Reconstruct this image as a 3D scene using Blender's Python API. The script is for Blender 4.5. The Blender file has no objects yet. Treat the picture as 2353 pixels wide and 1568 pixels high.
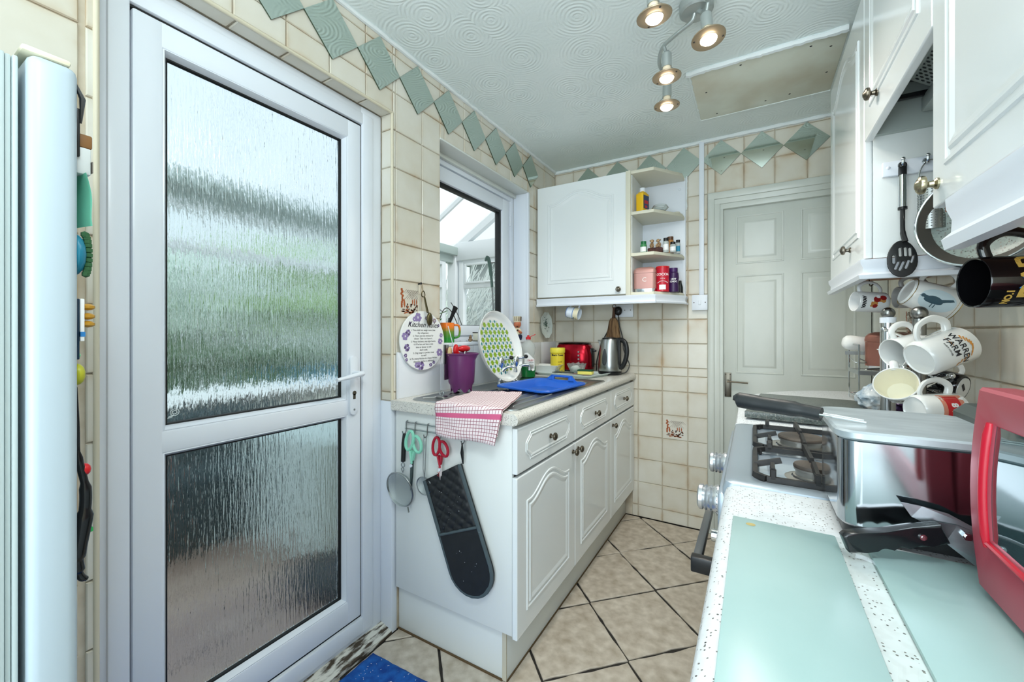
import bpy, bmesh, math, random
from mathutils import Matrix, Vector, noise
random.seed(7)
C = bpy.context.scene.collection
SC = bpy.context.scene
PI = math.pi
R = math.radians

# ------------------------------------------------------------------ camera
YAW = 30.5
cam_d = bpy.data.cameras.new('camera'); cam = bpy.data.objects.new('camera', cam_d); C.objects.link(cam)
cam.location = (0, 0, 1.22); cam.rotation_euler = (R(90), 0, R(YAW))
cam_d.sensor_width = 36; cam_d.lens = 944 / 2353 * 36
cam_d.shift_x = 0; cam_d.shift_y = -21 / 2353
cam_d.clip_start = 0.02; cam_d.clip_end = 200
SC.camera = cam
# ------------------------------------------------------------------ colour management, sky, lights
SC.view_settings.view_transform = 'Standard'; SC.view_settings.look = 'None'
SC.view_settings.gamma = 1; SC.view_settings.use_curve_mapping = False
SC.view_settings.exposure = 0.7
SC.cycles.use_denoising = True
SC.cycles.max_bounces = 12; SC.cycles.transmission_bounces = 12; SC.cycles.transparent_max_bounces = 16
SC.cycles.sample_clamp_indirect = 6
w = bpy.data.worlds.new('overcast'); SC.world = w; w.use_nodes = True
bg = w.node_tree.nodes['Background']; bg.inputs[0].default_value = (0.86, 0.93, 1.0, 1); bg.inputs[1].default_value = .75

def area(name, loc, target, sx, sy, power, col=(1, 1, 1)):
    d = bpy.data.lights.new(name, 'AREA'); d.shape = 'RECTANGLE'; d.size = sx; d.size_y = sy; d.energy = power; d.color = col
    o = bpy.data.objects.new(name, d); C.objects.link(o); o.location = loc
    o.rotation_euler = (Vector(target) - Vector(loc)).to_track_quat('-Z', 'Y').to_euler(); return o
area('fill_behind_camera', (-0.35, -1.25, 1.25), (-0.4, 2.0, 1.9), 1.5, 1.5, 27, (0.80, 0.94, 1.0))  # added soft fill behind the camera, not a lamp of the room
area('fill_overhead', (0.12, 0.0, 2.36), (-0.72, 1.9, 0.45), 0.6, 0.6, 12.5, (0.86, 0.96, 1.0))  # added fill above the camera, brightens the left cabinet fronts
sun_d = bpy.data.lights.new('hazy_sun', 'SUN'); sun_d.energy = 1.9; sun_d.angle = R(12); sun_d.color = (1, .97, .92)
sun = bpy.data.objects.new('hazy_sun', sun_d); C.objects.link(sun); sun.rotation_euler = (R(42), 0, R(62))

# ------------------------------------------------------------------ materials
def lin(c):
    if isinstance(c, str):
        c = [int(c[i:i + 2], 16) / 255 for i in (0, 2, 4)]
    return tuple((x / 12.92 if x <= .04045 else ((x + .055) / 1.055) ** 2.4) for x in c) + (1,)
MATS = {}
def mat(name, col='ffffff', rough=.5, metal=0, spec=.5, coat=0, trans=0, ior=1.45, alpha=1, emit=None, es=0):
    if name in MATS: return MATS[name]
    m = bpy.data.materials.new(name); m.use_nodes = True
    b = m.node_tree.nodes['Principled BSDF']; I = b.inputs
    I['Base Color'].default_value = lin(col); I['Roughness'].default_value = rough; I['Metallic'].default_value = metal
    I['Specular IOR Level'].default_value = spec; I['Coat Weight'].default_value = coat
    I['Transmission Weight'].default_value = trans; I['IOR'].default_value = ior; I['Alpha'].default_value = alpha
    if emit: I['Emission Color'].default_value = lin(emit); I['Emission Strength'].default_value = es
    MATS[name] = m; return m
def nt(m): return m.node_tree, m.node_tree.nodes['Principled BSDF']
def N(t, kind, **kw):
    n = t.nodes.new(kind)
    for k, v in kw.items():
        if k in n.inputs: n.inputs[k].default_value = v
        else: setattr(n, k, v)
    return n
def coords(t, mode='Object', scale=(1, 1, 1), loc=(0, 0, 0), rot=(0, 0, 0)):
    tc = t.nodes.new('ShaderNodeTexCoord'); mp = t.nodes.new('ShaderNodeMapping')
    mp.inputs['Scale'].default_value = scale; mp.inputs['Location'].default_value = loc; mp.inputs['Rotation'].default_value = rot
    t.links.new(tc.outputs[mode], mp.inputs[0]); return mp.outputs[0]
def ramp(t, fac, stops, interp='LINEAR'):
    r = t.nodes.new('ShaderNodeValToRGB'); r.color_ramp.interpolation = interp
    e = r.color_ramp.elements
    while len(e) < len(stops): e.new(.5)
    for q, (p, c) in zip(e, stops): q.position = p; q.color = lin(c) if not isinstance(c, (int, float)) else (c, c, c, 1)
    t.links.new(fac, r.inputs[0]); return r.outputs[0]
def mix(t, fac, a, b, mode='MIX'):
    n = t.nodes.new('ShaderNodeMix'); n.data_type = 'RGBA'; n.blend_type = mode
    for s, v in ((0, fac), (6, a), (7, b)):
        if hasattr(v, 'links'): t.links.new(v, n.inputs[s])
        elif isinstance(v, str): n.inputs[s].default_value = lin(v)
        else: n.inputs[s].default_value = v
    return n.outputs[2]
def mth(t, op, a, b=0.0, c=0.0):
    n = t.nodes.new('ShaderNodeMath'); n.operation = op
    for i, v in enumerate((a, b, c)):
        if hasattr(v, 'links'): t.links.new(v, n.inputs[i])
        else: n.inputs[i].default_value = v
    return n.outputs[0]
def bump(t, b, h, strength=.3, dist=.002):
    n = t.nodes.new('ShaderNodeBump'); n.inputs['Strength'].default_value = strength; n.inputs['Distance'].default_value = dist
    t.links.new(h, n.inputs['Height']); t.links.new(n.outputs[0], b.inputs['Normal']); return n
def noisy(m, c1, c2, scale=6, lo=.35, hi=.7, sc=(1, 1, 1), detail=5, mode='Object', bmp=0, bd=.001, rnd=False):
    t, b = nt(m)
    v = coords(t, mode, sc)
    if rnd:
        oi = t.nodes.new('ShaderNodeObjectInfo'); ad = t.nodes.new('ShaderNodeVectorMath'); ad.operation = 'ADD'
        cb = t.nodes.new('ShaderNodeCombineXYZ'); mm = mth(t, 'MULTIPLY', oi.outputs['Random'], 37.0)
        t.links.new(mm, cb.inputs[0]); t.links.new(mm, cb.inputs[1]); t.links.new(v, ad.inputs[0]); t.links.new(cb.outputs[0], ad.inputs[1]); v = ad.outputs[0]
    n = N(t, 'ShaderNodeTexNoise', Scale=scale, Detail=detail); t.links.new(v, n.inputs['Vector'])
    c = ramp(t, n.outputs['Fac'], [(lo, c1), (hi, c2)]); t.links.new(c, b.inputs['Base Color'])
    if bmp: bump(t, b, n.outputs['Fac'], bmp, bd)
    return n

WHITE = mat('upvc_white', 'e4eaf2', .28)
GLOSSWHITE = mat('gloss_white_door', 'e8edee', .16, coat=.3)
CARC = mat('carcass_white', 'e2e6e4', .35)
CREAM = mat('cream_board', 'dcd9c6', .4)
PAINT = mat('painted_wood', 'd0d4cd', .28)
noisy(PAINT, 'c6cbc3', 'd6dad3', 3, bmp=.15, bd=.002, sc=(1, 1, .5))
BLACK = mat('black_plastic', '16181a', .35)
RUB = mat('black_gasket', '0d1012', .5)
CHROME = mat('chrome', 'd8dcde', .08, 1)
STEEL = mat('brushed_steel', 'a9adad', .28, 1)
PEWTER = mat('pewter', '7b756a', .32, 1)
BRONZE = mat('bronze_knob', '6d6558', .3, 1)
MIRROR = mat('mirror_glass', 'cfdcd4', .04, 1)
CERAM = mat('white_ceramic', 'e9ebe9', .12, coat=.5)
CEIL = mat('ceiling_paint', 'ecf4f2', .6)
WTILE = mat('white_glazed_tile', 'e2e6ec', .1)
RED = mat('red_plastic', 'c3161f', .3)
YEL = mat('yellow_plastic', 'e7c21a', .35)
INKB = mat('black_print', '222226', .5)
INKR = mat('red_print', 'b5202a', .5)
BROWN = mat('brown_chipboard', '8a5d41', .7)
CLEAR = mat('clear_glass', 'ffffff', .02)
def make_thin_glass(m, tint='fcfefd', gl=.12):
    t = m.node_tree; t.nodes.remove(t.nodes['Principled BSDF']); out = t.nodes['Material Output']
    tr = N(t, 'ShaderNodeBsdfTransparent'); tr.inputs[0].default_value = lin(tint)
    g = N(t, 'ShaderNodeBsdfGlossy'); g.inputs['Roughness'].default_value = .02
    fr = N(t, 'ShaderNodeFresnel', IOR=1.45); ge = t.nodes.new('ShaderNodeNewGeometry'); f2 = mth(t, 'MULTIPLY', fr.outputs[0], mth(t, 'SUBTRACT', 1.0, ge.outputs['Backfacing']))
    f2 = mth(t, 'MINIMUM', f2, .3)
    mx = N(t, 'ShaderNodeMixShader'); t.links.new(f2, mx.inputs[0]); t.links.new(tr.outputs[0], mx.inputs[1]); t.links.new(g.outputs[0], mx.inputs[2])
    t.links.new(mx.outputs[0], out.inputs[0])
make_thin_glass(CLEAR)
# cream wall tile: mottled, a little darker and browner towards its edges (worn glaze)
TILE = mat('cream_wall_tile', 'd9cfba', .22)
def _tile():
    t, b = nt(TILE)
    v = coords(t, 'Object'); oi = t.nodes.new('ShaderNodeObjectInfo')
    geo = t.nodes.new('ShaderNodeNewGeometry')
    n = N(t, 'ShaderNodeTexNoise', Scale=7, Detail=4); t.links.new(geo.outputs['Position'], n.inputs['Vector'])
    tc = t.nodes.new('ShaderNodeTexCoord'); sp = t.nodes.new('ShaderNodeSeparateXYZ'); t.links.new(tc.outputs['Generated'], sp.inputs[0])
    ax = mth(t, 'ABSOLUTE', mth(t, 'SUBTRACT', sp.outputs[0], .5)); az = mth(t, 'ABSOLUTE', mth(t, 'SUBTRACT', sp.outputs[2], .5))
    e = mth(t, 'MAXIMUM', ax, az); e = mth(t, 'MULTIPLY', e, 2.0); e = mth(t, 'POWER', e, 7.0)
    f = mth(t, 'MULTIPLY', n.outputs['Fac'], e); f = mth(t, 'MULTIPLY', f, .8)
    r = mth(t, 'MULTIPLY', oi.outputs['Random'], .35); f = mth(t, 'ADD', f, r); f = mth(t, 'MULTIPLY', f, .85)
    n2 = mth(t, 'SUBTRACT', n.outputs['Fac'], .42); f = mth(t, 'ADD', f, n2)
    c = ramp(t, f, [(0, 'dcd9ce'), (.45, 'd2ccbc'), (1, 'b99f7c')]); t.links.new(c, b.inputs['Base Color'])
    bump(t, b, n.outputs['Fac'], .15, .002)
_tile()
GROUT = mat('old_grout', 'cdc3af', .8); noisy(GROUT, 'bdb099', 'd9d0be', 14)
# floor tile
FTILE = mat('floor_tile_stone', 'c9bda9', .42)
noisy(FTILE, 'ab9d8a', 'd6cbbc', 24, .28, .7, detail=12, mode='Object', bmp=.25, bd=.002, rnd=True)
FGROUT = mat('dark_floor_grout', '2e2a26', .8)
# worktop speckle
def speckle(name, base='dddcd6', dots='4f4d4a', scale=160, thr=.17, rough=.3, c2='b9b6ad'):
    m = mat(name, base, rough); t, b = nt(m); v = coords(t, 'Object')
    n = N(t, 'ShaderNodeTexVoronoi', Scale=scale); t.links.new(v, n.inputs['Vector'])
    k = N(t, 'ShaderNodeTexNoise', Scale=scale * .35, Detail=2); t.links.new(v, k.inputs['Vector'])
    d = mth(t, 'LESS_THAN', n.outputs['Distance'], thr * 1.9)
    sep = t.nodes.new('ShaderNodeSeparateColor'); t.links.new(n.outputs['Color'], sep.inputs[0])
    on = mth(t, 'GREATER_THAN', sep.outputs[0], .72); d = mth(t, 'MULTIPLY', d, on)
    grey = mix(t, sep.outputs[1], dots, '8c8882')
    base_c = ramp(t, k.outputs['Fac'], [(.42, c2), (.56, base)])
    base_c = mix(t, .55, base_c, base)
    t.links.new(mix(t, d, base_c, grey), b.inputs['Base Color']); return m
WTOP = speckle('speckled_worktop', 'dbd9d2', '3a3836', 300, .19, .3, 'cbc8bf')
GRANITE = speckle('granite_board', '59625e', '15191a', 420, .32, .3, '262c2a')
# ------------------------------------------------------------------ mesh helpers
W = {}
def bm_new(): return bmesh.new()
def xf(bm, vs, M):
    for v in vs: v.co = M @ v.co
def box(bm, x0, x1, y0, y1, z0, z1, bev=0, seg=2, M=None):
    r = bmesh.ops.create_cube(bm, size=1); vs = r['verts']
    for v in vs: v.co = Vector(((x0 + x1) / 2 + v.co.x * (x1 - x0), (y0 + y1) / 2 + v.co.y * (y1 - y0), (z0 + z1) / 2 + v.co.z * (z1 - z0)))
    if bev:
        es = list({e for v in vs for e in v.link_edges})
        rr = bmesh.ops.bevel(bm, geom=es, offset=bev, segments=seg, affect='EDGES', profile=.5)
        vs = list({v for f in rr['faces'] for v in f.verts} | {v for v in vs if v.is_valid})
    if M is not None: xf(bm, vs, M)
    return vs
def prism(bm, pts, a0, a1, axis='z', bev=0, seg=2, M=None):
    """extrude polygon pts (2D) from a0 to a1 along axis; 2D order: z:(x,y) y:(x,z) x:(y,z)"""
    def P(p, a): return {'z': (p[0], p[1], a), 'y': (p[0], a, p[1]), 'x': (a, p[0], p[1])}[axis]
    v0 = [bm.verts.new(P(p, a0)) for p in pts]; v1 = [bm.verts.new(P(p, a1)) for p in pts]
    n = len(pts); fs = []
    for i in range(n): fs.append(bm.faces.new((v0[i], v0[(i + 1) % n], v1[(i + 1) % n], v1[i])))
    f0 = bm.faces.new(v0[::-1]); f1 = bm.faces.new(v1); fs += [f0, f1]
    vs = v0 + v1
    if bev:
        es = list(f0.edges) + list(f1.edges)
        rr = bmesh.ops.bevel(bm, geom=es, offset=bev, segments=seg, affect='EDGES', profile=.5)
        vs = list({v for f in rr['faces'] for v in f.verts} | {v for v in vs if v.is_valid})
    if M is not None: xf(bm, vs, M)
    return vs
def frame_to(p, d, up=None):
    d = Vector(d).normalized(); q = d.to_track_quat('Z', 'Y')
    return Matrix.Translation(Vector(p)) @ q.to_matrix().to_4x4()
def lathe(bm, prof, seg=24, M=None, a0=0, a1=2 * PI, sx=1, sy=1):
    """prof: list of (r,z). revolve round z"""
    full = abs(a1 - a0 - 2 * PI) < 1e-6; rings = []; k = seg if full else seg + 1; allv = []
    for r, z in prof:
        if r < 1e-6: v = bm.verts.new((0, 0, z)); rings.append([v]); allv.append(v); continue
        ring = [bm.verts.new((r * sx * math.cos(a0 + (a1 - a0) * i / seg), r * sy * math.sin(a0 + (a1 - a0) * i / seg), z)) for i in range(k)]
        rings.append(ring); allv += ring
    for A, B in zip(rings, rings[1:]):
        m = seg if full else seg
        for i in range(m):
            j = (i + 1) % k
            if len(A) == 1 and len(B) == 1: continue
            if len(A) == 1: bm.faces.new((A[0], B[j], B[i]))
            elif len(B) == 1: bm.faces.new((A[i], A[j], B[0]))
            else: bm.faces.new((A[i], A[j], B[j], B[i]))
    if M is not None: xf(bm, allv, M)
    return allv
def cyl(bm, p0, p1, r0, r1=None, seg=16, cap=True):
    r1 = r0 if r1 is None else r1; p0 = Vector(p0); p1 = Vector(p1); L = (p1 - p0).length
    pr = [(r0, 0), (r1, L)]
    if cap: pr = [(0, 0)] + pr + [(0, L)]
    return lathe(bm, pr, seg, frame_to(p0, p1 - p0))
def tube(bm, pts, r, seg=8, closed=False, flat=1.0, up=None, caps=True):
    pts = [Vector(p) for p in pts]; n = len(pts); rings = []; prev = None
    rr = r if isinstance(r, (list, tuple)) else [r] * n
    for i, p in enumerate(pts):
        if closed: d = pts[(i + 1) % n] - pts[i - 1]
        else: d = pts[min(i + 1, n - 1)] - pts[max(i - 1, 0)]
        d.normalize()
        if prev is None:
            u = Vector(up) if up else (Vector((0, 0, 1)) if abs(d.z) < .9 else Vector((1, 0, 0)))
            prev = u
        s = d.cross(prev)
        if s.length < 1e-5: s = d.cross(Vector((.3, .5, .8)))
        s.normalize(); u = s.cross(d).normalized(); prev = u
        rings.append([bm.verts.new(p + rr[i] * (math.cos(2 * PI * k / seg) * s + flat * math.sin(2 * PI * k / seg) * u)) for k in range(seg)])
    m = n if closed else n - 1
    for i in range(m):
        A, B = rings[i], rings[(i + 1) % n]
        for k in range(seg): bm.faces.new((A[k], A[(k + 1) % seg], B[(k + 1) % seg], B[k]))
    if not closed and caps: bm.faces.new(rings[0][::-1]); bm.faces.new(rings[-1])
    return [v for q in rings for v in q]
def spline(pts, n=8, closed=False):
    P = [Vector(p) for p in pts]; out = []; m = len(P)
    rng = range(m) if closed else range(m - 1)
    for i in rng:
        if closed: a, b, c, d = P[i - 1], P[i], P[(i + 1) % m], P[(i + 2) % m]
        else: a, b, c, d = P[max(i - 1, 0)], P[i], P[i + 1], P[min(i + 2, m - 1)]
        for k in range(n):
            t = k / n
            out.append(.5 * ((2 * b) + (c - a) * t + (2 * a - 5 * b + 4 * c - d) * t * t + (3 * b - a - 3 * c + d) * t ** 3))
    if not closed: out.append(P[-1])
    return out
def ball(bm, c, r, sx=1, sy=1, sz=1, seg=16, M=None):
    pr = [(r * math.sin(PI * i / (seg // 2)), -r * math.cos(PI * i / (seg // 2))) for i in range(seg // 2 + 1)]
    pr[0] = (0, -r); pr[-1] = (0, r)
    T = Matrix.Translation(Vector(c)) @ (M or Matrix()) @ Matrix.Diagonal((sx, sy, sz, 1))
    return lathe(bm, pr, seg, T)
def obj(name, bm, m, parent=None, smooth=True, ang=37, **props):
    me = bpy.data.meshes.new(name)
    bmesh.ops.recalc_face_normals(bm, faces=bm.faces[:])
    if smooth:
        for f in bm.faces: f.smooth = True
        for e in bm.edges:
            if len(e.link_faces) == 2 and e.calc_face_angle(0) > R(ang): e.smooth = False
    bm.to_mesh(me); bm.free()
    for q in (m if isinstance(m, (list, tuple)) else [m]): me.materials.append(q)
    return link(name, me, parent, **props)
def link(name, me, parent=None, **props):
    o = bpy.data.objects.new(name, me); C.objects.link(o)
    if parent is not None:
        me.transform(W[parent].inverted()); o.parent = parent; W[o] = W[parent].copy()
    else:
        W[o] = Matrix()
        co = [v.co for v in me.vertices]
        if co:
            b = Vector(((min(c.x for c in co) + max(c.x for c in co)) / 2, (min(c.y for c in co) + max(c.y for c in co)) / 2, min(c.z for c in co)))
            me.transform(Matrix.Translation(-b)); o.location = b; W[o] = Matrix.Translation(b)
    for k, v in props.items(): o[k] = v
    return o
def empty(name, loc, **props):
    o = bpy.data.objects.new(name, None); C.objects.link(o); o.location = loc; o.empty_display_size = .05
    W[o] = Matrix.Translation(Vector(loc))
    for k, v in props.items(): o[k] = v
    return o
def thing(name, loc, label, cat, group=None):
    o = empty(name, loc, label=label, category=cat)
    if group: o['group'] = group
    return o
def bx(name, x0, x1, y0, y1, z0, z1, m, parent=None, bev=0, **k):
    bm = bm_new(); box(bm, x0, x1, y0, y1, z0, z1, bev); return obj(name, bm, m, parent, smooth=bev > 0, **k)
def text_bm(s, size, depth=.0004, font_shear=0, align='CENTER', bold=0):
    cu = bpy.data.curves.new('t', 'FONT'); cu.body = s; cu.size = size; cu.extrude = depth; cu.align_x = align; cu.shear = font_shear; cu.offset = bold
    cu.resolution_u = 3
    o = bpy.data.objects.new('t', cu); C.objects.link(o); bpy.context.view_layer.update()
    me = bpy.data.meshes.new_from_object(o.evaluated_get(bpy.context.evaluated_depsgraph_get()))
    bm = bmesh.new(); bm.from_mesh(me); bpy.data.objects.remove(o); bpy.data.curves.remove(cu); bpy.data.meshes.remove(me); return bm
def text(name, s, size, M, m, parent, wrap=None, **k):
    """text lies in local xy plane, faces +z. wrap=radius bends x round a cylinder whose axis is local y"""
    bm = text_bm(s, size, **k)
    if wrap:
        for v in bm.verts:
            a = v.co.x / wrap; rr = wrap + v.co.z
            v.co = Vector((rr * math.sin(a), v.co.y, rr * math.cos(a) - wrap))
    xf(bm, bm.verts, M); return obj(name, bm, m, parent, smooth=False)
def axes(o, x, y, z): # matrix with given origin and axes
    x, y, z = Vector(x), Vector(y), Vector(z)
    return Matrix(((x.x, y.x, z.x, o[0]), (x.y, y.y, z.y, o[1]), (x.z, y.z, z.z, o[2]), (0, 0, 0, 1)))
# ================================================================== SETTING
XL, XR, YB, ZC = -1.26, .585, 2.765, 2.39
S = dict(kind='structure')
def boxes(name, bl, m, parent=None, bev=0, **k):
    bm = bm_new()
    for b in bl: box(bm, *b, bev)
    return obj(name, bm, m, parent, smooth=bev > 0, **k)
wall_left = boxes('wall_left', [(-1.44, -1.266, -1.3, .325, 0, ZC), (-1.44, -1.266, .325, 1.19, 2.11, ZC), (-1.44, -1.266, 1.19, 1.481, 0, ZC),
    (-1.44, -1.266, 1.481, 2.34, 0, 1.165), (-1.44, -1.266, 1.481, 2.34, 2.12, ZC), (-1.44, -1.266, 2.34, 2.9, 0, ZC)], GROUT, **S)
wall_back = boxes('wall_back', [(-1.44, -.215, 2.771, 2.95, 0, ZC), (-.215, .56, 2.771, 2.95, 2.03, ZC), (.56, .75, 2.771, 2.95, 0, ZC)], GROUT, **S)
wall_right = boxes('wall_right', [(.591, .75, -1.3, 2.9, 0, ZC)], GROUT, **S)
HX0, HX1, HY0, HY1 = -.255, .315, 2.005, 2.48
ceiling = bx('ceiling', -1.44, .75, -1.3, 2.95, ZC, ZC + .12, CEIL, **S)
def _ceil():
    t, b = nt(CEIL)
    geo = t.nodes.new('ShaderNodeNewGeometry')
    nz = N(t, 'ShaderNodeTexNoise', Scale=3.5, Detail=2); t.links.new(geo.outputs['Position'], nz.inputs['Vector'])
    mp = N(t, 'ShaderNodeVectorMath', operation='MULTIPLY_ADD'); t.links.new(nz.outputs['Color'], mp.inputs[0]); mp.inputs[1].default_value = (.03, .03, .0); t.links.new(geo.outputs['Position'], mp.inputs[2])
    fl = N(t, 'ShaderNodeVectorMath', operation='MULTIPLY'); fl.inputs[1].default_value = (1, 1, 0); t.links.new(mp.outputs[0], fl.inputs[0])
    vo = N(t, 'ShaderNodeTexVoronoi', Scale=4.6, voronoi_dimensions='2D'); vo.inputs['Randomness'].default_value = .75; t.links.new(fl.outputs[0], vo.inputs['Vector'])
    rings = mth(t, 'SINE', mth(t, 'MULTIPLY', vo.outputs['Distance'], 88.0))
    n2 = N(t, 'ShaderNodeTexNoise', Scale=26, Detail=4); t.links.new(geo.outputs['Position'], n2.inputs['Vector'])
    fade = ramp(t, n2.outputs['Fac'], [(.38, .1), (.56, 1)])
    n3 = N(t, 'ShaderNodeTexNoise', Scale=60, Detail=3); t.links.new(geo.outputs['Position'], n3.inputs['Vector'])
    far = ramp(t, vo.outputs['Distance'], [(.35, 1), (.70, 0)])
    h = mth(t, 'ADD', mth(t, 'MULTIPLY', mth(t, 'MULTIPLY', rings, fade), far), mth(t, 'MULTIPLY', n3.outputs['Fac'], 1.2))
    core = mth(t, 'LESS_THAN', vo.outputs['Distance'], .09)
    h = mth(t, 'ADD', h, mth(t, 'MULTIPLY', mth(t, 'MULTIPLY', core, n3.outputs['Fac']), 2.5))
    bump(t, b, h, .6, .0012)
    c = ramp(t, nz.outputs['Fac'], [(.3, 'e6f0ee'), (.7, 'eef6f4')]); t.links.new(c, b.inputs['Base Color'])
_ceil()
HATCH = mat('hatch_board', 'dddfce', .45); noisy(HATCH, 'd0cab4', 'e2e5d6', 3.2, .35, .6)
hatch = bx('trim_1', HX0, HX1, HY0, HY1, ZC - .006, ZC - .0005, HATCH, bev=.002, **S)
def rough_bead(name, p0, p1, r, m, n=70, amp=.35, parent=None, **k):
    bm = bm_new(); p0 = Vector(p0); p1 = Vector(p1); pts = []; rr = []
    for i in range(n + 1):
        t = i / n; p = p0.lerp(p1, t); q = noise.noise(p * 23); q2 = noise.noise(p * 61 + Vector((5, 5, 5)))
        pts.append(p + Vector((q2 * r * .25, q2 * r * .25, q * r * .3))); rr.append(r * (1 + amp * (q + q2)))
    tube(bm, pts, rr, 7); return obj(name, bm, m, parent, **k)
PLAST = mat('white_filler', 'e6ecec', .6)
rough_bead('filler_bead', (HX0 - .01, HY0, ZC - .006), (HX1, HY0, ZC - .006), .013, PLAST, parent=hatch)
rough_bead('filler_bead', (HX0, HY0, ZC - .003), (HX0, HY1, ZC - .003), .006, CEIL, parent=hatch)
rough_bead('filler_bead', (HX0, HY1, ZC - .003), (HX1, HY1, ZC - .003), .006, CEIL, parent=hatch)
SCREW = mat('dark_screw', '2c2824', .5)
for sx, sy in ((-.2, 2.2), (-.17, 2.44), (.2, 2.06), (.27, 2.1), (.05, 2.43), (.15, 2.42), (-.05, 2.05), (.28, 2.3)):
    bm = bm_new(); ball(bm, (sx, sy, ZC - .006), .005, 1, 1, .3, 8); obj('screw', bm, SCREW, hatch)
rough_bead('trim_2', (XL + .004, -.8, ZC - .004), (XL + .004, YB, ZC - .004), .010, PLAST, 140, .3, **S)
rough_bead('trim_3', (XL, YB - .004, ZC - .006), (XR, YB - .004, ZC - .006), .013, PLAST, 90, .45, **S)

# wall tiles ---------------------------------------------------------
def unit_tile(bev=.012):
    bm = bm_new(); box(bm, -.5, .5, -.5, .5, -.5, .5)
    me = bpy.data.meshes.new('wall_tile'); bm.to_mesh(me); bm.free(); return me
def tile_mesh(wd, ht, th=.006, b=.0025):
    bm = bm_new()
    # pillowed tile: front face smaller than the back; local y = thickness (front at -y)
    bk = [(-wd / 2, th / 2, -ht / 2), (wd / 2, th / 2, -ht / 2), (wd / 2, th / 2, ht / 2), (-wd / 2, th / 2, ht / 2)]
    md = [(x, 0, z) for x, _, z in bk]
    fr = [(x - math.copysign(b, x), -th / 2, z - math.copysign(b, z)) for x, _, z in bk]
    L = [[bm.verts.new(p) for p in q] for q in (bk, md, fr)]
    for A, B in zip(L, L[1:]):
        for i in range(4): bm.faces.new((A[i], A[(i + 1) % 4], B[(i + 1) % 4], B[i]))
    bm.faces.new(L[2]); bmesh.ops.recalc_face_normals(bm, faces=bm.faces[:])
    me = bpy.data.meshes.new('wall_tile'); bm.to_mesh(me); bm.free(); me.materials.append(TILE); return me
TM = {}
def tiles(wall, side, face, regions, a0, z0, p=.1525, gap=.0028, mt=None, skip=()):
    """side: 'L' (plane X=face, out +x), 'B' (plane Y=face, out -y), 'R' (plane X=face, out -x), 'D' reveal (plane Y=face, out -y), 'H' soffit handled apart"""
    for (u0, u1, w0, w1) in regions:
        i0, i1 = math.floor((u0 - a0) / p), math.ceil((u1 - a0) / p); j0, j1 = math.floor((w0 - z0) / p), math.ceil((w1 - z0) / p)
        for i in range(i0, i1):
            for j in range(j0, j1):
                ua, ub = max(a0 + i * p, u0), min(a0 + (i + 1) * p, u1); wa, wb = max(z0 + j * p, w0), min(z0 + (j + 1) * p, w1)
                if ub - ua < .012 or wb - wa < .012: continue
                wd, ht = round(ub - ua - gap, 4), round(wb - wa - gap, 4)
                me = TM.get((wd, ht, mt))
                if me is None:
                    me = tile_mesh(wd, ht)
                    if mt: me.materials[0] = mt
                    TM[(wd, ht, mt)] = me
                o = bpy.data.objects.new('tile', me); C.objects.link(o)
                cu, cw = (ua + ub) / 2, (wa + wb) / 2; tilt = random.uniform(-.004, .004)
                d = .003 + random.uniform(-.0006, .0006)
                if side == 'L': o.location = (face - d, cu, cw); o.rotation_euler = (tilt, 0, PI / 2)
                elif side == 'R': o.location = (face + d, cu, cw); o.rotation_euler = (tilt, 0, -PI / 2)
                else: o.location = (cu, face + d, cw); o.rotation_euler = (tilt, 0, 0)
                o.parent = wall; o.matrix_parent_inverse = W[wall].inverted()
tiles(wall_left, 'L', XL, [(-.75, .30, 1.1, ZC), (.30, .325, 0, 2.11), (.1, .30, 0, 1.1), (.30, 1.19, 2.11, ZC), (1.19, 1.481, .94, ZC), (1.481, 2.34, 2.125, ZC), (2.34, YB, .94, ZC)], 1.359, 1.28)
tiles(wall_back, 'B', YB, [(XL, -.243, .94, ZC), (-.70, -.243, 0.0, .94), (-.243, .56, 2.06, ZC), (.56, XR, .94, ZC)], -.508, 1.298)
tiles(wall_right, 'R', XR, [(.55, YB, .94, 1.56)], 1.355, 1.233)
# door reveal tiles + soffit
tiles(wall_left, 'B', 1.19 - .006, [(-1.322, XL - .004, .94, 2.11)], -1.322, 1.28)
for k in range(6):
    y0 = .325 + k * .1525 - .02; y0, y1 = max(y0, .325), min(y0 + .150, 1.184)
    if y1 - y0 < .02: continue
    me = tile_mesh(y1 - y0 - .003, .055); o = bpy.data.objects.new('tile', me); C.objects.link(o)
    o.location = (-1.292, (y0 + y1) / 2, 2.107); o.rotation_euler = (R(90), 0, PI / 2); o.parent = wall_left; o.matrix_parent_inverse = W[wall_left].inverted()
TRIM = mat('cream_edge_trim', 'd3cbb4', .35)
def vtrim(name, x, y, z0, z1, r=.006, m=TRIM, **k):
    bm = bm_new(); cyl(bm, (x, y, z0), (x, y, z1), r, seg=12); return obj(name, bm, m, None, **k)
vtrim('trim_4', XL - .002, 1.186, .94, 2.11, **S)
vtrim('trim_5', XL - .002, .318, 0, 2.11, **S)
bm = bm_new(); cyl(bm, (XL - .002, .31, 2.107), (XL - .002, 1.19, 2.107), .006, seg=12); obj('trim_6', bm, TRIM, None, **S)
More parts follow.
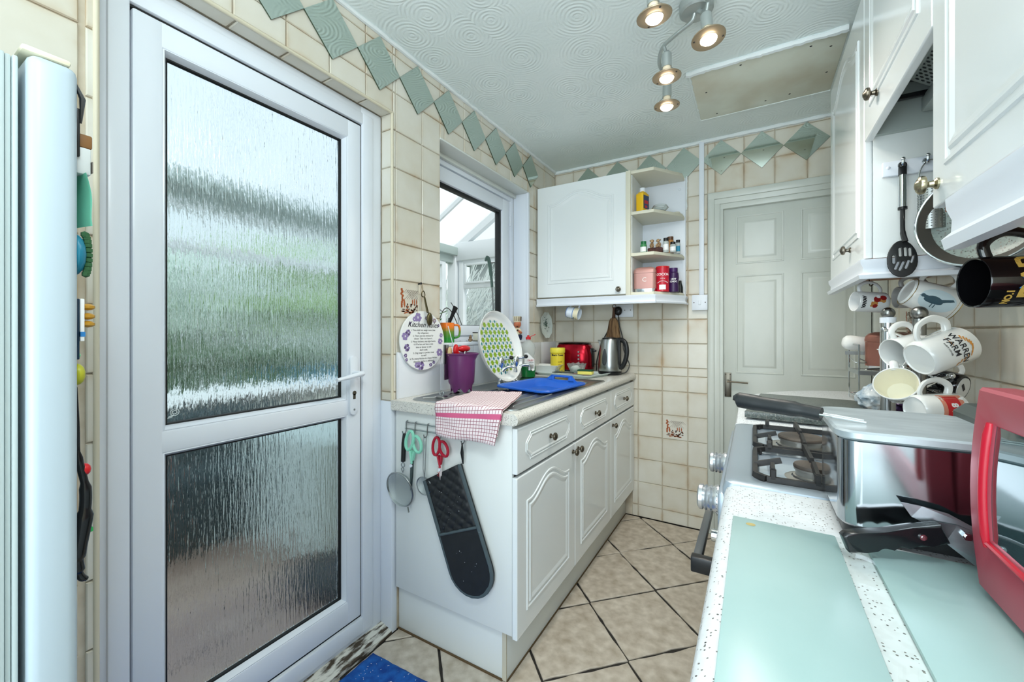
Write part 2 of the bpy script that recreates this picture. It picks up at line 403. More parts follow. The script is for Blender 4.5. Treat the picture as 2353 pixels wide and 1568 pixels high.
# mirrored diamond tiles
MEDGE = mat('mirror_edge', '3a4a38', .5)
def diamond(wall, side, a, z, face, s=.148):
    bm = bm_new(); h = s / 2
    box(bm, -h, h, -.0025, .0025, -h, h)
    for f in bm.faces:
        if abs(f.normal.y) < .5: f.material_index = 1
    me = bpy.data.meshes.new('mirror_tile'); bm.to_mesh(me); bm.free(); me.materials.append(MIRROR); me.materials.append(MEDGE)
    o = bpy.data.objects.new('mirror_tile', me); C.objects.link(o); rz = {'L': PI / 2, 'B': 0}[side]
    q = random.uniform(-.004, .004); q2 = random.uniform(-.004, .004)
    loc = (face, a, z) if side == 'L' else (a, face, z)
    o.matrix_world = Matrix()
    o.rotation_mode = 'XYZ'; M = Matrix.Translation(Vector(loc)) @ Matrix.Rotation(rz + q, 4, 'Z') @ Matrix.Rotation(q2, 4, 'X') @ Matrix.Rotation(PI / 4, 4, 'Y')
    o.parent = wall; o.matrix_parent_inverse = W[wall].inverted(); o.location = M.to_translation(); o.rotation_euler = M.to_euler(); o['label'] = 'mirrored square set as a diamond'
for k in range(-3, 7): diamond(wall_left, 'L', 1.1175 + .209 * k, 2.268, XL + .0035)
for k in range(-5, 3):
    if k == -5: continue
    diamond(wall_back, 'B', -.17 + .209 * k, 2.268, YB - .0035)
# picture tiles (brown transfer scene): raised print shapes on a tile
PRB = mat('sepia_print', 'a8572c', .4); PRD = mat('dark_sepia_print', '5b4438', .4)
def picture_tile(wall, M):
    e = random.Random(3); bm = bm_new(); 
    def blob(x, z, w, h, mi=0, d=.0006):
        n = 9; vs = [bm.verts.new((x + w * math.cos(2 * PI * i / n) * e.uniform(.6, 1.1), -d, z + h * math.sin(2 * PI * i / n) * e.uniform(.6, 1.1))) for i in range(n)]
        f = bm.faces.new(vs); f.material_index = mi
    for q in range(9): blob(-.045 + e.uniform(-.004, .004), .045 - q * .009, .007, .007)
    blob(-.032, -.012, .006, .02, 0)
    for q in range(22): blob(e.uniform(-.045, .05), -.045 + e.uniform(-.010, .006), e.uniform(.006, .014), .0035, e.choice((0, 0, 1)), .0005)
    for q in range(16): blob(e.uniform(-.02, .05), -.028 + e.uniform(-.01, .012), .005, .005, e.choice((0, 1, 1)), .0007)
    for q in range(3): blob(.015 + q * .012, -.005, .0035, .016, 0, .0008)
    for s in (-1, 1):
        for q in range(7):
            x0 = -.02 + q * .011; tube(bm, [(x0, -.0006, .045), (x0 + s * .04 * (1 if -.03 < x0 + s * .04 < .06 else .4), -.0006, .045 - .04 * (1 if -.03 < x0 + s * .04 < .06 else .4))], .0005, 4)
            for f in bm.faces[-6:]: f.material_index = 1
    xf(bm, bm.verts, M); obj('transfer_print', bm, [PRB, PRD], wall, smooth=False)
picture_tile(wall_left, axes((XL + .0003, 1.283, 1.353), (0, 1, 0), (-1, 0, 0), (0, 0, 1)))
picture_tile(wall_back, axes((-.432, YB - .0003, .61), (1, 0, 0), (0, 1, 0), (0, 0, 1)))

# floor ----------------------------------------------------------------
floor = bx('floor', -1.44, .75, -1.3, 2.95, -.12, -.006, FGROUT, **S)
def clip(poly, x0, x1, y0, y1):
    def cut(P, f, g):
        out = []
        for a, b in zip(P, P[1:] + P[:1]):
            fa, fb = f(a), f(b)
            if fa >= 0: out.append(a)
            if (fa >= 0) != (fb >= 0): t = fa / (fa - fb); out.append((a[0] + t * (b[0] - a[0]), a[1] + t * (b[1] - a[1])))
        return out
    for f in (lambda p: p[0] - x0, lambda p: x1 - p[0], lambda p: p[1] - y0, lambda p: y1 - p[1]):
        if len(poly) < 3: return []
        poly = cut(poly, f, None)
    return poly
hd = .2425; g = .0060
for i in range(-4, 6):
    for j in range(-10, 6):
        if (i + j) % 2 == 0: continue
        cx, cy = -.638 + hd * .975 * i, 1.775 + hd * 1.003 * j
        P = clip([(cx - hd + g, cy), (cx, cy - hd + g), (cx + hd - g, cy), (cx, cy + hd - g)], -1.255, XR - .01, -1.2, YB - .008)
        if len(P) < 3: continue
        if max(p[0] for p in P) - min(p[0] for p in P) < .02: continue
        Q = []
        for a, b in zip(P, P[1:] + P[:1]):
            L = math.hypot(b[0] - a[0], b[1] - a[1]); n = max(1, int(L / .035))
            for k in range(n):
                t = k / n; p = Vector((a[0] + t * (b[0] - a[0]), a[1] + t * (b[1] - a[1]), 0)); d = Vector((cx, cy, 0)) - p; d.normalize()
                Q.append(tuple((p + d * (.0042 * (.5 + noise.noise(p * 17)) * 1.5))[:2]))
        bm = bm_new(); vt = [bm.verts.new((x, y, 0)) for x, y in Q]; vi = [bm.verts.new((x, y, -.007)) for x, y in Q]
        ctr = Vector((sum(x for x, y in Q) / len(Q), sum(y for x, y in Q) / len(Q), 0))
        vin = [bm.verts.new(v.co + (ctr - v.co).normalized() * .003) for v in vt]
        for v in vt: v.co.z = -.0025
        for k in range(len(Q)):
            l = (k + 1) % len(Q); bm.faces.new((vi[k], vi[l], vt[l], vt[k])); bm.faces.new((vt[k], vt[l], vin[l], vin[k]))
        bm.faces.new(vin); obj('tile', bm, FTILE, floor, smooth=False)

# ---------------------------------------------------------------- routed relief for panels
def inset(loop, d):
    n = len(loop); out = []
    for i in range(n):
        a, b, c = Vector(loop[i - 1]), Vector(loop[i]), Vector(loop[(i + 1) % n])
        e1 = (b - a).normalized(); e2 = (c - b).normalized(); n1 = Vector((-e1.y, e1.x)); n2 = Vector((-e2.y, e2.x))
        m = n1 + n2; k = m.length
        if k < 1e-4: m = n1; s = 1
        else: m /= k; s = 1 / max(.5, m.dot(n1))
        out.append(tuple(b + m * d * s))
    return out
def relief(bm, loop, prof, P):
    """loop CCW 2D, prof list of (inset, height); P(u,v,h)->3D"""
    rings = [[bm.verts.new(P(u, v, h)) for u, v in inset(loop, o)] for o, h in prof]; n = len(loop)
    for A, B in zip(rings, rings[1:]):
        for i in range(n): bm.faces.new((A[i], A[(i + 1) % n], B[(i + 1) % n], B[i]))
    bm.faces.new(rings[-1])
PROF = [(0, -.0005), (.002, .0022), (.0065, .0022), (.0095, -.0003), (.014, -.0003), (.017, .0026), (.021, .0026), (.030, .0006)]
def rrect(x0, x1, z0, z1, r=.004, n=3):
    out = []
    for cx, cz, a in ((x1 - r, z0 + r, -90), (x1 - r, z1 - r, 0), (x0 + r, z1 - r, 90), (x0 + r, z0 + r, 180)):
        for k in range(n + 1): t = R(a + 90 * k / n); out.append((cx + r * math.cos(t), cz + r * math.sin(t)))
    return out
def arch_loop(x0, x1, z0, z1, rise=.055, sh=.10):
    out = [(x0, z0), (x1, z0)]
    zs = z1 - rise; n = 22; w = x1 - x0; c = (x0 + x1) / 2
    for k in range(n + 1):
        t = 1 - 2 * k / n; a = abs(t)
        q = 0 if a > .88 else .5 + .5 * math.cos(PI * (a / .88) ** 1.1)
        if .88 < a < 1 and k not in (0, n): continue
        out.append((c + t * w / 2, zs + rise * q))
    return out
def drawer_loop(x0, x1, z0, z1):
    h = z1 - z0; m = (z0 + z1) / 2; out = []
    R_ = [(-.034, -.5), (-.030, -.40), (-.012, -.28), (0, -.16), (0, .16), (-.012, .28), (-.030, .40), (-.034, .5)]
    for dx, t in R_: out.append((x1 + dx, m + t * h))
    for dx, t in R_[::-1]: out.append((x0 - dx, m + t * h))
    return out
def knob(parent, p, d, r=.0155, m=None, name='knob'):
    bm = bm_new(); s = r / .0155
    prof = [(0, 0), (.0095 * s, 0), (.0095 * s, .003 * s), (.006 * s, .006 * s), (.005 * s, .012 * s), (.007 * s, .014 * s), (.0145 * s, .017 * s), (.0155 * s, .0205 * s), (.0145 * s, .024 * s), (.011 * s, .0265 * s), (.009 * s, .026 * s), (.006 * s, .029 * s), (0, .0305 * s)]
    lathe(bm, prof, 20, frame_to(p, d)); return obj(name, bm, m or BRONZE, parent)

# ---------------------------------------------------------------- outer glazed door: door_1
bm = bm_new()
def ring_frame(bm, X0, X1, y0, y1, z0, z1, ty0, ty1, tz0, tz1, bev=.004):
    box(bm, X0, X1, y0, y0 + ty0, z0, z1, bev); box(bm, X0, X1, y1 - ty1, y1, z0, z1, bev)
    box(bm, X0 + .0004, X1 - .0004, y0 + ty0 - .004, y1 - ty1 + .004, z1 - tz1, z1, bev); box(bm, X0 + .0004, X1 - .0004, y0 + ty0 - .004, y1 - ty1 + .004, z0, z0 + tz0, bev)
FR = trim = None
ring_frame(bm, -1.40, -1.322, .327, 1.183, .02, 2.103, .064, .100, .09, .075)
ring_frame(bm, -1.40, -1.312, .350, 1.135, .045, 2.075, .042, .052, .062, .046, .006)
door_frame = obj('trim_7', bm, WHITE, None, **S)
LX = -1.318
door1 = thing('door_1', (LX, .394, .115), 'white plastic back door with two panes of rippled glass', 'door'); door1['kind'] = 'structure'; del door1['label']; del door1['category']
bm = bm_new()
y0, y1, z0, z1 = .397, 1.079, .117, 2.022
def leafbar(a, b, c, d): box(bm, LX - .06, LX, a, b, c, d, .005)
leafbar(y0, y0 + .062, z0, z1); leafbar(y1 - .062, y1, z0, z1)
for a, b in ((z1 - .066, z1), (z0, z0 + .085), (.905, .962)):
    box(bm, LX - .06, LX - .0003, y0 + .055, y1 - .055, a, b, .004)
obj('leaf_frame', bm, WHITE, door1)
for (a, b) in ((.962, z1 - .066), (z0 + .085, .905)):
    # bead round each pane (sloped) then black gasket
    bm = bm_new(); lp = rrect(y0 + .062 - .001, y1 - .062 + .001, a - .001, b + .001, .002, 1); P = lambda u, v, h: (LX + h, u, v)
    rr = [[bm.verts.new(P(u, v, h)) for u, v in inset(lp, o)] for o, h in ((0, -.003), (.0035, -.0015), (.013, -.022), (.013, -.03))]
    for A, B in zip(rr, rr[1:]):
        for i in range(len(lp)): bm.faces.new((A[i], A[(i + 1) % len(lp)], B[(i + 1) % len(lp)], B[i]))
    obj('glazing_bead', bm, WHITE, door1)
    bm = bm_new(); rr = [[bm.verts.new(P(u, v, h)) for u, v in inset(lp, o)] for o, h in ((.0125, -.0205), (.0165, -.0215), (.018, -.027), (.018, -.032))]
    for A, B in zip(rr, rr[1:]):
        for i in range(len(lp)): bm.faces.new((A[i], A[(i + 1) % len(lp)], B[(i + 1) % len(lp)], B[i]))
    obj('gasket', bm, RUB, door1)
RIP = mat('rippled_glass', 'ffffff', .02)
def _rip():
    t = RIP.node_tree; t.nodes.remove(t.nodes['Principled BSDF']); out = t.nodes['Material Output']
    geo = t.nodes.new('ShaderNodeNewGeometry'); mp = t.nodes.new('ShaderNodeMapping'); mp.inputs['Scale'].default_value = (1, 1, .085); t.links.new(geo.outputs['Position'], mp.inputs[0])
    n1 = N(t, 'ShaderNodeTexNoise', Scale=170, Detail=3); t.links.new(mp.outputs[0], n1.inputs['Vector'])
    mp2 = t.nodes.new('ShaderNodeMapping'); mp2.inputs['Scale'].default_value = (1, 1, .3); t.links.new(geo.outputs['Position'], mp2.inputs[0])
    n2 = N(t, 'ShaderNodeTexNoise', Scale=75, Detail=3); t.links.new(mp2.outputs[0], n2.inputs['Vector'])
    h = mth(t, 'ADD', mth(t, 'POWER', n1.outputs['Fac'], 1.6), mth(t, 'MULTIPLY', n2.outputs['Fac'], .5))
    bp = t.nodes.new('ShaderNodeBump'); bp.inputs['Strength'].default_value = .8; bp.inputs['Distance'].default_value = .0035; t.links.new(h, bp.inputs['Height'])
    rf = N(t, 'ShaderNodeBsdfRefraction', Roughness=.10, IOR=1.3); rf.inputs[0].default_value = lin('f0f8fa')
    tr = N(t, 'ShaderNodeBsdfTransparent'); tr.inputs[0].default_value = lin('eef8f5')
    gl = N(t, 'ShaderNodeBsdfGlossy', Roughness=.12)
    for q in (rf, gl): t.links.new(bp.outputs[0], q.inputs['Normal'])
    m1 = N(t, 'ShaderNodeMixShader', Fac=.0); m2 = N(t, 'ShaderNodeMixShader', Fac=.06)
    t.links.new(rf.outputs[0], m1.inputs[1]); t.links.new(tr.outputs[0], m1.inputs[2]); t.links.new(m1.outputs[0], m2.inputs[1]); t.links.new(gl.outputs[0], m2.inputs[2]); t.links.new(m2.outputs[0], out.inputs[0])
_rip()
for a, b in ((.950, z1 - .055), (z0 + .073, .917)): bx('glass_pane', LX - .036, LX - .030, y0 + .05, y1 - .05, a, b, RIP, door1)
# maker's stamp etched in the lower corner of the upper pane
ETCH = mat('etched_mark', 'dfe8e8', .7)
bm = bm_new()
for rad in (.010, .005): tube(bm, [(LX - .0285, .493 + rad * math.cos(t), 1.003 + rad * .9 * math.sin(t)) for t in [R(a) for a in range(0, 360, 24)]], .0009, 4, True)
for k in range(4): tube(bm, [(LX - .0285, .476 + k * .003, .987 + k * .0008), (LX - .0285, .482 + k * .003, .995 + k * .0008)], .0007, 4)
obj('etched_mark', bm, ETCH, door1)
# black shadow gap seal between leaf and frame
bm = bm_new()
for a in ((-1.36, -1.3225, y1, y1 + .006, z0, z1 + .005), (-1.36, -1.3225, y0 - .005, y1 + .006, z1, z1 + .006), (-1.36, -1.3225, y0 - .005, y1 + .006, z0 - .006, z0)): box(bm, *a)
obj('seal', bm, RUB, door1, smooth=False)
hd1 = None
bm = bm_new(); prism(bm, rrect(1.022, 1.057, .905, 1.128, .0165, 6), LX - .001, LX + .011, 'x', .003); bp1 = obj('handle_plate', bm, WHITE, door1)
bm = bm_new(); cyl(bm, (LX + .008, 1.040, 1.062), (LX + .055, 1.040, 1.062), .011)
tube(bm, spline([(LX + .050, 1.046, 1.063), (LX + .058, 1.02, 1.062), (LX + .060, .975, 1.056), (LX + .060, .928, 1.050)], 5), [.0115] * 5 + [.010] * 6 + [.0085] * 5, 10, flat=.8); obj('lever', bm, WHITE, bp1)
bm = bm_new(); cyl(bm, (LX + .010, 1.040, .988), (LX + .0125, 1.040, .988), .0085); box(bm, LX + .010, LX + .0125, 1.0345, 1.0455, .965, .985, .001); obj('keyhole', bm, BRONZE, bp1)
bm = bm_new(); cyl(bm, (LX + .0105, 1.040, .925), (LX + .0118, 1.040, .925), .004, seg=10); obj('screw', bm, STEEL, bp1)
# casing outside, threshold and white boxing below the tiles
bx('trim_8', -1.36, -1.262, 1.183, 1.212, 0, .938, WHITE, bev=.002, **S)
DIRT = mat('worn_threshold', 'd8d6cc', .8); noisy(DIRT, '4a3f33', 'dcdad0', 60, .42, .55, sc=(1, .25, 1), detail=7)
bm = bm_new(); box(bm, -1.322, -1.262, .1, 1.185, -.004, .012)
for v in bm.verts:
    if v.co.z > 0 and v.co.x < -1.3: v.co.z = .03
obj('trim_9', bm, DIRT, smooth=False, **S)
# ---------------------------------------------------------------- window_1
win = empty('window_1', (-1.36, 1.9, 1.17), kind='structure')
bm = bm_new(); ring_frame(bm, -1.42, -1.365, 1.44, 2.338, 1.172, 2.12, .05, .034, .03, .05, .004); obj('window_frame', bm, WHITE, win)
bm = bm_new(); ring_frame(bm, -1.41, -1.352, 1.48, 2.262, 1.20, 2.055, .06, .078, .055, .075, .007); sash = obj('sash', bm, WHITE, win)
bm = bm_new(); ring_frame(bm, -1.40, -1.368, 1.54, 2.186, 1.253, 1.982, .010, .022, .005, .016, .001); obj('gasket', bm, RUB, sash)
bx('glass_pane', -1.386, -1.380, 1.54, 2.18, 1.25, 1.985, CLEAR, sash)
bm = bm_new(); box(bm, -1.352, -1.346, 2.262, 2.272, 1.9, 1.965, .001); cyl(bm, (-1.349, 2.268, 1.9), (-1.349, 2.268, 1.965), .005); obj('hinge', bm, WHITE, win)
# reveal linings, head lining and sill
bx('trim_10', -1.366, XL + .002, 2.338, 2.346, 1.16, 2.122, WHITE, bev=.002, **S)
bx('trim_11', XL - .012, XL + .006, 2.335, 2.355, 1.15, 2.122, WHITE, bev=.003, **S)
bm = bm_new(); box(bm, -1.366, XL + .004, 1.478, 2.346, 2.117, 2.126, .002); box(bm, -1.366, -1.345, 1.478, 2.338, 2.095, 2.118, .003); obj('trim_12', bm, mat('aged_upvc', 'd4d8d2', .35), **S)
sill = bx('trim_13', -1.42, XL + .012, 1.470, 2.352, 1.152, 1.168, WHITE, bev=.003, **S)
# white tiled upstand
for k in range(7):
    a = 1.212 + k * .262; b = min(a + .2605, YB - .002)
    if b - a < .02: break
    bm = bm_new(); box(bm, XL - .004, XL + .008, a, b, .9455, 1.135 if k < 1 else 1.150, .0015); o = obj('tile', bm, WTILE, wall_left); o['label'] = 'white glazed upstand tile'
tl = bx('trim_14', XL, XL + .010, 1.205, 1.2125, .94, 1.137, WTILE, bev=.002, **S)

# ---------------------------------------------------------------- inner panelled door in back wall: door_2 and its frame
bm = bm_new()
def archi(bm, x0, x1, z0, z1, horiz=False):
    prof = [(0, 0), (.010, 0), (.014, .35), (.020, .45), (.022, .8), (.014, 1.0), (0, 1.0)]
    return prof
for (a, b, c, d) in ((-.243, -.165, 0, 2.063), (.525, .583, 0, 2.063)):
    pass
box(bm, -.243, -.175, YB - .016, YB + .02, 0, 2.060, .004); box(bm, -.238, -.205, YB - .024, YB, 0, 2.056, .006)
box(bm, -.190, -.158, YB - .008, YB + .12, 0, 2.0, .003)
box(bm, .528, .583, YB - .016, YB + .02, 0, 2.060, .004)
box(bm, -.243, .583, YB - .0165, YB + .02, 1.985, 2.060, .004); box(bm, -.238, .58, YB - .0245, YB, 2.015, 2.056, .006)
box(bm, -.175, .53, YB - .0085, YB + .12, 1.955, 2.0, .003)
obj('trim_15', bm, PAINT, **S)
door2 = empty('door_2', (-.154, YB + .03, 0), kind='structure')
DY = YB + .022
bm = bm_new(); box(bm, -.158, .526, DY, DY + .04, .005, 1.957, .002)
PD = [(0, -.0005), (.002, .0035), (.006, .0035), (.011, -.0004), (.034, -.0004), (.040, .004), (.050, .0042)]
for (x0, x1) in ((-.094, .146), (.224, .464)):
    for (a, b) in ((1.622, 1.908), (.975, 1.555), (.22, .85)):
        relief(bm, [(x0, a), (x1, a), (x1, b), (x0, b)], PD, lambda u, v, h: (u, DY - h, v))
obj('door_leaf', bm, PAINT, door2)
bx('door_stop', .5, .575, DY + .041, DY + .05, 0, 2.0, PAINT, door2)  # unseen backing added to block light leaking past the leaf edge
DKN = mat('tarnished_nickel', '6f6a60', .35, 1)
bm = bm_new(); box(bm, -.153, -.117, DY - .004, DY, .830, .975, .0015); hp = obj('handle_plate', bm, DKN, door2)
bm = bm_new(); cyl(bm, (-.135, DY, .925), (-.135, DY - .035, .925), .009)
tube(bm, spline([(-.138, DY - .035, .925), (-.10, DY - .037, .924), (-.03, DY - .036, .922)], 5), .0085, 8, flat=.6); obj('lever', bm, DKN, hp)
for z in (.84, .965):
    for x in (-.147, -.123):
        bm = bm_new(); ball(bm, (x, DY - .004, z), .003, 1, .4, 1, 8); obj('screw', bm, SCREW, hp)
# ================================================================== CONSERVATORY AND GARDEN SEEN THROUGH THE GLASS
CFL = mat('conservatory_tiles', 'b0968a', .5); noisy(CFL, 'a3887b', 'c0aa9d', 4, bmp=.1)
cfloor = bx('floor_2', -3.6, -1.44, -1.6, 4.55, -.14, -.05, CFL, **S); cfloor.name = 'floor_conservatory'
bm = bm_new()
for k in range(12): box(bm, -3.5, -1.44, -1.2 + k * .5, -1.185 + k * .5, -.05, -.0495)
for k in range(4): box(bm, -3.4 + k * .5, -3.388 + k * .5, -1.6, 4.4, -.05, -.0494)
obj('joint_lines', bm, mat('grey_joint', '6a5a52', .8), cfloor, smooth=False)
DW = mat('dwarf_wall_render', 'b9beb8', .7)
bx('wall_conservatory', -3.62, -3.50, -1.6, 4.55, -.15, .70, DW, **S)
bx('wall_gable', -3.6, -1.44, 4.41, 4.53, -.15, .70, DW, **S)
cw = empty('window_2', (-3.55, 1.4, .7), kind='structure')
CW = mat('conservatory_frame', 'dfe4e6', .35)
bm = bm_new(); box(bm, -3.62, -3.42, -1.6, 4.5, .70, .745, .006); obj('sill_board', bm, CW, cw)
bm = bm_new(); box(bm, -3.60, -3.50, -1.6, 4.5, 2.15, 2.33, .006); box(bm, -3.52, -3.44, -1.6, 4.5, 2.25, 2.36, .01); obj('eaves_beam', bm, mat('eaves_beam_grey', 'a5b3ae', .5), cw)
ys = [-1.2, -.3, .6, 1.5, 2.4, 3.3, 4.2]
for y in ys:
    bm = bm_new(); box(bm, -3.59, -3.51, y - .035, y + .035, .745, 2.16, .004); obj('mullion', bm, CW, cw)
for a, b in zip(ys, ys[1:]):
    bm = bm_new(); box(bm, -3.58, -3.515, a + .03, b - .03, 1.80, 1.87, .004); box(bm, -3.585, -3.51, a + .03, b - .03, .745, .79, .004); box(bm, -3.585, -3.51, a + .03, b - .03, 2.10, 2.16, .004); obj('transom', bm, CW, cw)
    bx('pane', -3.552, -3.546, a + .03, b - .03, .77, 2.12, CLEAR, cw)
gw = empty('window_3', (-2.5, 4.47, .7), kind='structure')
bm = bm_new(); box(bm, -3.6, -3.47, 4.38, 4.5, .70, 2.34, .006); obj('corner_post', bm, CW, gw)
for x in (-3.40, -2.50, -1.60):
    bm = bm_new(); box(bm, x - .035, x + .035, 4.42, 4.5, .745, 2.16, .004); obj('mullion', bm, CW, gw)
for a, b in ((-3.37, -2.53), (-2.47, -1.63)):
    for z in (.745, 1.80, 2.12):
        bm = bm_new(); box(bm, a - .01, b + .01, 4.425, 4.495, z, z + .075, .004); obj('transom', bm, CW, gw)
    bm = bm_new(); ring_frame(bm, 4.41, 4.43, a + .03, b - .03, 1.86, 2.13, .028, .028, .028, .028, .003)
    for v in bm.verts: v.co = Vector((v.co.y, v.co.x, v.co.z))
    s_ = obj('top_light', bm, CW, gw)
    bm = bm_new(); box(bm, (a + b) / 2 - .05, (a + b) / 2 + .04, 4.395, 4.41, 1.865, 1.88, .003); obj('catch', bm, CW, s_)
    bx('pane', a, b, 4.457, 4.463, .8, 2.14, CLEAR, gw)
bm = bm_new(); box(bm, -3.55, -1.44, 4.40, 4.50, 2.18, 2.42, .006); obj('gable_beam', bm, CW, gw)
# lean-to roof, translucent sheet with glazing bars
SL = 1.28 / 2.11
def rz(x): return 2.36 + (x + 3.55) * SL
ROOF = mat('translucent_roof', 'f4f7f8', .5)
t = ROOF.node_tree; t.nodes.remove(t.nodes['Principled BSDF'])
a1 = N(t, 'ShaderNodeBsdfTranslucent'); a1.inputs[0].default_value = (.95, .96, .97, 1); a2 = N(t, 'ShaderNodeBsdfTransparent'); a2.inputs[0].default_value = (.97, .98, 1, 1)
mx = N(t, 'ShaderNodeMixShader', Fac=.55); t.links.new(a1.outputs[0], mx.inputs[1]); t.links.new(a2.outputs[0], mx.inputs[2]); t.links.new(mx.outputs[0], t.nodes['Material Output'].inputs[0])
roof = empty('ceiling_conservatory', (-2.5, 1.5, 2.4), kind='structure')
for k in range(8):
    a = -1.6 + k * .765
    bm = bm_new(); v = [bm.verts.new(p) for p in ((-3.6, a, rz(-3.6)), (-1.44, a, rz(-1.44)), (-1.44, a + .74, rz(-1.44)), (-3.6, a + .74, rz(-3.6)))]; bm.faces.new(v); obj('roof_sheet', bm, ROOF, roof, smooth=False)
    bm = bm_new(); prism(bm, [(-3.6, rz(-3.6) - .05), (-1.44, rz(-1.44) - .05), (-1.44, rz(-1.44) + .02), (-3.6, rz(-3.6) + .02)], a - .03, a + .0, 'y'); obj('glazing_bar', bm, CW, roof, smooth=False)
bm = bm_new(); prism(bm, [(-3.55, rz(-3.55) - .10), (-1.44, rz(-1.44) - .10), (-1.44, rz(-1.44) + .02), (-3.55, rz(-3.55) + .02)], 4.41, 4.49, 'y'); obj('gable_rafter', bm, CW, roof, smooth=False)
bm = bm_new(); v = [bm.verts.new(p) for p in ((-3.35, 4.46, 2.42), (-1.44, 4.46, 2.42), (-1.44, 4.46, rz(-1.44) - .1), (-3.35, 4.46, rz(-3.35) - .08))]; bm.faces.new(v); obj('gable_pane', bm, CLEAR, gw, smooth=False)
# garden
GRASS = mat('lawn', '5d7a4a', .9); noisy(GRASS, '4d6b3d', '7b9462', 8)
bx('ground_lawn', -40, -3.62, -25, 40, -.3, -.16, GRASS, kind='structure')
def blob(name, c, s, m, n=40, seed=1, parent=None, **k):
    e = random.Random(seed); bm = bm_new()
    for q in range(n):
        d = Vector((e.gauss(0, .42), e.gauss(0, .42), e.gauss(0, .42)))
        p = Vector(c) + Vector((d.x * s[0], d.y * s[1], d.z * s[2])); r = e.uniform(.22, .42) * min(s)
        vs = bmesh.ops.create_icosphere(bm, subdivisions=2, radius=r)['verts']
        for v in vs: v.co = p + v.co * (1 + .35 * noise.noise((v.co + p) * 6))
    return obj(name, bm, m, parent, smooth=False, **k)
HEDGE = mat('hedge_leaves', '24402c', .8); noisy(HEDGE, '1c3326', '4d7048', 9)
BUSH = mat('bright_bush_leaves', '7ba04a', .8); noisy(BUSH, '5f8a3a', '93b45c', 9)
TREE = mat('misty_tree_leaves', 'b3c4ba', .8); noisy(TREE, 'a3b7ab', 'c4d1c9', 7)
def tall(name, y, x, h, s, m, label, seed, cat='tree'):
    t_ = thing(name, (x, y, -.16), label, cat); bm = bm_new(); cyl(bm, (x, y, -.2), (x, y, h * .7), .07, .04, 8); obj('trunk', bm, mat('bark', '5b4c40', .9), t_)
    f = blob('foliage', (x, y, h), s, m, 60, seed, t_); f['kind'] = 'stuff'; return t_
e = random.Random(5)
bm = bm_new()
hg = thing('garden_hedge', (-6.8, 4, -.16), 'dark green garden hedge seen blurred through the back door glass', 'hedge')
hf = blob('foliage', (-6.8, 2.2, .25), (.8, 3.6, .62), HEDGE, 260, 4, hg); hf['kind'] = 'stuff'
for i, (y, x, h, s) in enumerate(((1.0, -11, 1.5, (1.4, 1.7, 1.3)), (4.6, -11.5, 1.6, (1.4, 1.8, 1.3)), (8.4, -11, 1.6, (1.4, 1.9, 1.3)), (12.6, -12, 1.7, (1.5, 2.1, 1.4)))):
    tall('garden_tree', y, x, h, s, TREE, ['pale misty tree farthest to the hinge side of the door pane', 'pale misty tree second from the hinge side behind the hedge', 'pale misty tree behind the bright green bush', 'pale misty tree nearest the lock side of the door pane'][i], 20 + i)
tall('garden_bush', 5.8, -8.2, 1.9, (.9, 1.2, .9), BUSH, 'bright green bush seen through the door pane above the lock', 31, 'bush')
# neighbour's shed wall and pale twiggy shrub seen through the kitchen window
SHED = mat('grey_render', 'a0a5a8', .8); noisy(SHED, '8d9396', 'b0b4b6', 3)
sh = thing('garden_shed', (-4.2, 7.4, -.16), 'blue grey rendered outbuilding beyond the conservatory gable', 'shed')
bx('wall', -5.6, -1.2, 7.6, 9.2, -.2, 2.75, SHED, sh); bx('roof', -5.8, -1, 7.5, 9.4, 2.75, 2.9, mat('shed_roof', '6c7f86', .7), sh)
for zz in (1.35, 1.7, 2.05): bx('cladding_board', -5.6, -1.2, 7.585, 7.6, zz, zz + .03, mat('shed_board', 'a9bbbf', .7), sh)
bm = bm_new(); e = random.Random(9)
for k in range(260):
    x = -4.6 + e.gauss(0, .35); z0 = e.uniform(.0, .4); L = e.uniform(1.3, 2.2); dx = e.uniform(.1, .9)
    q = e.uniform(-.35, .35); tube(bm, [(x, 5.6 + q, z0), (x + dx * .4 + e.uniform(-.15, .15), 5.6 + q, z0 + L * .6), (x + dx + e.uniform(-.3, .3), 5.6 + q, z0 + L * e.uniform(.8, 1.1))], .007, 3, caps=False)
sb = obj('twiggy_shrub', bm, mat('pale_twigs', 'd6dcdc', .8), smooth=False, label='pale bare twiggy shrub outside the conservatory gable window', category='shrub')
# conservatory furniture glimpsed through the rippled glass
SOFA = mat('dark_teal_fabric', '26373b', .9)
so = thing('garden_sofa', (-3.05, 1.3, -.05), 'dark teal conservatory sofa seen blurred through the lower door pane', 'sofa')
bx('seat', -3.35, -2.75, .75, 1.95, -.05, .36, SOFA, so, .04); bx('backrest', -3.42, -3.22, .75, 1.95, .3, .68, SOFA, so, .05)
bx('armrest', -3.38, -2.72, .66, .80, -.05, .52, mat('reddish_brown_wood', '7a4f41', .6), so, .02); bx('armrest', -3.38, -2.72, 1.90, 2.04, -.05, .52, SOFA, so, .03)
ta = thing('covered_table', (-2.25, 1.66, -.05), 'low table under a pale cloth beyond the lower door pane', 'table')
PCL = mat('pale_cloth', 'd9e6e4', .8)
bx('tabletop', -2.62, -1.92, 1.36, 2.0, .58, .62, PCL, ta, .01)
bm = bm_new(); L = []
for z, o, w_ in ((.615, .0, 0), (.5, .01, .006), (.25, .02, .012), (.02, .03, .018)):
    ring = []
    for k in range(64):
        a = 2 * PI * k / 64; q = max(abs(math.cos(a)), abs(math.sin(a))); r = 1 / q
        ring.append(bm.verts.new((-2.27 + (.352 + o + w_ * math.sin(a * 14)) * r * math.cos(a), 1.68 + (.322 + o + w_ * math.sin(a * 14)) * r * math.sin(a), z)))
    L.append(ring)
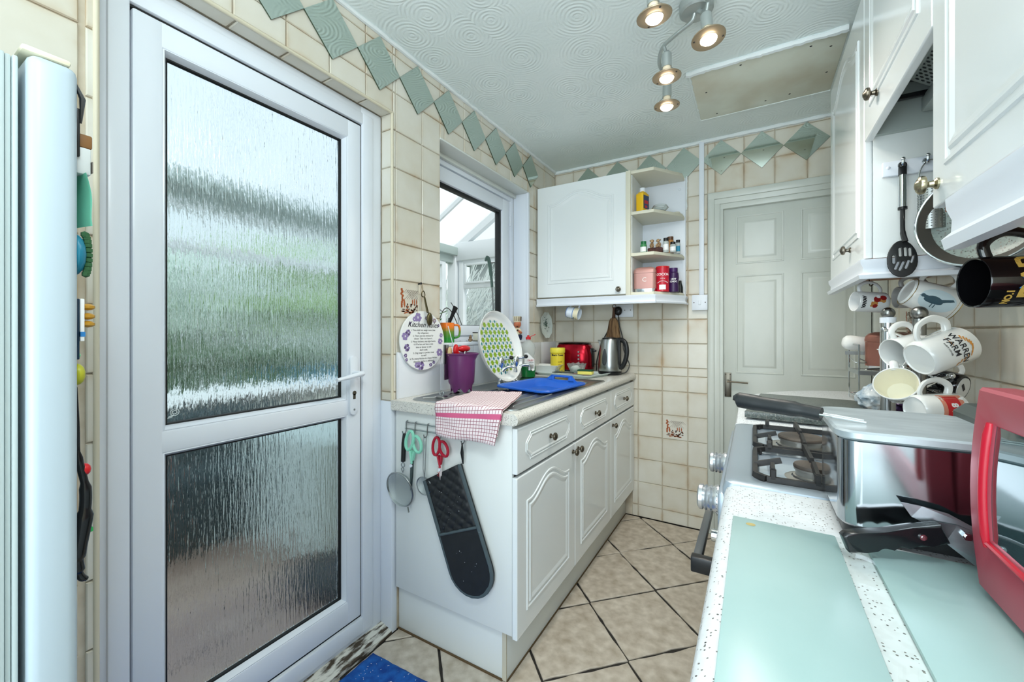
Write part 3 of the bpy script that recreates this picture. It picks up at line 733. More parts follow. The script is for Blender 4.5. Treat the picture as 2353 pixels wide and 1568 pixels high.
for A, B in zip(L, L[1:]):
    for k in range(64): bm.faces.new((A[k], A[(k + 1) % 64], B[(k + 1) % 64], B[k]))
cl_ = obj('cloth', bm, PCL, ta)
bm = bm_new(); ball(bm, (-1.80, 1.26, .03), .17, 1.2, .8, .5, 20); obj('dark_floor_mound', bm, mat('dark_grey_matt', '343c3e', .9), label='dark grey rounded mound low behind the back door glass', category='cushion')  # flattened dark ball low on the conservatory floor
bm = bm_new(); lathe(bm, [(0, 0), (.10, 0), (.14, .26), (.145, .27), (.13, .26), (.09, .02)], 24, Matrix.Translation((-3.50, 2.42, .745)) @ Matrix.Scale(.6, 4)); obj('blue_planter', bm, mat('sky_blue_plastic', '3d9bd4', .5), label='sky blue pot on the conservatory sill seen beside the lock', category='pot')
# plants just outside the kitchen window
pl = thing('potted_geranium', (-1.62, 1.72, 1.10), 'red flowering plant in the conservatory outside the window corner', 'plant')
bx('shelf', -1.75, -1.445, 1.45, 2.2, 1.075, 1.10, CW, None, label='white ledge under the plants outside the window', category='shelf')
bm = bm_new(); lathe(bm, [(0, 0), (.05, 0), (.07, .09), (.06, .085)], 16, Matrix.Translation((-1.62, 1.66, 1.10))); obj('pot', bm, mat('terracotta', 'a9603f', .8), pl)
LEAF = mat('leaf_green', '6f9a6a', .6)
def leaf(bm, p, d, L, wd):
    d = Vector(d).normalized(); s = d.cross(Vector((0, 0, 1))).normalized(); u = s.cross(d); p = Vector(p)
    v = [bm.verts.new(q) for q in (p, p + d * L * .5 + s * wd, p + d * L + u * -.1 * L, p + d * L * .5 - s * wd)]; c = bm.verts.new(p + d * L * .5 + u * .12 * L)
    for a, b in zip(v, v[1:] + v[:1]): bm.faces.new((a, b, c))
e = random.Random(12); bm = bm_new(); bs = bm_new(); bf = bm_new()
for k in range(70):
    p = Vector((-1.62 + e.gauss(0, .05), 1.66 + e.gauss(0, .09), 1.19 + abs(e.gauss(0, .07)))); leaf(bm, p, (e.uniform(-1, 1), e.uniform(-1, 1), e.uniform(-.2, .8)), e.uniform(.025, .05), .010)
for k in range(9): tube(bs, spline([(-1.62, 1.66, 1.17), (-1.62 + e.uniform(-.05, .05), 1.66 + e.uniform(-.08, .1), 1.26), (-1.6 + e.uniform(-.1, .1), 1.66 + e.uniform(-.15, .2), 1.34)], 3), .0025, 5)
for (y, z) in ((1.615, 1.325), (1.64, 1.335), (1.60, 1.345), (1.575, 1.33)):
    for q in range(6): leaf(bf, (-1.57, y, z), (math.cos(q), math.sin(q * 1.7), math.sin(q)), .022, .010)
obj('foliage', bm, LEAF, pl, kind='stuff', smooth=False); obj('stem', bs, mat('stem_green', '5d7f52', .7), pl); obj('blossom', bf, mat('red_petals', 'd03a48', .6), pl, smooth=False)
bm = bm_new()
tube(bm, spline([(-1.60, 1.85, 1.25), (-1.60, 1.92, 1.36), (-1.60, 2.0, 1.33), (-1.60, 2.08, 1.2)], 5), .003, 5); tube(bm, spline([(-1.6, 1.9, 1.34), (-1.6, 1.83, 1.37), (-1.6, 1.78, 1.36)], 4), .002, 5); tube(bm, spline([(-1.6, 1.98, 1.4), (-1.6, 2.06, 1.31), (-1.6, 2.14, 1.16)], 4), .0025, 5); tube(bm, spline([(-1.6, 2.08, 1.2), (-1.6, 2.06, 1.12), (-1.6, 2.04, 1.10)], 3), .003, 5)
obj('bare_stem_plant', bm, mat('dark_stems', '4a4440', .8), label='thin bare plant stems outside the window behind the platter', category='plant')
# pruning saw hung outside the window edge
ps = thing('pruning_saw', (-1.47, 2.22, 1.35), 'pruning saw with green curved handle hanging outside the window', 'saw')
bm = bm_new(); tube(bm, spline([(-1.47, 2.165, 1.672), (-1.47, 2.175, 1.69), (-1.47, 2.20, 1.685), (-1.47, 2.222, 1.62), (-1.47, 2.235, 1.55), (-1.47, 2.24, 1.51)], 5), [.010] * 6 + [.016] * 12 + [.012] * 8, 10, flat=.6); obj('handle', bm, mat('saw_green', '35584c', .4), ps)
bm = bm_new(); prism(bm, [(2.23, 1.52), (2.25, 1.52), (2.262, 1.36), (2.255, 1.30)], -1.471, -1.469, 'x'); obj('blade', bm, STEEL, ps)
bm = bm_new(); cyl(bm, (-1.475, 2.215, 1.665), (-1.405, 2.215, 1.665), .003, seg=8); obj('nail', bm, SCREW, ps)
# ================================================================== LEFT BASE CABINETS, WORKTOP, SINK
DX = -.685
def cab_door(name, parent, plane, u0, u1, z0, z1, loop, th=.02, out=1, axis='X', m=None, bev=.004, psc=1.4):
    """slab with routed relief. axis X: plane X=plane facing out*(+x); axis Y: plane Y=plane facing out*(+y)"""
    bm = bm_new()
    a, b = sorted((plane, plane - out * th))
    if axis == 'X': box(bm, a, b, u0, u1, z0, z1, bev, 3); P = lambda u, v, h: (plane + out * h, u, v)
    else: box(bm, u0, u1, a, b, z0, z1, bev, 3); P = lambda u, v, h: (u, plane + out * h, v)
    if loop: relief(bm, loop, [(o * psc, h * (1.5 if psc >= 1 else 1)) for o, h in PROF], P)
    return obj(name, bm, m or GLOSSWHITE, parent, ang=10)
edges = [1.194, 1.7155, 2.246, 2.757]
labs = ['white base cabinet nearest the back door with oven glove on its side', 'middle white base cabinet under the sink bowl', 'white base cabinet against the tiled back wall under the kettle']
base_cabs = []
for i in range(3):
    a, b = edges[i], edges[i + 1]; t_ = thing('base_cabinet', (-.97, (a + b) / 2, .15), labs[i], 'cabinet', 'white base cabinets under the sink worktop'); base_cabs.append(t_)
    bm = bm_new()
    if i == 0: box(bm, -1.255, DX - .022, 1.200, 1.216, .185, .905, .001)
    box(bm, -1.255, DX - .022, a + .024, b - .002, .185, .20); box(bm, -1.255, -1.24, a + .024, b - .002, .2, .90); box(bm, -1.255, DX - .022, b - .018, b - .002, .2, .90); box(bm, DX - .04, DX - .022, a + .024, b - .002, .87, .905)
    obj('carcass', bm, CARC, t_)
    g = .002
    d = cab_door('door', t_, DX, a + g, b - g, .178, .726, arch_loop(a + .068, b - .068, .245, .690, .058))
    dr = cab_door('drawer_front', t_, DX, a + g, b - g, .737, .893, drawer_loop(a + .062, b - .062, .768, .866), psc=.65)
    m_ = (a + b) / 2
    knob(dr, (DX + .002, m_, .815), (1, 0, 0))
    knob(d, (DX + .001, [b - .030, a + .030, a + .030][i], .695), (1, 0, 0))
PL = mat('plinth_white', 'd9ddd9', .4)
t_ = thing('plinth', (-.97, 1.9, 0), 'white kickboard running under the left cabinets', 'plinth')
bx('front_board', -.757, -.742, 1.222, 2.757, .004, .176, PL, t_, .001); bx('side_board', -1.26, -.757, 1.222, 1.234, .004, .178, CARC, t_, .001)
bx('dark_base_line', -1.26, -.7565, 1.2165, 1.2215, .0, .006, mat('dark_brown_line', '5e4a30', .7), t_); bx('dark_base_line', -.7425, -.7385, 1.222, 2.757, .0, .006, mat('dark_brown_line', '5e4a30', .7), t_)  # thin dark brown strips along the foot of the kickboard
bx('edge_strip', -.7575, -.7415, 1.2185, 1.224, .004, .178, mat('chipped_edge', 'c8c2b0', .6), t_)
# worktop with cut-out for the sink
wt = thing('worktop', (-.97, 1.97, .905), 'grey speckled laminate worktop with a rounded front edge around the sink', 'worktop')
SX0, SX1, SY0, SY1 = -1.20, -.705, 1.215, 2.235
bm = bm_new()
prof = [(-.735, .905), (-.690, .905), (-.678, .909), (-.6735, .918), (-.673, .928), (-.677, .938), (-.687, .944), (-.700, .9455), (-.735, .9455)]
prism(bm, prof, 1.180, 2.762, 'y')
box(bm, -1.258, -.735, 1.180, 2.762, .905, .920); box(bm, -1.258, -.735, 1.180, 1.26, .920, .9455); box(bm, -1.258, -.735, 2.19, 2.762, .920, .9455); box(bm, -1.258, -1.15, 1.26, 2.19, .920, .9455)
obj('top', bm, WTOP, wt, ang=50)
bx('end_strip', -1.26, -.70, 1.178, 1.181, .908, .944, WTOP, wt)
# sink
sk = thing('kitchen_sink', (-.95, 1.72, .945), 'stainless steel inset sink with ribbed drainer and two chrome taps', 'sink')
bm = bm_new(); zt = .9475
def lp(x0, x1, y0, y1, r, n=5): return rrect(x0, x1, y0, y1, r, n)
rings = [(lp(SX0, SX1, SY0, SY1, .04), .9458), (lp(SX0 + .003, SX1 - .003, SY0 + .003, SY1 - .003, .037), .9505), (lp(SX0 + .010, SX1 - .010, SY0 + .010, SY1 - .010, .032), .9500), (lp(SX0 + .014, SX1 - .014, SY0 + .014, SY1 - .014, .03), zt),
    (lp(-1.075, -.755, 1.715, 2.145, .06), zt), (lp(-1.070, -.760, 1.720, 2.140, .058), .943), (lp(-1.055, -.775, 1.735, 2.125, .05), .922)]
RR = [[bm.verts.new((x, y, z)) for x, y in L] for L, z in rings]
for A, B in zip(RR, RR[1:]):
    for i in range(len(A)): bm.faces.new((A[i], A[(i + 1) % len(A)], B[(i + 1) % len(A)], B[i]))
bm.faces.new(RR[-1]); obj('basin', bm, STEEL, sk)
bm = bm_new()
for k in range(8):
    x = -1.09 + k * .047; tube(bm, [(x, 1.30, zt + .0003), (x, 1.67 - abs(k - 4) * .012, zt + .0003)], .0032, 6)
for k in range(8): ball(bm, (-1.09 + k * .047, 1.30, zt), .0045, 1, 1, .5, 8)
obj('drainer_rib', bm, STEEL, sk)
def tap(x, y, lev):
    bm = bm_new()
    lathe(bm, [(0, 0), (.024, 0), (.025, .004), (.016, .009), (.0125, .02), (.0115, .06), (.014, .085), (.019, .10), (.021, .115), (.019, .13), (.014, .138), (0, .14)], 20, Matrix.Translation((x, y, zt)))
    D = lambda r, z: (x + r * .80, y + r * .60, zt + z)
    tube(bm, spline([D(.003, .055), D(.018, .076), D(.042, .088), D(.064, .090), D(.078, .084), D(.080, .070)], 5), [.011] * 8 + [.0085] * 18, 12)
    cyl(bm, D(.080, .074), D(.080, .060), .0105)
    tb = obj('tap', bm, CHROME, sk, ang=50)
    bm = bm_new(); tube(bm, [D(0, .126), D(.028, .128), D(.052, .134)], [.010, .006, .005], 10); obj('lever', bm, CHROME, tb)
    bm = bm_new(); ball(bm, D(.058, .136), .0115, 1.1, 1.1, .95, 14); obj('lever_tip', bm, BLACK, tb)
tap(-1.150, 1.832, 0); tap(-1.135, 1.965, 0)
pg = thing('sink_plug', (-1.14, 1.31, zt), 'sink plug with ring lying on the drainer corner', 'plug')
bm = bm_new(); lathe(bm, [(0, 0), (.024, 0), (.026, .004), (.020, .007), (0, .008)], 20, Matrix.Translation((-1.12, 1.325, zt + .0005))); obj('plug_body', bm, STEEL, pg)
bm = bm_new(); tube(bm, [(-1.12 + .010 * math.cos(R(a)), 1.325, zt + .018 + .011 * math.sin(R(a))) for a in range(0, 360, 24)], .0016, 6, True); obj('ring', bm, STEEL, pg)
bm = bm_new(); tube(bm, spline([(-1.12, 1.325, zt + .005), (-1.135, 1.30, zt + .003), (-1.15, 1.28, zt + .003), (-1.165, 1.26, zt + .003)], 4), .0022, 6); obj('chain', bm, STEEL, pg)
# blue washing-up bowl
BLU = mat('blue_bowl_plastic', '1f5fc4', .32)
bw = thing('washing_up_bowl', (-.88, 1.80, .95), 'bright blue plastic washing up bowl with cut-out handle in the sink', 'bowl')
bm = bm_new(); rg = []
Mb = Matrix.Translation((-.888, 1.80, 0)) @ Matrix.Rotation(R(-6), 4, 'Z')
for (hx, hy, r, z) in ((.150, .198, .05, .955), (.152, .200, .052, .961), (.148, .196, .05, .9655), (.130, .176, .045, .962), (.118, .155, .05, .945), (.108, .14, .05, .928)):
    rg.append([bm.verts.new(Mb @ Vector((x, y, z + (.006 if x < 0 else 0)))) for x, y in rrect(-hx, hx, -hy, hy, r, 5)])
for A, B in zip(rg, rg[1:]):
    for i in range(len(A)): bm.faces.new((A[i], A[(i + 1) % len(A)], B[(i + 1) % len(A)], B[i]))
bm.faces.new(rg[-1]); obj('bowl_body', bm, BLU, bw)
bm = bm_new() # raised lug handle with a slot
pts = [(-.085, .962), (-.060, .992), (.060, .992), (.085, .962)]
for (u0, u1, w0, w1) in ((-.062, -.042, .955, .990), (.042, .062, .955, .990), (-.062, .062, .982, .993), (-.08, .08, .955, .968)):
    box(bm, u0, u1, .178, .192, w0, w1, .003)
prism(bm, [(-.10, .958), (-.06, .958), (-.06, .990)], .178, .192, 'y'); prism(bm, [(.10, .958), (.06, .990), (.06, .958)], .178, .192, 'y')
xf(bm, bm.verts, Mb @ Matrix.Translation((0, .185, .975)) @ Matrix.Rotation(R(-18), 4, 'X') @ Matrix.Translation((0, -.185, -.975))); obj('handle', bm, BLU, bw)

# ================================================================== LEFT COUNTER THINGS
# oval-looking round platter leaning on the upstand
def frame3(o, n, up=(0, 0, 1)):
    n = Vector(n).normalized(); x = Vector(up).cross(n).normalized(); y = n.cross(x); return axes(o, x, y, n)
pt = thing('patterned_platter', (-1.12, 1.85, .95), 'large white platter with green and teal flower pattern behind the taps', 'platter')
Mp = frame3((-1.168, 1.835, 1.140), (1, -.02, .26))
bm = bm_new(); PS = (.98, 1.0)
lathe(bm, [(0, 0), (.158, 0), (.166, .003), (.176, .018), (.187, .031), (.190, .032), (.191, .029), (.180, .012), (.165, -.004), (0, -.006)], 64, Mp); obj('dish', bm, CERAM, pt)
GF = mat('green_flower_print', '86a81e', .3); TF = mat('teal_flower_print', '1f7c85', .3); LF = mat('light_teal_print', '7fc3c9', .3)
bm = bm_new()
def flower(u, v, r, n, depth, mi, h=.0006):
    vs = []
    for k in range(n * 2):
        q = r if k % 2 == 0 else r * depth; a = PI * k / n; vs.append(bm.verts.new(Mp @ Vector((u + q * math.cos(a), v + q * math.sin(a), h))))
    f = bm.faces.new(vs); f.material_index = mi
st = .040
for i in range(-4, 5):
    for j in range(-4, 5):
        for (ou, ov, r, n, dp, mi) in ((0, 0, .0168, 8, .66, 0), (st / 2, st / 2, .0115, 8, .5, 1), (st / 2, 0, .0040, 4, .6, 2), (0, st / 2, .0040, 4, .6, 2)):
            u, v = (i * st + ou), (j * st + ov)
            if math.hypot(u, v) + r * .7 < .158: flower(u, v, r, n, dp, mi)
            if mi == 1 and math.hypot(u, v) < .138:
                for q in range(4): flower(u + .015 * math.cos(PI / 4 + q * PI / 2), v + .015 * math.sin(PI / 4 + q * PI / 2), .003, 4, .6, 2)
obj('flower_print', bm, [GF, TF, LF], pt, smooth=False)

# purple utensil pot
PUR = mat('purple_plastic', '642b60', .35)
up_ = thing('utensil_pot', (-1.135, 1.475, zt), 'purple plastic pot holding kitchen utensils on the drainer', 'pot')
bm = bm_new(); Mq = Matrix.Translation((-1.135, 1.478, zt + .002))
lathe(bm, [(.0, .028), (.044, .028), (.044, 0), (.049, 0), (.051, .035), (.053, .05), (.066, .060), (.0, .0)][:0] + [(0, .03), (.042, .03), (.043, 0), (.0475, 0), (.050, .032), (.058, .045), (.064, .145), (.066, .165), (.071, .170), (.072, .174), (.068, .176), (.063, .168), (.060, .14), (.052, .04), (0, .036)], 36, Mq)
for v in bm.verts:  # arch cut in the foot, spout at rim
    l = Mq.inverted() @ v.co
    a = math.atan2(l.y, l.x)
    if l.z > .16: v.co += Vector((math.cos(a), math.sin(a), 0)) * .008 * max(0, math.cos((a - R(25)) * 1)) ** 8
    if l.z < .005:
        v.co.z += .022 * max(0, math.cos(a - R(-62)) ** 24) + .022 * max(0, math.cos(a - R(60)) ** 24) + .022 * max(0, math.cos(a - R(178)) ** 24)
obj('pot_body', bm, PUR, up_)
def utensil(name, pts, r, m, label, cat='utensil', flat=1, parent=None):
    t_ = thing(name, pts[0], label, cat); bm = bm_new(); tube(bm, spline(pts, 6), r, 10, flat=flat); obj('handle', bm, m, t_); return t_
zz = zt + .18
b1 = utensil('masher', [(-1.12, 1.47, zz - .11), (-1.125, 1.49, zz + .0), (-1.13, 1.50, zz + .02)], .004, STEEL, 'kitchen utensil with thick glossy red handle in the purple pot')
bm = bm_new(); ball(bm, (-1.135, 1.498, zz + .016), .020, .9, 2.1, .8, 16); obj('grip', bm, RED, b1)
b2 = utensil('peeler', [(-1.155, 1.46, zz - .1), (-1.150, 1.45, zz - .02), (-1.145, 1.445, zz)], .005, STEEL, 'red handled peeler standing upright in the purple pot')
bm = bm_new(); ball(bm, (-1.140, 1.445, zz + .013), .015, .8, 1, 1.7, 14); ball(bm, (-1.14, 1.452, zz - .003), .012, .9, 1.2, 1, 10); obj('grip', bm, RED, b2)
b3 = utensil('wooden_spoon', [(-1.165, 1.44, zz - .13), (-1.160, 1.43, zz), (-1.158, 1.425, zz + .01)], .005, mat('pale_wood', 'c9b083', .6), 'pale wooden spoon handle beside the red peeler')
bm = bm_new(); ball(bm, (-1.157, 1.424, zz + .004), .014, .5, 1, 1.7, 14); obj('bowl_end', bm, MATS['pale_wood'], b3)
b4 = thing('flat_grater', (-1.175, 1.42, zz - .1), 'grey patterned flat utensil at the back of the purple pot', 'utensil')
bx('blade', -1.180, -1.176, 1.408, 1.440, zz - .12, zz + .035, STEEL, b4, .001); bx('grip', -1.183, -1.173, 1.410, 1.416, zz - .05, zz + .035, BLACK, b4, .001)
b5 = utensil('thin_skewer', [(-1.17, 1.52, zz - .12), (-1.20, 1.50, zz + .03), (-1.23, 1.50, zz + .12)], .0022, mat('clear_plastic_rod', 'c3cdd2', .3), 'thin clear rod leaning out of the purple pot')

# washing-up liquid
bo = thing('washing_up_liquid', (-1.17, 2.17, .95), 'clear washing up liquid bottle with red cap, green liquid and white label', 'bottle')
Mo = Matrix.Translation((-1.165, 2.17, .9505)) @ Matrix.Rotation(R(42), 4, 'Z')
PETP = mat('clear_bottle_plastic', 'c6ccc8', .12, alpha=.5); 
def bprof(p, m, name, sx=.040, sy=.026):
    bm = bm_new(); lathe(bm, p, 32, Mo, sx=1, sy=.62); return obj(name, bm, m, bo)
bprof([(0, .0), (.038, .0), (.042, .006), (.043, .05), (.042, .09), (.037, .115), (.036, .125), (.042, .15), (.043, .175), (.037, .198), (.022, .212), (.013, .219), (.012, .228), (0, .228)], PETP, 'bottle_body')
bprof([(0, -.0004), (.0385, -.0004), (.0426, .006), (.0437, .05), (.0434, .063), (.030, .064)], mat('green_detergent', '0c6a30', .15), 'liquid')
bm = bm_new(); lathe(bm, [(0, .224), (.015, .224), (.0155, .236), (.012, .240), (.007, .242), (.006, .250), (0, .251)], 18, Mo); obj('cap', bm, RED, bo)
bm = bm_new(); Mo2 = Mo
tube(bm, [Mo @ Vector((.010, 0, .240)), Mo @ Vector((.030, 0, .248)), Mo @ Vector((.043, 0, .254))], [.003, .0035, .0045], 8, flat=.6); obj('flip_lid', bm, RED, bo)
LB = mat('white_label', 'f2f4f4', .35)
def facecam(o, n): # helper matrix for flat labels facing direction n
    return frame3(o, n)
Ml = frame3((-1.165 + .0225 * .9, 2.17 - .0265 * .9, 1.045), (.62, -.78, 0))
bm = bm_new(); L_ = [(-.030, .050), (-.012, .052), (.030, .012), (.030, -.052), (.018, -.056), (-.030, -.012)]
vs = [bm.verts.new(Ml @ Vector((x, y, .0045 + .012 * (1 - (x / .04) ** 2) - .006))) for x, y in L_]; bm.faces.new(vs); 
for v in bm.verts: pass
lb = obj('label', bm, LB, bo, smooth=False)
text('brand_word', 'FAIRY'.replace('FAIRY', 'FAIRY'), .016, Ml @ Matrix.Translation((.008, .002, .0135)), INKR, lb)
text('small_print', 'ORIGINAL', .006, Ml @ Matrix.Translation((.010, -.008, .0135)), INKB, lb)
bm = bm_new()
for k in range(9): box(bm, -.004 + k * .0032, -.004 + k * .0032 + (.0018 if k % 2 else .001), -.040, -.018, .0130, .0136)
xf(bm, bm.verts, Ml); obj('bar_lines', bm, INKB, lb, smooth=False)

# tray group at the back
TR = mat('pale_tray', 'd7e6e3', .3)
ty = thing('drip_tray', (-1.02, 2.47, .9455), 'pale green tray under the soap dish and sponge', 'tray')
bm = bm_new(); rg = []; Mt = Matrix.Translation((-1.00, 2.455, .946)) @ Matrix.Rotation(R(-12), 4, 'Z')
for hx, hy, r, z in ((.19, .125, .03, 0), (.205, .14, .035, .014), (.209, .144, .036, .0155), (.206, .141, .035, .017), (.190, .126, .03, .005)):
    rg.append([bm.verts.new(Mt @ Vector((x, y, z))) for x, y in rrect(-hx, hx, -hy, hy, r, 4)])
bm.faces.new(rg[0])
for A, B in zip(rg, rg[1:]):
    for i in range(len(A)): bm.faces.new((A[i], A[(i + 1) % len(A)], B[(i + 1) % len(A)], B[i]))
bm.faces.new(rg[-1]); obj('tray_body', bm, TR, ty)
wd = thing('square_dish', (-1.165, 2.43, .952), 'white square ceramic dish with sloping sides on the tray', 'dish')
bm = bm_new(); rg = []; Mt2 = Matrix.Translation((-1.165, 2.435, .952)) @ Matrix.Rotation(R(8), 4, 'Z')
for h, z in ((.058, 0), (.085, .047), (.092, .052), (.090, .054), (.082, .050), (.056, .006)):
    rg.append([bm.verts.new(Mt2 @ Vector((x, y * .8, z))) for x, y in rrect(-h, h, -h, h, .012, 3)])
bm.faces.new(rg[0])
for A, B in zip(rg, rg[1:]):
    for i in range(len(A)): bm.faces.new((A[i], A[(i + 1) % len(A)], B[(i + 1) % len(A)], B[i]))
bm.faces.new(rg[-1]); obj('dish_body', bm, CERAM, wd)
CUT = mat('cut_glass', 'eef4f2', .06, trans=.85, ior=1.45)
gb = thing('cut_glass_bowl', (-.98, 2.47, .952), 'cut glass bowl holding a lump of white soap', 'bowl')
bm = bm_new(); vs = lathe(bm, [(0, 0), (.030, 0), (.034, .006), (.052, .036), (.060, .056), (.063, .062), (.058, .058), (.048, .036), (.028, .010), (0, .008)], 36, Matrix.Translation((-.975, 2.47, .953)))
for v in vs:
    a = math.atan2(v.co.y - 2.47, v.co.x + .975); z = v.co.z - .953
    if z > .05: v.co.z += .005 * abs(math.sin(a * 6))
    if z > .02: f = 1 + .05 * math.sin(a * 18); v.co.x = -.975 + (v.co.x + .975) * f; v.co.y = 2.47 + (v.co.y - 2.47) * f
obj('bowl_glass', bm, CUT, gb, smooth=False)
bm = bm_new(); ball(bm, (-.978, 2.465, .985), .03, 1.1, 1, .7, 14)
for v in bm.verts: v.co += Vector(noise.noise_vector(v.co * 40)) * .006
obj('soap_lump', bm, mat('white_soap', 'eef2ef', .5), label='lump of white soap sitting in the cut glass bowl', category='soap')
bm = bm_new(); box(bm, -.935, -.845, 2.375, 2.425, .960, .980, .004); sp = None
spn = thing('scouring_sponge', (-.89, 2.40, .96), 'yellow sponge with green scourer top at the tray corner', 'sponge')
M_ = Matrix.Translation((-.89, 2.40, 0)) @ Matrix.Rotation(R(6), 4, 'Z') @ Matrix.Translation((.89, -2.40, 0)); xf(bm, bm.verts, M_); obj('foam', bm, mat('yellow_foam', 'e9dd72', .9), spn)
bm = bm_new(); box(bm, -.936, -.844, 2.374, 2.426, .980, .988, .002); xf(bm, bm.verts, M_); obj('scourer', bm, mat('green_scourer', '1f4f37', .95), spn)
cc = thing('wire_scourer', (-1.05, 2.40, .96), 'clump of dark wire wool between the dish and glass bowl', 'scourer')
bm = bm_new(); e = random.Random(2); tube(bm, spline([(-1.06 + e.gauss(0, .016), 2.385 + e.gauss(0, .012), .962 + abs(e.gauss(0, .008))) for _ in range(60)], 3), .0012, 4); obj('coil', bm, STEEL, cc)
kn = thing('small_spatula', (-1.0, 2.36, .966), 'small dark handled tool lying along the front of the tray', 'utensil')
bm = bm_new(); tube(bm, [(-1.09, 2.345, .968), (-1.02, 2.35, .970), (-.95, 2.36, .972)], [.003, .006, .004], 8, flat=.6); obj('handle', bm, mat('dark_green_plastic', '26332d', .4), kn)
# yellow tub
yt = thing('yellow_tub', (-1.132, 2.525, .9455), 'yellow tub of cleaner with printed band in front of the toaster', 'tub')
bm = bm_new(); M_ = Matrix.Translation((-1.132, 2.522, .9462)); lathe(bm, [(0, 0), (.044, 0), (.047, .004), (.047, .128), (.043, .133), (0, .133)], 32, M_); obj('tub_body', bm, mat('yellow_label', 'e8d23c', .35), yt)
bm = bm_new(); lathe(bm, [(0, .168), (.048, .168), (.0505, .164), (.0505, .140), (.049, .134), (0, .134)], 32, M_); obj('lid', bm, mat('pale_yellow_lid', 'efe04a', .35), yt)
lbp = Vector((1.148 * .37, -.93, 0)).normalized(); n_ = Vector((.40, -.92, 0)).normalized()
def wraptext(name, s, size, center, r, n, z, m, parent, bold=0, rot=0):
    n = Vector(n).normalized(); o = Vector((center[0], center[1], 0)) + n * (r + .0006); o.z = z
    return text(name, s, size, frame3(o, n), m, parent, wrap=r, bold=bold)
wraptext('printed_band', 'Bicarb Power', .016, (-1.132, 2.522), .047, n_, 1.062, INKB, yt, .0006)
wraptext('printed_word', 'soda', .016, (-1.132, 2.522), .047, (.7, -.7, 0), 1.018, mat('brown_print', '7a4d21', .5), yt); wraptext('printed_word', 'clean', .014, (-1.132, 2.522), .047, (.7, -.7, 0), .998, MATS['brown_print'], yt)
# chopping board behind
bx('wooden_block', -1.245, -1.185, 2.56, 2.70, .9455, .992, mat('brown_wood', '7d4f35', .6), None, .004, label='small brown wooden block in the corner behind the square dish', category='block')
# toaster
tr_ = thing('toaster', (-1.08, 2.67, .9455), 'glossy metallic red two slice toaster with black ends', 'toaster')
RM = mat('metallic_red', '9c0f22', .22, .75); bm = bm_new()
def superloop(hx, hy, n=40, p=3.2):
    return [(hx * math.copysign(abs(math.cos(2 * PI * k / n)) ** (2 / p), math.cos(2 * PI * k / n)), hy * math.copysign(abs(math.sin(2 * PI * k / n)) ** (2 / p), math.sin(2 * PI * k / n))) for k in range(n)]
def loft(bm, secs, M=None, cap=True):
    rg = [[bm.verts.new((x, y, z)) for x, y in L] for L, z in secs]
    for A, B in zip(rg, rg[1:]):
        for i in range(len(A)): bm.faces.new((A[i], A[(i + 1) % len(A)], B[(i + 1) % len(A)], B[i]))
    if cap: bm.faces.new(rg[0]); bm.faces.new(rg[-1])
    if M is not None: xf(bm, [v for r in rg for v in r], M)
    return rg
Mt = Matrix.Translation((-1.070, 2.671, .9455)) @ Matrix.Rotation(R(4), 4, 'Z')
loft(bm, [(superloop(.128, .082), .018), (superloop(.133, .086), .03), (superloop(.130, .083), .12), (superloop(.118, .074), .178), (superloop(.108, .066), .190)], Mt); obj('body', bm, RM, tr_)
bm = bm_new(); loft(bm, [(superloop(.118, .074), 0), (superloop(.125, .08), .018)], Mt); obj('base', bm, BLACK, tr_)
bm = bm_new(); loft(bm, [(superloop(.109, .067), .1895), (superloop(.112, .070), .196), (superloop(.106, .064), .201)], Mt)
obj('top_plate', bm, mat('dark_chrome', '3b2a2c', .15, .9), tr_)
bm = bm_new()
for s in (-1, 1): box(bm, -.075, .075, s * .025 - .011, s * .025 + .011, .2005, .202, M=Mt)
obj('slot', bm, RUB, tr_)
bm = bm_new(); box(bm, .118, .150, -.018, .018, .140, .152, .004, M=Mt); obj('lever', bm, BLACK, tr_)
bm = bm_new(); box(bm, .100, .1335, -.035, .035, .03, .165, .012, 3, M=Mt); obj('end_panel', bm, BLACK, tr_)
for k in range(4):
    bm = bm_new(); c = Mt @ Vector((.055, -.0865 + .0012 * k, .140 - k * .024)); d = Mt.to_3x3() @ Vector((0, -1, .08)); cyl(bm, c, c + d.normalized() * .004, .0075, .0065, 14); obj('button', bm, CHROME, tr_)
# kettle
kt = thing('kettle', (-.80, 2.60, .9455), 'brushed steel jug kettle with black handle and water gauge', 'kettle')
Mk = Matrix.Translation((-.80, 2.60, .9455)) @ Matrix.Rotation(R(-10), 4, 'Z')
bm = bm_new(); lathe(bm, [(0, 0), (.070, 0), (.074, .006), (.074, .016), (.066, .020), (0, .020)], 40, Mk); obj('power_base', bm, BLACK, kt)
bm = bm_new(); lathe(bm, [(.072, .024), (.0745, .030), (.074, .06), (.068, .14), (.060, .20), (.055, .222), (.052, .228), (0, .230)], 48, Mk)
prism(bm, [(-.040, .205), (-.078, .222), (-.066, .19), (-.060, .165)], -.020, .020, 'y', .004, M=Mk); obj('jug', bm, STEEL, kt)
bm = bm_new(); lathe(bm, [(.0, .2295), (.050, .2295), (.047, .236), (.02, .241), (0, .242)], 32, Mk); lathe(bm, [(.07, .018), (.0735, .020), (.0735, .026), (.07, .027)], 32, Mk); obj('lid', bm, BLACK, kt)
bm = bm_new(); pts = spline([(.052, 0, .222), (.085, 0, .222), (.108, 0, .20), (.116, 0, .15), (.108, 0, .10), (.09, 0, .06), (.072, 0, .045)], 6)
tube(bm, [Mk @ p for p in pts], .0125, 12, flat=1.2); box(bm, .050, .075, -.014, .014, .04, .225, .006, M=Mk); obj('handle', bm, BLACK, kt)
bm = bm_new(); g_ = frame3(Mk @ Vector((.0, -.0715, .115)), Mk.to_3x3() @ Vector((0, -1, .13)))
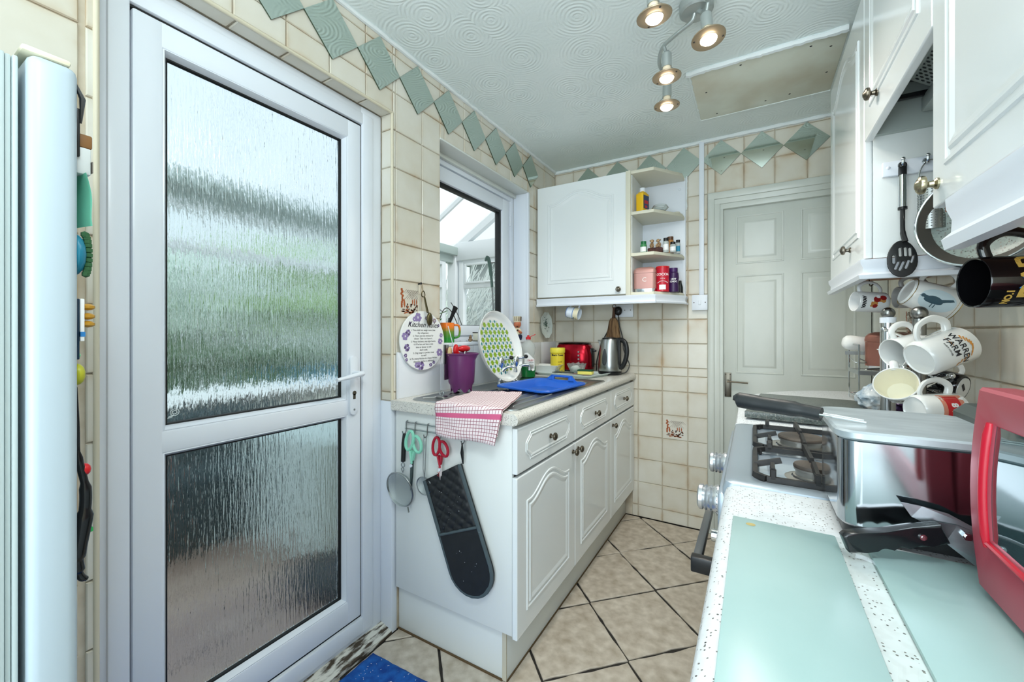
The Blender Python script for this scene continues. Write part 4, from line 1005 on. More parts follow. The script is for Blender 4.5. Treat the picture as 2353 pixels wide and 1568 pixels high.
L_ = [(.014 * math.cos(a) * (1 - .25 * math.sin(a)), .052 * math.sin(a)) for a in [2 * PI * k / 28 for k in range(28)]]
loft(bm, [(L_, -.006), ([(x * 1.0, y) for x, y in L_], .005), ([(x * .8, y * .95) for x, y in L_], .006)], g_); obj('water_gauge', bm, mat('smoked_gauge', '33383a', .35), kt)
# socket, plug, cords, brush
so_ = thing('wall_socket', (-.745, YB - .012, 1.36), 'white double wall socket under the cabinet with a black plug', 'socket')
bx('plate', -.825, -.690, YB - .012, YB - .001, 1.318, 1.405, WHITE, so_, .003)
bm = bm_new(); cyl(bm, (-.707, YB - .012, 1.365), (-.707, YB - .0135, 1.365), .003, seg=8); cyl(bm, (-.745, YB - .012, 1.365), (-.745, YB - .0135, 1.365), .003, seg=8); obj('screw', bm, SCREW, so_)
pk = thing('mains_plug', (-.785, YB - .03, 1.35), 'black mains plug and kettle cord hanging from the socket', 'plug')
bm = bm_new(); ball(bm, (-.785, YB - .030, 1.360), .028, .95, .65, 1.1, 16); ball(bm, (-.785, YB - .05, 1.368), .010, 1, 1, 1, 10); obj('plug_body', bm, BLACK, pk)
bm = bm_new(); tube(bm, spline([(-.785, YB - .03, 1.335), (-.775, YB - .03, 1.26), (-.755, YB - .03, 1.18), (-.745, YB - .04, 1.10), (-.715, YB - .06, 1.04), (-.70, YB - .07, 1.0), (-.72, YB - .09, .955), (-.77, 2.66, .952)], 6), .0035, 8); obj('cord', bm, BLACK, pk)
bm = bm_new(); tube(bm, spline([(-.815, YB - .03, 1.345), (-.83, YB - .03, 1.30), (-.86, YB - .028, 1.22), (-.90, YB - .03, 1.14), (-.93, YB - .04, 1.02), (-.925, YB - .06, .97), (-.930, 2.715, .957)], 6), .0038, 8)
obj('power_lead', bm, BLACK, label='black toaster lead running up the tiles to the socket', category='lead')
br = thing('hand_brush', (-.815, 2.735, 1.19), 'straw hand brush hanging under the cabinet behind the kettle', 'brush')
STRAW = mat('brown_straw', '7a5a3c', .9); noisy(STRAW, '4e3625', 'a3805a', 90, .35, .7, sc=(1, 1, .06))
bm = bm_new(); lathe(bm, [(0, .155), (.018, .15), (.030, .13), (.037, .09), (.047, .03), (.052, -.03), (.0, -.035)], 28, Matrix.Translation((-.815, 2.728, 1.16)), sy=.45)
for v in bm.verts: v.co.x += .003 * math.sin(v.co.x * 900)
obj('bristles', bm, STRAW, br)
bm = bm_new(); cyl(bm, (-.815, 2.73, 1.30), (-.812, 2.735, 1.385), .011, .009, 12); tube(bm, [(-.812 + .012 * math.cos(R(a)), 2.735, 1.39 + .014 * math.sin(R(a))) for a in range(0, 360, 30)], .002, 6, True); obj('handle', bm, mat('dark_straw_binding', '5b4030', .8), br)
# ================================================================== WALL CABINET, CORNER SHELVES, SWITCH
FY = 2.46
wc = thing('cupboard', (-.96, 2.6, 1.44), 'white arched-panel wall cabinet on the back wall beside the window', 'cabinet')
bm = bm_new(); box(bm, -1.254, -.640, 2.482, 2.757, 1.445, 2.178, .001); box(bm, -.652, -.634, 2.462, 2.757, 1.436, 2.178, .001); obj('carcass', bm, CREAM, wc)
cab_door('door', wc, FY, -1.252, -.658, 1.447, 2.178, arch_loop(-1.252 + .075, -.658 - .075, 1.447 + .085, 2.178 - .055, .065), out=-1, axis='Y')
# flip: panel loop is CCW in (x,z) seen from -y
knob([c for c in wc.children if c.name.startswith('door')][0], (-.700, FY - .0005, 1.476), (0, -1, 0), .0165, PEWTER)
bm = bm_new()
pp = [(FY - .012, 1.392), (FY - .006, 1.388), (FY + .004, 1.390), (FY + .006, 1.440), (FY - .008, 1.440), (FY - .010, 1.432), (FY - .003, 1.424), (FY - .003, 1.406)]
def pelmet(bm, p0, p1, m0=0, m1=0):
    """moulded strip between two plan points; local profile (out, z)"""
    p0 = Vector(p0); p1 = Vector(p1); d = (p1 - p0).normalized(); n = Vector((d.y, -d.x, 0))
    pr = [(.010, 1.388), (.012, 1.396), (.004, 1.404), (.003, 1.418), (.008, 1.428), (.009, 1.438), (-.008, 1.438), (-.008, 1.388)]
    A = [bm.verts.new((p0 + n * o + d * (-m0 * o)).to_tuple()[:2] + (z,)) for o, z in pr]; B = [bm.verts.new((p1 + n * o + d * (m1 * o)).to_tuple()[:2] + (z,)) for o, z in pr]
    k = len(pr)
    for i in range(k): bm.faces.new((A[i], A[(i + 1) % k], B[(i + 1) % k], B[i]))
    bm.faces.new(A[::-1]); bm.faces.new(B)
pelmet(bm, (-1.254, FY, 0), (-.490, FY, 0), 0, .3); pelmet(bm, (-.490, FY, 0), (-.362, 2.66, 0), .3, 0); pelmet(bm, (-.362, 2.66, 0), (-.362, 2.755, 0))
obj('pelmet', bm, WHITE, wc)
sh = thing('corner_shelf_unit', (-.5, 2.6, 1.44), 'cream edged open end shelves joined to the wall cabinet', 'shelves')
ply = [(-.632, 2.757), (-.632, 2.462), (-.500, 2.462), (-.372, 2.655), (-.372, 2.757)]
def shrink(p, e):
    c = Vector((sum(x for x, y in p) / len(p), sum(y for x, y in p) / len(p))); return [tuple(c + (Vector(q) - c) * (1 - e)) for q in p]
for z in (1.436, 1.668, 1.914, 2.158):
    bm = bm_new(); prism(bm, ply, z, z + .020, 'z', .004); obj('shelf', bm, CREAM, sh)
bx('back_panel', -.634, -.366, 2.745, 2.760, 1.436, 2.178, WHITE, sh, .002)
bx('side_panel', -.6335, -.626, 2.475, 2.746, 1.45, 2.16, CARC, sh)
bx('front_stile', -.659, -.630, 2.452, 2.47, 1.437, 2.178, CREAM, sh, .002)
bm = bm_new(); ball(bm, (-.40, 2.744, 2.11), .008, 1, .5, 1, 10); obj('screw_cap', bm, WHITE, sh)
# top shelf
ZA, ZB, ZD = 1.934, 1.688, 1.456
t_ = thing('yellow_bottle', (-.600, 2.56, ZA), 'yellow square bottle with white cap on the top shelf', 'bottle')
bm = bm_new(); loft(bm, [(rrect(-.024, .024, -.034, .034, .008, 3), 0), (rrect(-.025, .025, -.035, .035, .008, 3), .115), (rrect(-.015, .015, -.018, .018, .008, 3), .132)], Matrix.Translation((-.582, 2.545, ZA)) @ Matrix.Rotation(R(-20), 4, 'Z')); obj('bottle_body', bm, mat('yellow_bottle', 'efbf23', .35), t_)
bm = bm_new(); cyl(bm, (-.582, 2.545, ZA + .130), (-.582, 2.545, ZA + .155), .0165, seg=20); obj('cap', bm, WHITE, t_)
Mz = Matrix.Translation((-.582, 2.545, ZA)) @ Matrix.Rotation(R(-20), 4, 'Z')
bm = bm_new(); box(bm, .0255, .0262, -.028, .028, .025, .105, M=Mz); lab_ = obj('label', bm, mat('navy_label', '2b3f66', .4), t_)
bm = bm_new(); box(bm, .0262, .0266, -.02, .02, .055, .075, M=Mz); box(bm, .0262, .0266, -.015, .01, .03, .045, M=Mz); obj('label_patch', bm, RED, lab_)
t_ = thing('glass_dish', (-.49, 2.6, ZA), 'faceted clear glass dish on the top shelf beside the yellow bottle', 'dish')
bm = bm_new(); vs = lathe(bm, [(0, 0), (.030, 0), (.048, .020), (.040, .034), (.036, .036), (.034, .033), (.040, .022), (.026, .006), (0, .005)], 32, Matrix.Translation((-.480, 2.545, ZA)))
for v in vs:
    a = math.atan2(v.co.y - 2.545, v.co.x + .480)
    if .01 < v.co.z - ZA < .03: f = 1 + .07 * math.sin(a * 16); v.co.x = -.480 + (v.co.x + .480) * f; v.co.y = 2.545 + (v.co.y - 2.545) * f
obj('dish_glass', bm, CUT, t_, smooth=False)
bm = bm_new(); lathe(bm, [(0, 0), (.02, 0), (.022, .012), (.018, .018), (0, .02)], 20, Matrix.Translation((-.408, 2.68, ZA))); obj('cream_pot', bm, CREAM, label='small cream pot at the outer end of the top shelf', category='pot')
# middle shelf
def spice(x, y, z, r, h, capm, bodym, label, caph=.018, lab=None):
    t_ = thing('spice_jar', (x, y, z), label, 'jar')
    bm = bm_new(); lathe(bm, [(0, 0), (r, 0), (r * 1.03, .004), (r, h * .7), (r * .75, h * .82), (r * .7, h - caph), (0, h - caph)], 20, Matrix.Translation((x, y, z + .0005))); obj('jar_body', bm, bodym, t_)
    bm = bm_new(); cyl(bm, (x, y, z + h - caph), (x, y, z + h), r * .85, seg=18); obj('cap', bm, capm, t_)
    if lab:
        bm = bm_new(); lathe(bm, [(r * 1.05, h * .15), (r * 1.05, h * .55)], 16, Matrix.Translation((x, y, z)), a0=R(190), a1=R(330)); obj('label', bm, lab, t_)
    return t_
GLJ = mat('jar_glass', 'cfd8d6', .1, alpha=.6)
GCAP = mat('green_cap', '146b3c', .35)
spice(-.572, 2.530, ZB, .019, .075, GCAP, mat('herb_jar', '3f8a57', .3), 'green capped herb jar at the inner end of the middle shelf', .026, LB)
bk = thing('monkey_cruet', (-.52, 2.62, ZB), 'two brown monkey figures sitting on a dark woven basket', 'ornament')
WICK = mat('dark_wicker', '3b1d18', .7); noisy(WICK, '241010', '5c3026', 120)
bm = bm_new(); box(bm, -.546, -.462, 2.510, 2.558, ZB + .0005, ZB + .030, .006); obj('basket', bm, WICK, bk)
MK = mat('monkey_brown', '8d6b49', .5); noisy(MK, '6f5034', 'c2a57f', 60)
for s, x in ((1, -.524), (-1, -.484)):
    bm = bm_new(); ball(bm, (x, 2.53, ZB + .046), .0135, 1, 1, 1.3, 12); ball(bm, (x + s * .003, 2.525, ZB + .071), .0105, 1, 1, 1, 12); ball(bm, (x + s * .010, 2.522, ZB + .068), .005, 1, 1, 1, 8); ball(bm, (x - s * .010, 2.527, ZB + .074), .005, .6, 1, 1, 8)
    tube(bm, [(x, 2.52, ZB + .056), (x + s * .010, 2.513, ZB + .045), (x + s * .014, 2.513, ZB + .038)], .004, 6); ball(bm, (x + s * .006, 2.51, ZB + .034), .008, 1.3, 1, .7, 8); obj('monkey', bm, MK, bk)
spice(-.447, 2.545, ZB, .0165, .084, BLACK, GLJ, 'tall black capped glass jar beside the monkeys', .018, LB)
t5 = spice(-.430, 2.590, ZB, .021, .098, mat('brown_cap', '5a3a26', .4), mat('amber_jar', 'a8743a', .3), 'brown capped amber jar at the back of the middle shelf', .02, None)
spice(-.413, 2.575, ZB, .018, .062, BLACK, GLJ, 'short black capped glass jar between the amber and blue labelled ones', .014, LB)
spice(-.392, 2.625, ZB, .0135, .082, BLACK, GLJ, 'slim black capped bottle with blue label at the shelf end', .016, mat('teal_label', '1f86a8', .4))
# bottom shelf
ROSE = mat('rose_metal', 'bd8f88', .42, .35)
def canister(x, y, z, letter, label, rot, m=ROSE, hx=.062, hz=.148, lm=None):
    t_ = thing('square_canister', (x, y, z), label, 'canister'); Mc = Matrix.Translation((x, y, z + .0006)) @ Matrix.Rotation(R(rot), 4, 'Z')
    s = lambda k, r=.02: rrect(-hx * k, hx * k, -hx * k, hx * k, r, 5)
    bm = bm_new(); loft(bm, [(s(1), .018), (s(1.01), .03), (s(1.01), hz * .74)], Mc); obj('canister_body', bm, m, t_)
    bm = bm_new(); loft(bm, [(s(.95), 0), (s(.96), .018)], Mc); obj('chrome_base', bm, CHROME, t_)
    bm = bm_new(); loft(bm, [(s(1.025), hz * .745), (s(1.03), hz * .80), (s(1.0), hz * .88), (s(.86, .018), hz * .96), (s(.6, .014), hz)], Mc); obj('lid', bm, m, t_)
    fm = frame3(Mc @ Vector((0, -hx * 1.01 - .0008, hz * .40)), Mc.to_3x3() @ Vector((0, -1, 0)))
    text('letter', letter, .036, fm, lm or mat('pale_silver_print', 'f3eeea', .3), t_); return t_
canister(-.560, 2.538, ZD, 'C', 'rose pink square canister with letter C on the bottom shelf', 4)
t_ = thing('cocoa_tin', (-.478, 2.59, ZD), 'red cocoa tin on the bottom shelf', 'tin'); Rr = .037
bm = bm_new(); lathe(bm, [(0, 0), (Rr, 0), (Rr, .138), (0, .138)], 32, Matrix.Translation((-.466, 2.548, ZD + .0006))); obj('tin_body', bm, mat('cocoa_red', 'c01d33', .3), t_)
bm = bm_new(); lathe(bm, [(0, .150), (Rr, .149), (Rr + .0015, .146), (Rr + .0015, .138), (0, .138)], 32, Matrix.Translation((-.466, 2.548, ZD + .0006))); obj('lid', bm, RED, t_)
wraptext('printed_word', 'COCOA', .021, (-.466, 2.548), Rr, (.17, -.98, 0), ZD + .094, LB, t_, .0004)
wraptext('printed_line', 'drinking', .008, (-.466, 2.548), Rr, (.17, -.98, 0), ZD + .075, LB, t_)
bm = bm_new(); Mc = Matrix.Translation((-.466, 2.548, ZD))
lathe(bm, [(Rr + .0008, .012), (Rr + .0008, .040)], 12, Mc, a0=R(250), a1=R(308)); obj('cup_picture', bm, LB, t_)
bm = bm_new(); tube(bm, [(-.466 + (Rr + .001) * math.cos(R(a)), 2.548 + (Rr + .001) * math.sin(R(a)), ZD + .05 + .012 * math.sin(R((a - 230) * 1.8))) for a in range(232, 330, 8)], .0016, 5); obj('swirl_print', bm, LB, t_)
t_ = thing('purple_jar', (-.42, 2.62, ZD), 'dark purple hot chocolate jar with white lettering beside the cocoa tin', 'jar')
bm = bm_new(); lathe(bm, [(0, 0), (.030, 0), (.031, .03), (.027, .06), (.031, .085), (.028, .112), (.022, .118), (.0, .118)], 28, Matrix.Translation((-.412, 2.590, ZD + .0006))); obj('jar_body', bm, mat('dark_purple', '35194a', .35), t_)
bm = bm_new(); cyl(bm, (-.412, 2.590, ZD + .118), (-.412, 2.590, ZD + .142), .024, seg=22); obj('lid', bm, mat('purple_cap', '40205a', .35), t_)
wraptext('printed_word', 'HOT', .014, (-.412, 2.590), .031, (.17, -.98, 0), ZD + .070, LB, t_, .0004); wraptext('printed_word', 'CHOC', .014, (-.412, 2.590), .031, (.17, -.98, 0), ZD + .056, LB, t_, .0004)
t_ = thing('dark_pepper_mill', (-.385, 2.66, ZD), 'small black bottle at the outer end of the bottom shelf', 'bottle')
bm = bm_new(); lathe(bm, [(0, 0), (.017, 0), (.016, .035), (.009, .06), (.008, .075), (0, .076)], 18, Matrix.Translation((-.387, 2.67, ZD + .0006))); obj('bottle_body', bm, BLACK, t_)
# hanging mug & scalloped wall plate under cabinet
def mug(name, label, M, r=.041, h=.095, m=CERAM, hm=None, hr=.006, inner=None, taper=1.0, hs=1.0, rim=None, group=None, shape=None):
    """axis local +z from base to rim, handle along +x"""
    t_ = thing(name, M @ Vector((0, 0, 0)), label, 'mug', group)
    rb = r * taper; bm = bm_new()
    lathe(bm, [(0, .003), (rb * .80, .003), (rb * .86, 0), (rb * .96, .004), (rb, .012), (r, h - .002), (r - .0012, h), (r - .0030, h - .001), (r - .0034, h - .004)] + ([] if inner else [(rb - .004, .012), (rb * .8, .007), (0, .006)]), 40, M); obj('mug_body', bm, m, t_)
    if inner:
        bm = bm_new(); lathe(bm, [(r - .0030, h - .002), (rb - .004, .012), (rb * .8, .007), (0, .006)], 40, M); obj('mug_inside', bm, inner, t_)
    bm = bm_new(); z0, z1 = h * .20, h * .82; w_ = .030 * hs
    pts = spline([(r - .004, 0, z1), (r + w_ * .55, 0, z1 + .004), (r + w_, 0, (z0 + z1) / 2 + .012), (r + w_ * .85, 0, z0 + .012), (rb + .010, 0, z0 - .003), (rb - .004, 0, z0 - .002)], 5)
    tube(bm, [M @ p for p in pts], hr, 10, flat=1.45); obj('handle', bm, hm or m, t_)
    return t_
def Maxis(o, z, x):
    """matrix: local z along z, local x near x"""
    z = Vector(z).normalized(); x = Vector(x); x = (x - z * x.dot(z)).normalized(); y = z.cross(x); return axes(o, x, y, z)
BLUEMUG = mat('blue_floral_mug', 'dfe8f2', .2)
Mm = Maxis((-1.055, 2.51, 1.352), (.93, 0, -.20), (.2, 0, 1)) @ Matrix.Translation((0, 0, 0))
m1 = mug('floral_mug', 'small white mug with blue band and flowers hanging under the wall cabinet', Mm, .037, .085, BLUEMUG, hr=.004, hs=.9)
bm = bm_new(); lathe(bm, [(.0375, .046), (.0376, .050)], 30, Mm); lathe(bm, [(.0376, .003), (.0376, .006)], 30, Mm); obj('blue_band', bm, mat('blue_band', '4a79b8', .3), m1)
bm = bm_new(); e = random.Random(4)
for k in range(40):
    a = R(e.uniform(130, 320)); z = e.uniform(.053, .082) if k % 3 else e.uniform(.008, .04); c = Mm @ Vector((.0376 * math.cos(a), .0376 * math.sin(a), z)); ball(bm, c, e.uniform(.002, .0038), 1, 1, 1, 6)
f_ = obj('flower_print', bm, mat('floral_dark', '55604a', .4), m1); f_['kind'] = 'stuff'
bm = bm_new(); lathe(bm, [(.0374, .052), (.0374, .084)], 30, Mm); obj('cream_band', bm, mat('cream_glaze', 'eee5c6', .25), m1)
bm = bm_new(); tube(bm, spline([(-1.0, 2.51, 1.43), (-1.0, 2.51, 1.405), (-.992, 2.51, 1.398), (-.985, 2.51, 1.408)], 4), .0018, 6); obj('cup_hook', bm, STEEL, wc)
sp_ = thing('scalloped_plate', (-1.235, 2.565, 1.18), 'scalloped white plate with dark flower print hung on the corner wall', 'plate')
Ms = frame3((-1.243, 2.565, 1.266), (1, -.05, .04)); bm = bm_new()
secs = []
for s, h in ((.2, .002), (.68, .002), (.80, .006), (1.0, .013), (.995, .0105), (.7, -.002)):
    secs.append([bm.verts.new(Ms @ Vector((.080 * s * (1 + .035 * math.cos(10 * a) * s) * math.cos(a), .090 * s * (1 + .035 * math.cos(10 * a) * s) * math.sin(a), h))) for a in [2 * PI * k / 60 for k in range(60)]])
for A, B in zip(secs, secs[1:]):
    for i in range(60): bm.faces.new((A[i], A[(i + 1) % 60], B[(i + 1) % 60], B[i]))
bm.faces.new(secs[0]); bm.faces.new(secs[-1]); obj('plate_body', bm, mat('grey_white_glaze', 'd3dcd8', .2), sp_)
bm = bm_new(); e = random.Random(8)
for k in range(46):
    a = e.uniform(0, 6.28); q = abs(e.gauss(0, .022)); ball(bm, Ms @ Vector((q * math.cos(a), q * 1.5 * math.sin(a), .0035)), e.uniform(.002, .0045), 1, 1, 1, 6)
f_ = obj('flower_print', bm, mat('grey_green_print', '4e6359', .5), sp_); f_['kind'] = 'stuff'
# switch, trunking
sw = thing('light_switch', (-.285, YB - .02, 1.4), 'white single light switch on a surface box beside the inner door', 'switch')
bx('back_box', -.325, -.246, YB - .022, YB - .001, 1.356, 1.442, WHITE, sw, .002); bx('plate', -.329, -.242, YB - .030, YB - .022, 1.352, 1.446, WHITE, sw, .002)
bx('rocker', -.293, -.278, YB - .034, YB - .028, 1.385, 1.411, WHITE, sw, .002)
for x in (-.317, -.254):
    bm = bm_new(); cyl(bm, (x, YB - .030, 1.399), (x, YB - .0312, 1.399), .003, seg=8); obj('screw', bm, SCREW, sw)
bx('cable_trunking', -.290, -.262, YB - .016, YB - .0005, 1.446, 2.388, WHITE, None, .002, label='white plastic cable trunking running up from the light switch', category='trunking')
rough_bead('trim_16', (-.365, YB - .003, 1.98), (-.362, YB - .003, 2.19), .005, PLAST, 20, .5, **S)

# ================================================================== SILL AND WALL THINGS AT THE WINDOW
sg = thing('kitchen_rules_sign', (-1.235, 1.335, 1.06), 'oval white sign headed Kitchen Rules with purple flowers hanging on a ribbon', 'sign')
Mg = frame3((-1.243, 1.345, 1.182), (1, -.04, .03)); SG = mat('sign_white', 'eaeceb', .35)
bm = bm_new(); n = 72; el = [(.132 * math.cos(2 * PI * k / n), .128 * math.sin(2 * PI * k / n)) for k in range(n)]
loft(bm, [([(x * .99, y * .99) for x, y in el], -.004), (el, -.003), (el, .003), ([(x * .99, y * .99) for x, y in el], .004)], Mg); obj('board', bm, SG, sg)
text('heading', 'Kitchen Rules', .033, Mg @ Matrix.Translation((.002, .058, .0045)) @ Matrix.Rotation(R(-1), 4, 'Z'), INKB, sg, font_shear=.35)
lines = ['1. Thou shall not weigh more than', 'thy refrigerator.', '2. There are two choices for', 'dinner: Take it or leave it.', '3. Messy kitchens, easy light hearts', "4. If I'm late and have a nice", 'time or dinner is cold', "don't cook.", '5. Dog soup is a perfect treat', 'so eat!!', '6. If a messy kitchen is a happy kitchen', 'then this kitchen is delirious!']
for k, l in enumerate(lines): text('printed_line', l, .0105, Mg @ Matrix.Translation((0, .042 - k * .0122, .0045)), INKB, sg, depth=.0001)
VIO = mat('violet_print', '8f7fae', .5); VID = mat('deep_violet_print', '5b4a72', .5); TAN = mat('tan_print', '9d8f78', .5)
bm = bm_new(); e = random.Random(6)
def petals(u, v, s, mi):
    for q in range(6):
        a = q * 1.05 + e.uniform(-.2, .2); c = (u + s * .55 * math.cos(a), v + s * .55 * math.sin(a)); vs = [bm.verts.new(Mg @ Vector((c[0] + s * .5 * e.uniform(.7, 1) * math.cos(b), c[1] + s * .42 * e.uniform(.7, 1) * math.sin(b), .0044 + e.uniform(0, .0002)))) for b in [k * PI / 4 for k in range(8)]]
        f = bm.faces.new(vs); f.material_index = mi if q % 2 else min(mi, 0)
for (u, v, s, mi) in ((-.105, .02, .020, 0), (-.088, .035, .015, 1), (-.096, -.028, .018, 1), (-.105, -.06, .010, 1), (.105, -.005, .016, 0), (.112, .022, .012, 0), (.098, -.055, .020, 0), (-.02, -.108, .022, 1), (-.042, -.104, .015, 0), (.04, -.108, .010, 1), (-.03, .100, .022, 0), (-.05, .092, .012, 0), (.07, .088, .012, 2), (.02, .098, .010, 2), (.095, .066, .008, 1), (-.075, .075, .007, 1), (-.10, -.078, .008, 1), (.06, -.098, .009, 1)): petals(u, v, s, mi)
obj('flower_print', bm, [VIO, VID, TAN], sg, smooth=False)
bm = bm_new(); RIBB = mat('pale_ribbon', 'd8cdb8', .8)
tube(bm, [(-1.24, 1.345 - .035, 1.30), (-1.252, 1.335, 1.425)], .0018, 5); tube(bm, [(-1.24, 1.345 + .035, 1.30), (-1.252, 1.335, 1.425)], .0018, 5); obj('hanging_ribbon', bm, RIBB, sg)
bm = bm_new(); cyl(bm, (XL, 1.335, 1.428), (XL + .016, 1.335, 1.430), .0035, seg=8); ball(bm, (XL + .016, 1.335, 1.430), .006, .5, 1, 1, 8); obj('picture_hook', bm, BLACK, sg)
ls = thing('ornamental_spoon', (-1.225, 1.345, 1.25), 'antique brass double spoon hanging over the top of the sign', 'spoon')
BR = mat('aged_brass', '5f563c', .3, .9)
bm = bm_new(); tube(bm, [(-1.236, 1.340 + .011 * math.sin(R(a)), 1.385 + .013 * math.cos(R(a)) - .004 * abs(math.sin(R(a)))) for a in range(0, 360, 30)], .0022, 6, True)
tube(bm, [(-1.238, 1.337, 1.425), (-1.238, 1.340, 1.398)], .001, 4)
tube(bm, [(-1.234, 1.344, 1.372), (-1.232, 1.352, 1.335), (-1.230, 1.358, 1.308)], [.0035, .003, .004], 6); tube(bm, [(-1.234, 1.348, 1.372), (-1.232, 1.358, 1.335), (-1.230, 1.364, 1.308)], [.002, .002, .003], 6)
ball(bm, (-1.229, 1.361, 1.305), .006, .6, 1.4, .5, 8); obj('spoon_handle', bm, BR, ls)
bm = bm_new(); ball(bm, (-1.224, 1.367, 1.276), .017, .55, 1, 1.7, 18); obj('spoon_bowl', bm, BR, ls)
# jug-mug rainbow with brush, on sill
ZS = 1.168
jg = thing('rainbow_mug', (-1.30, 1.575, ZS), 'orange to green shaded mug on the sill behind the sign', 'mug')
OG = mat('orange_green_glaze', 'e87a25', .25); t, b = nt(OG); tc = t.nodes.new('ShaderNodeTexCoord'); sp2 = t.nodes.new('ShaderNodeSeparateXYZ'); t.links.new(tc.outputs['Generated'], sp2.inputs[0]); t.links.new(ramp(t, sp2.outputs[2], [(.2, '2c8a35'), (.55, '6c8f35'), (.8, 'ee7d28')]), b.inputs['Base Color'])
bm = bm_new(); Mj = Matrix.Translation((-1.292, 1.570, ZS + .0006)); lathe(bm, [(0, 0), (.034, 0), (.034, .095), (.031, .096), (.030, .006), (0, .006)], 28, Mj)
tube(bm, [Mj @ p for p in spline([(.02, .028, .085), (.024, .058, .082), (.024, .068, .055), (.024, .058, .028), (.02, .028, .022)], 5)], .0055, 8); obj('mug_body', bm, OG, jg)
bb = thing('pastry_brush', (-1.292, 1.575, ZS + .01), 'black bristled brush standing in the orange and green mug', 'brush')
bm = bm_new(); tube(bm, [(-1.295, 1.57, ZS + .01), (-1.290, 1.585, ZS + .12)], .006, 8); obj('handle', bm, BLACK, bb)
bm = bm_new(); tube(bm, [(-1.290, 1.585, ZS + .10), (-1.284, 1.603, ZS + .14), (-1.28, 1.620, ZS + .175)], [.009, .011, .016], 10, flat=.6); obj('bristles', bm, mat('black_bristle', '121315', .9), bb)
fg = thing('tiny_figurine', (-1.29, 1.755, ZS), 'tiny brown seated figurine on the window sill', 'figurine')
bm = bm_new(); ball(bm, (-1.29, 1.757, ZS + .010), .012, 1, 1.1, .8, 10); ball(bm, (-1.29, 1.757, ZS + .022), .008, 1, 1, 1, 10); ball(bm, (-1.29, 1.759, ZS + .032), .005, 1, 1, 1, 8)
for v in bm.verts: v.co += Vector(noise.noise_vector(v.co * 150)) * .002
obj('figure', bm, MK, fg)
bxx = thing('cream_box', (-1.29, 1.84, ZS), 'small cream box with dark edges on the sill beside the platter', 'box')
bx('box_body', -1.315, -1.275, 1.815, 1.865, ZS + .004, ZS + .048, CREAM, bxx, .001); bx('lid_edge', -1.317, -1.273, 1.813, 1.867, ZS + .046, ZS + .050, SCREW, bxx); bx('base_edge', -1.317, -1.273, 1.813, 1.867, ZS + .0005, ZS + .005, SCREW, bxx)
# chef figurine, held as plain egg-shaped chef
cf = thing('chef_figurine', (-1.295, 2.27, ZS), 'glazed pottery chef figurine with striped hat on the sill corner', 'figurine')
FX, FYY = -1.295, 2.262
bm = bm_new(); lathe(bm, [(0, 0), (.028, 0), (.032, .010), (.034, .024), (.030, .034), (0, .036)], 24, Matrix.Translation((FX, FYY, ZS + .0006))); obj('navy_trousers', bm, mat('navy_glaze', '1f2746', .2), cf)
bm = bm_new(); ball(bm, (FX, FYY, ZS + .052), .030, 1, 1, .95, 20); obj('cream_tunic', bm, mat('cream_glaze2', 'ece0c0', .2), cf)
bm = bm_new(); ball(bm, (FX + .002, FYY, ZS + .100), .024, 1, 1, 1.05, 20); ball(bm, (FX + .022, FYY - .012, ZS + .098), .006, 1, 1, 1, 8); tube(bm, spline([(FX + .02, FYY - .02, ZS + .06), (FX + .03, FYY - .012, ZS + .05), (FX + .03, FYY, ZS + .046)], 3), .007, 8); obj('face', bm, mat('terracotta_glaze', 'c4714d', .3), cf)
bm = bm_new(); lathe(bm, [(.02, .112), (.024, .118), (.025, .142), (.028, .150), (0, .152)], 20, Matrix.Translation((FX, FYY, ZS))); obj('hat', bm, mat('cream_glaze3', 'e9dfc0', .3), cf)
bm = bm_new()
for k in range(7): a = R(-90 + k * 24); tube(bm, [(FX + .0255 * math.cos(a), FYY + .0255 * math.sin(a), ZS + .12), (FX + .027 * math.cos(a), FYY + .027 * math.sin(a), ZS + .148)], .0016, 5)
ball(bm, (FX + .018, FYY - .024, ZS + .062), .007, 1, 1, 1, 8); ball(bm, (FX + .014, FYY - .02, ZS + .085), .006, 1.6, 1, .6, 8); obj('dark_stripes', bm, mat('brown_glaze', '4a2c1c', .3), cf)

# ================================================================== THINGS HANGING ON THE CABINET SIDE
PY = 1.198
hk = thing('hook_rail', (-1.08, PY, .83), 'chrome wire hook rail on the side of the base cabinet', 'rail')
bm = bm_new()
for z, y in ((.862, PY - .006), (.838, PY - .010)): tube(bm, [(-1.190, y, z), (-.86, y, z)], .0028, 7)
tube(bm, [(-1.190, PY - .006, .862), (-1.193, PY - .003, .85), (-1.190, PY - .010, .838)], .0028, 6); obj('wire_rail', bm, STEEL, hk)
for x in (-1.182, -1.135, -1.072, -1.005, -.895):
    bm = bm_new(); tube(bm, spline([(x, PY - .004, .868), (x, PY - .012, .866), (x, PY - .014, .845), (x, PY - .016, .826), (x, PY - .028, .820), (x, PY - .034, .832)], 3), .0022, 6); obj('hook', bm, STEEL, hk)
sv = thing('large_sieve', (-1.18, PY - .03, .53), 'round wire sieve with black handle, first on the hook rail', 'sieve')
bm = bm_new(); tube(bm, [(-1.180, PY - .026, .822), (-1.182, PY - .026, .785), (-1.186, PY - .026, .712)], [.006, .0095, .009], 10); obj('handle', bm, BLACK, sv)
bm = bm_new(); tube(bm, spline([(-1.186, PY - .026, .712), (-1.196, PY - .026, .695), (-1.182, PY - .026, .682), (-1.190, PY - .026, .668)], 4), .0018, 6); tube(bm, spline([(-1.186, PY - .026, .712), (-1.178, PY - .026, .695), (-1.196, PY - .026, .682), (-1.186, PY - .026, .668)], 4), .0018, 6)
SV = (-1.200, PY - .030, .600)
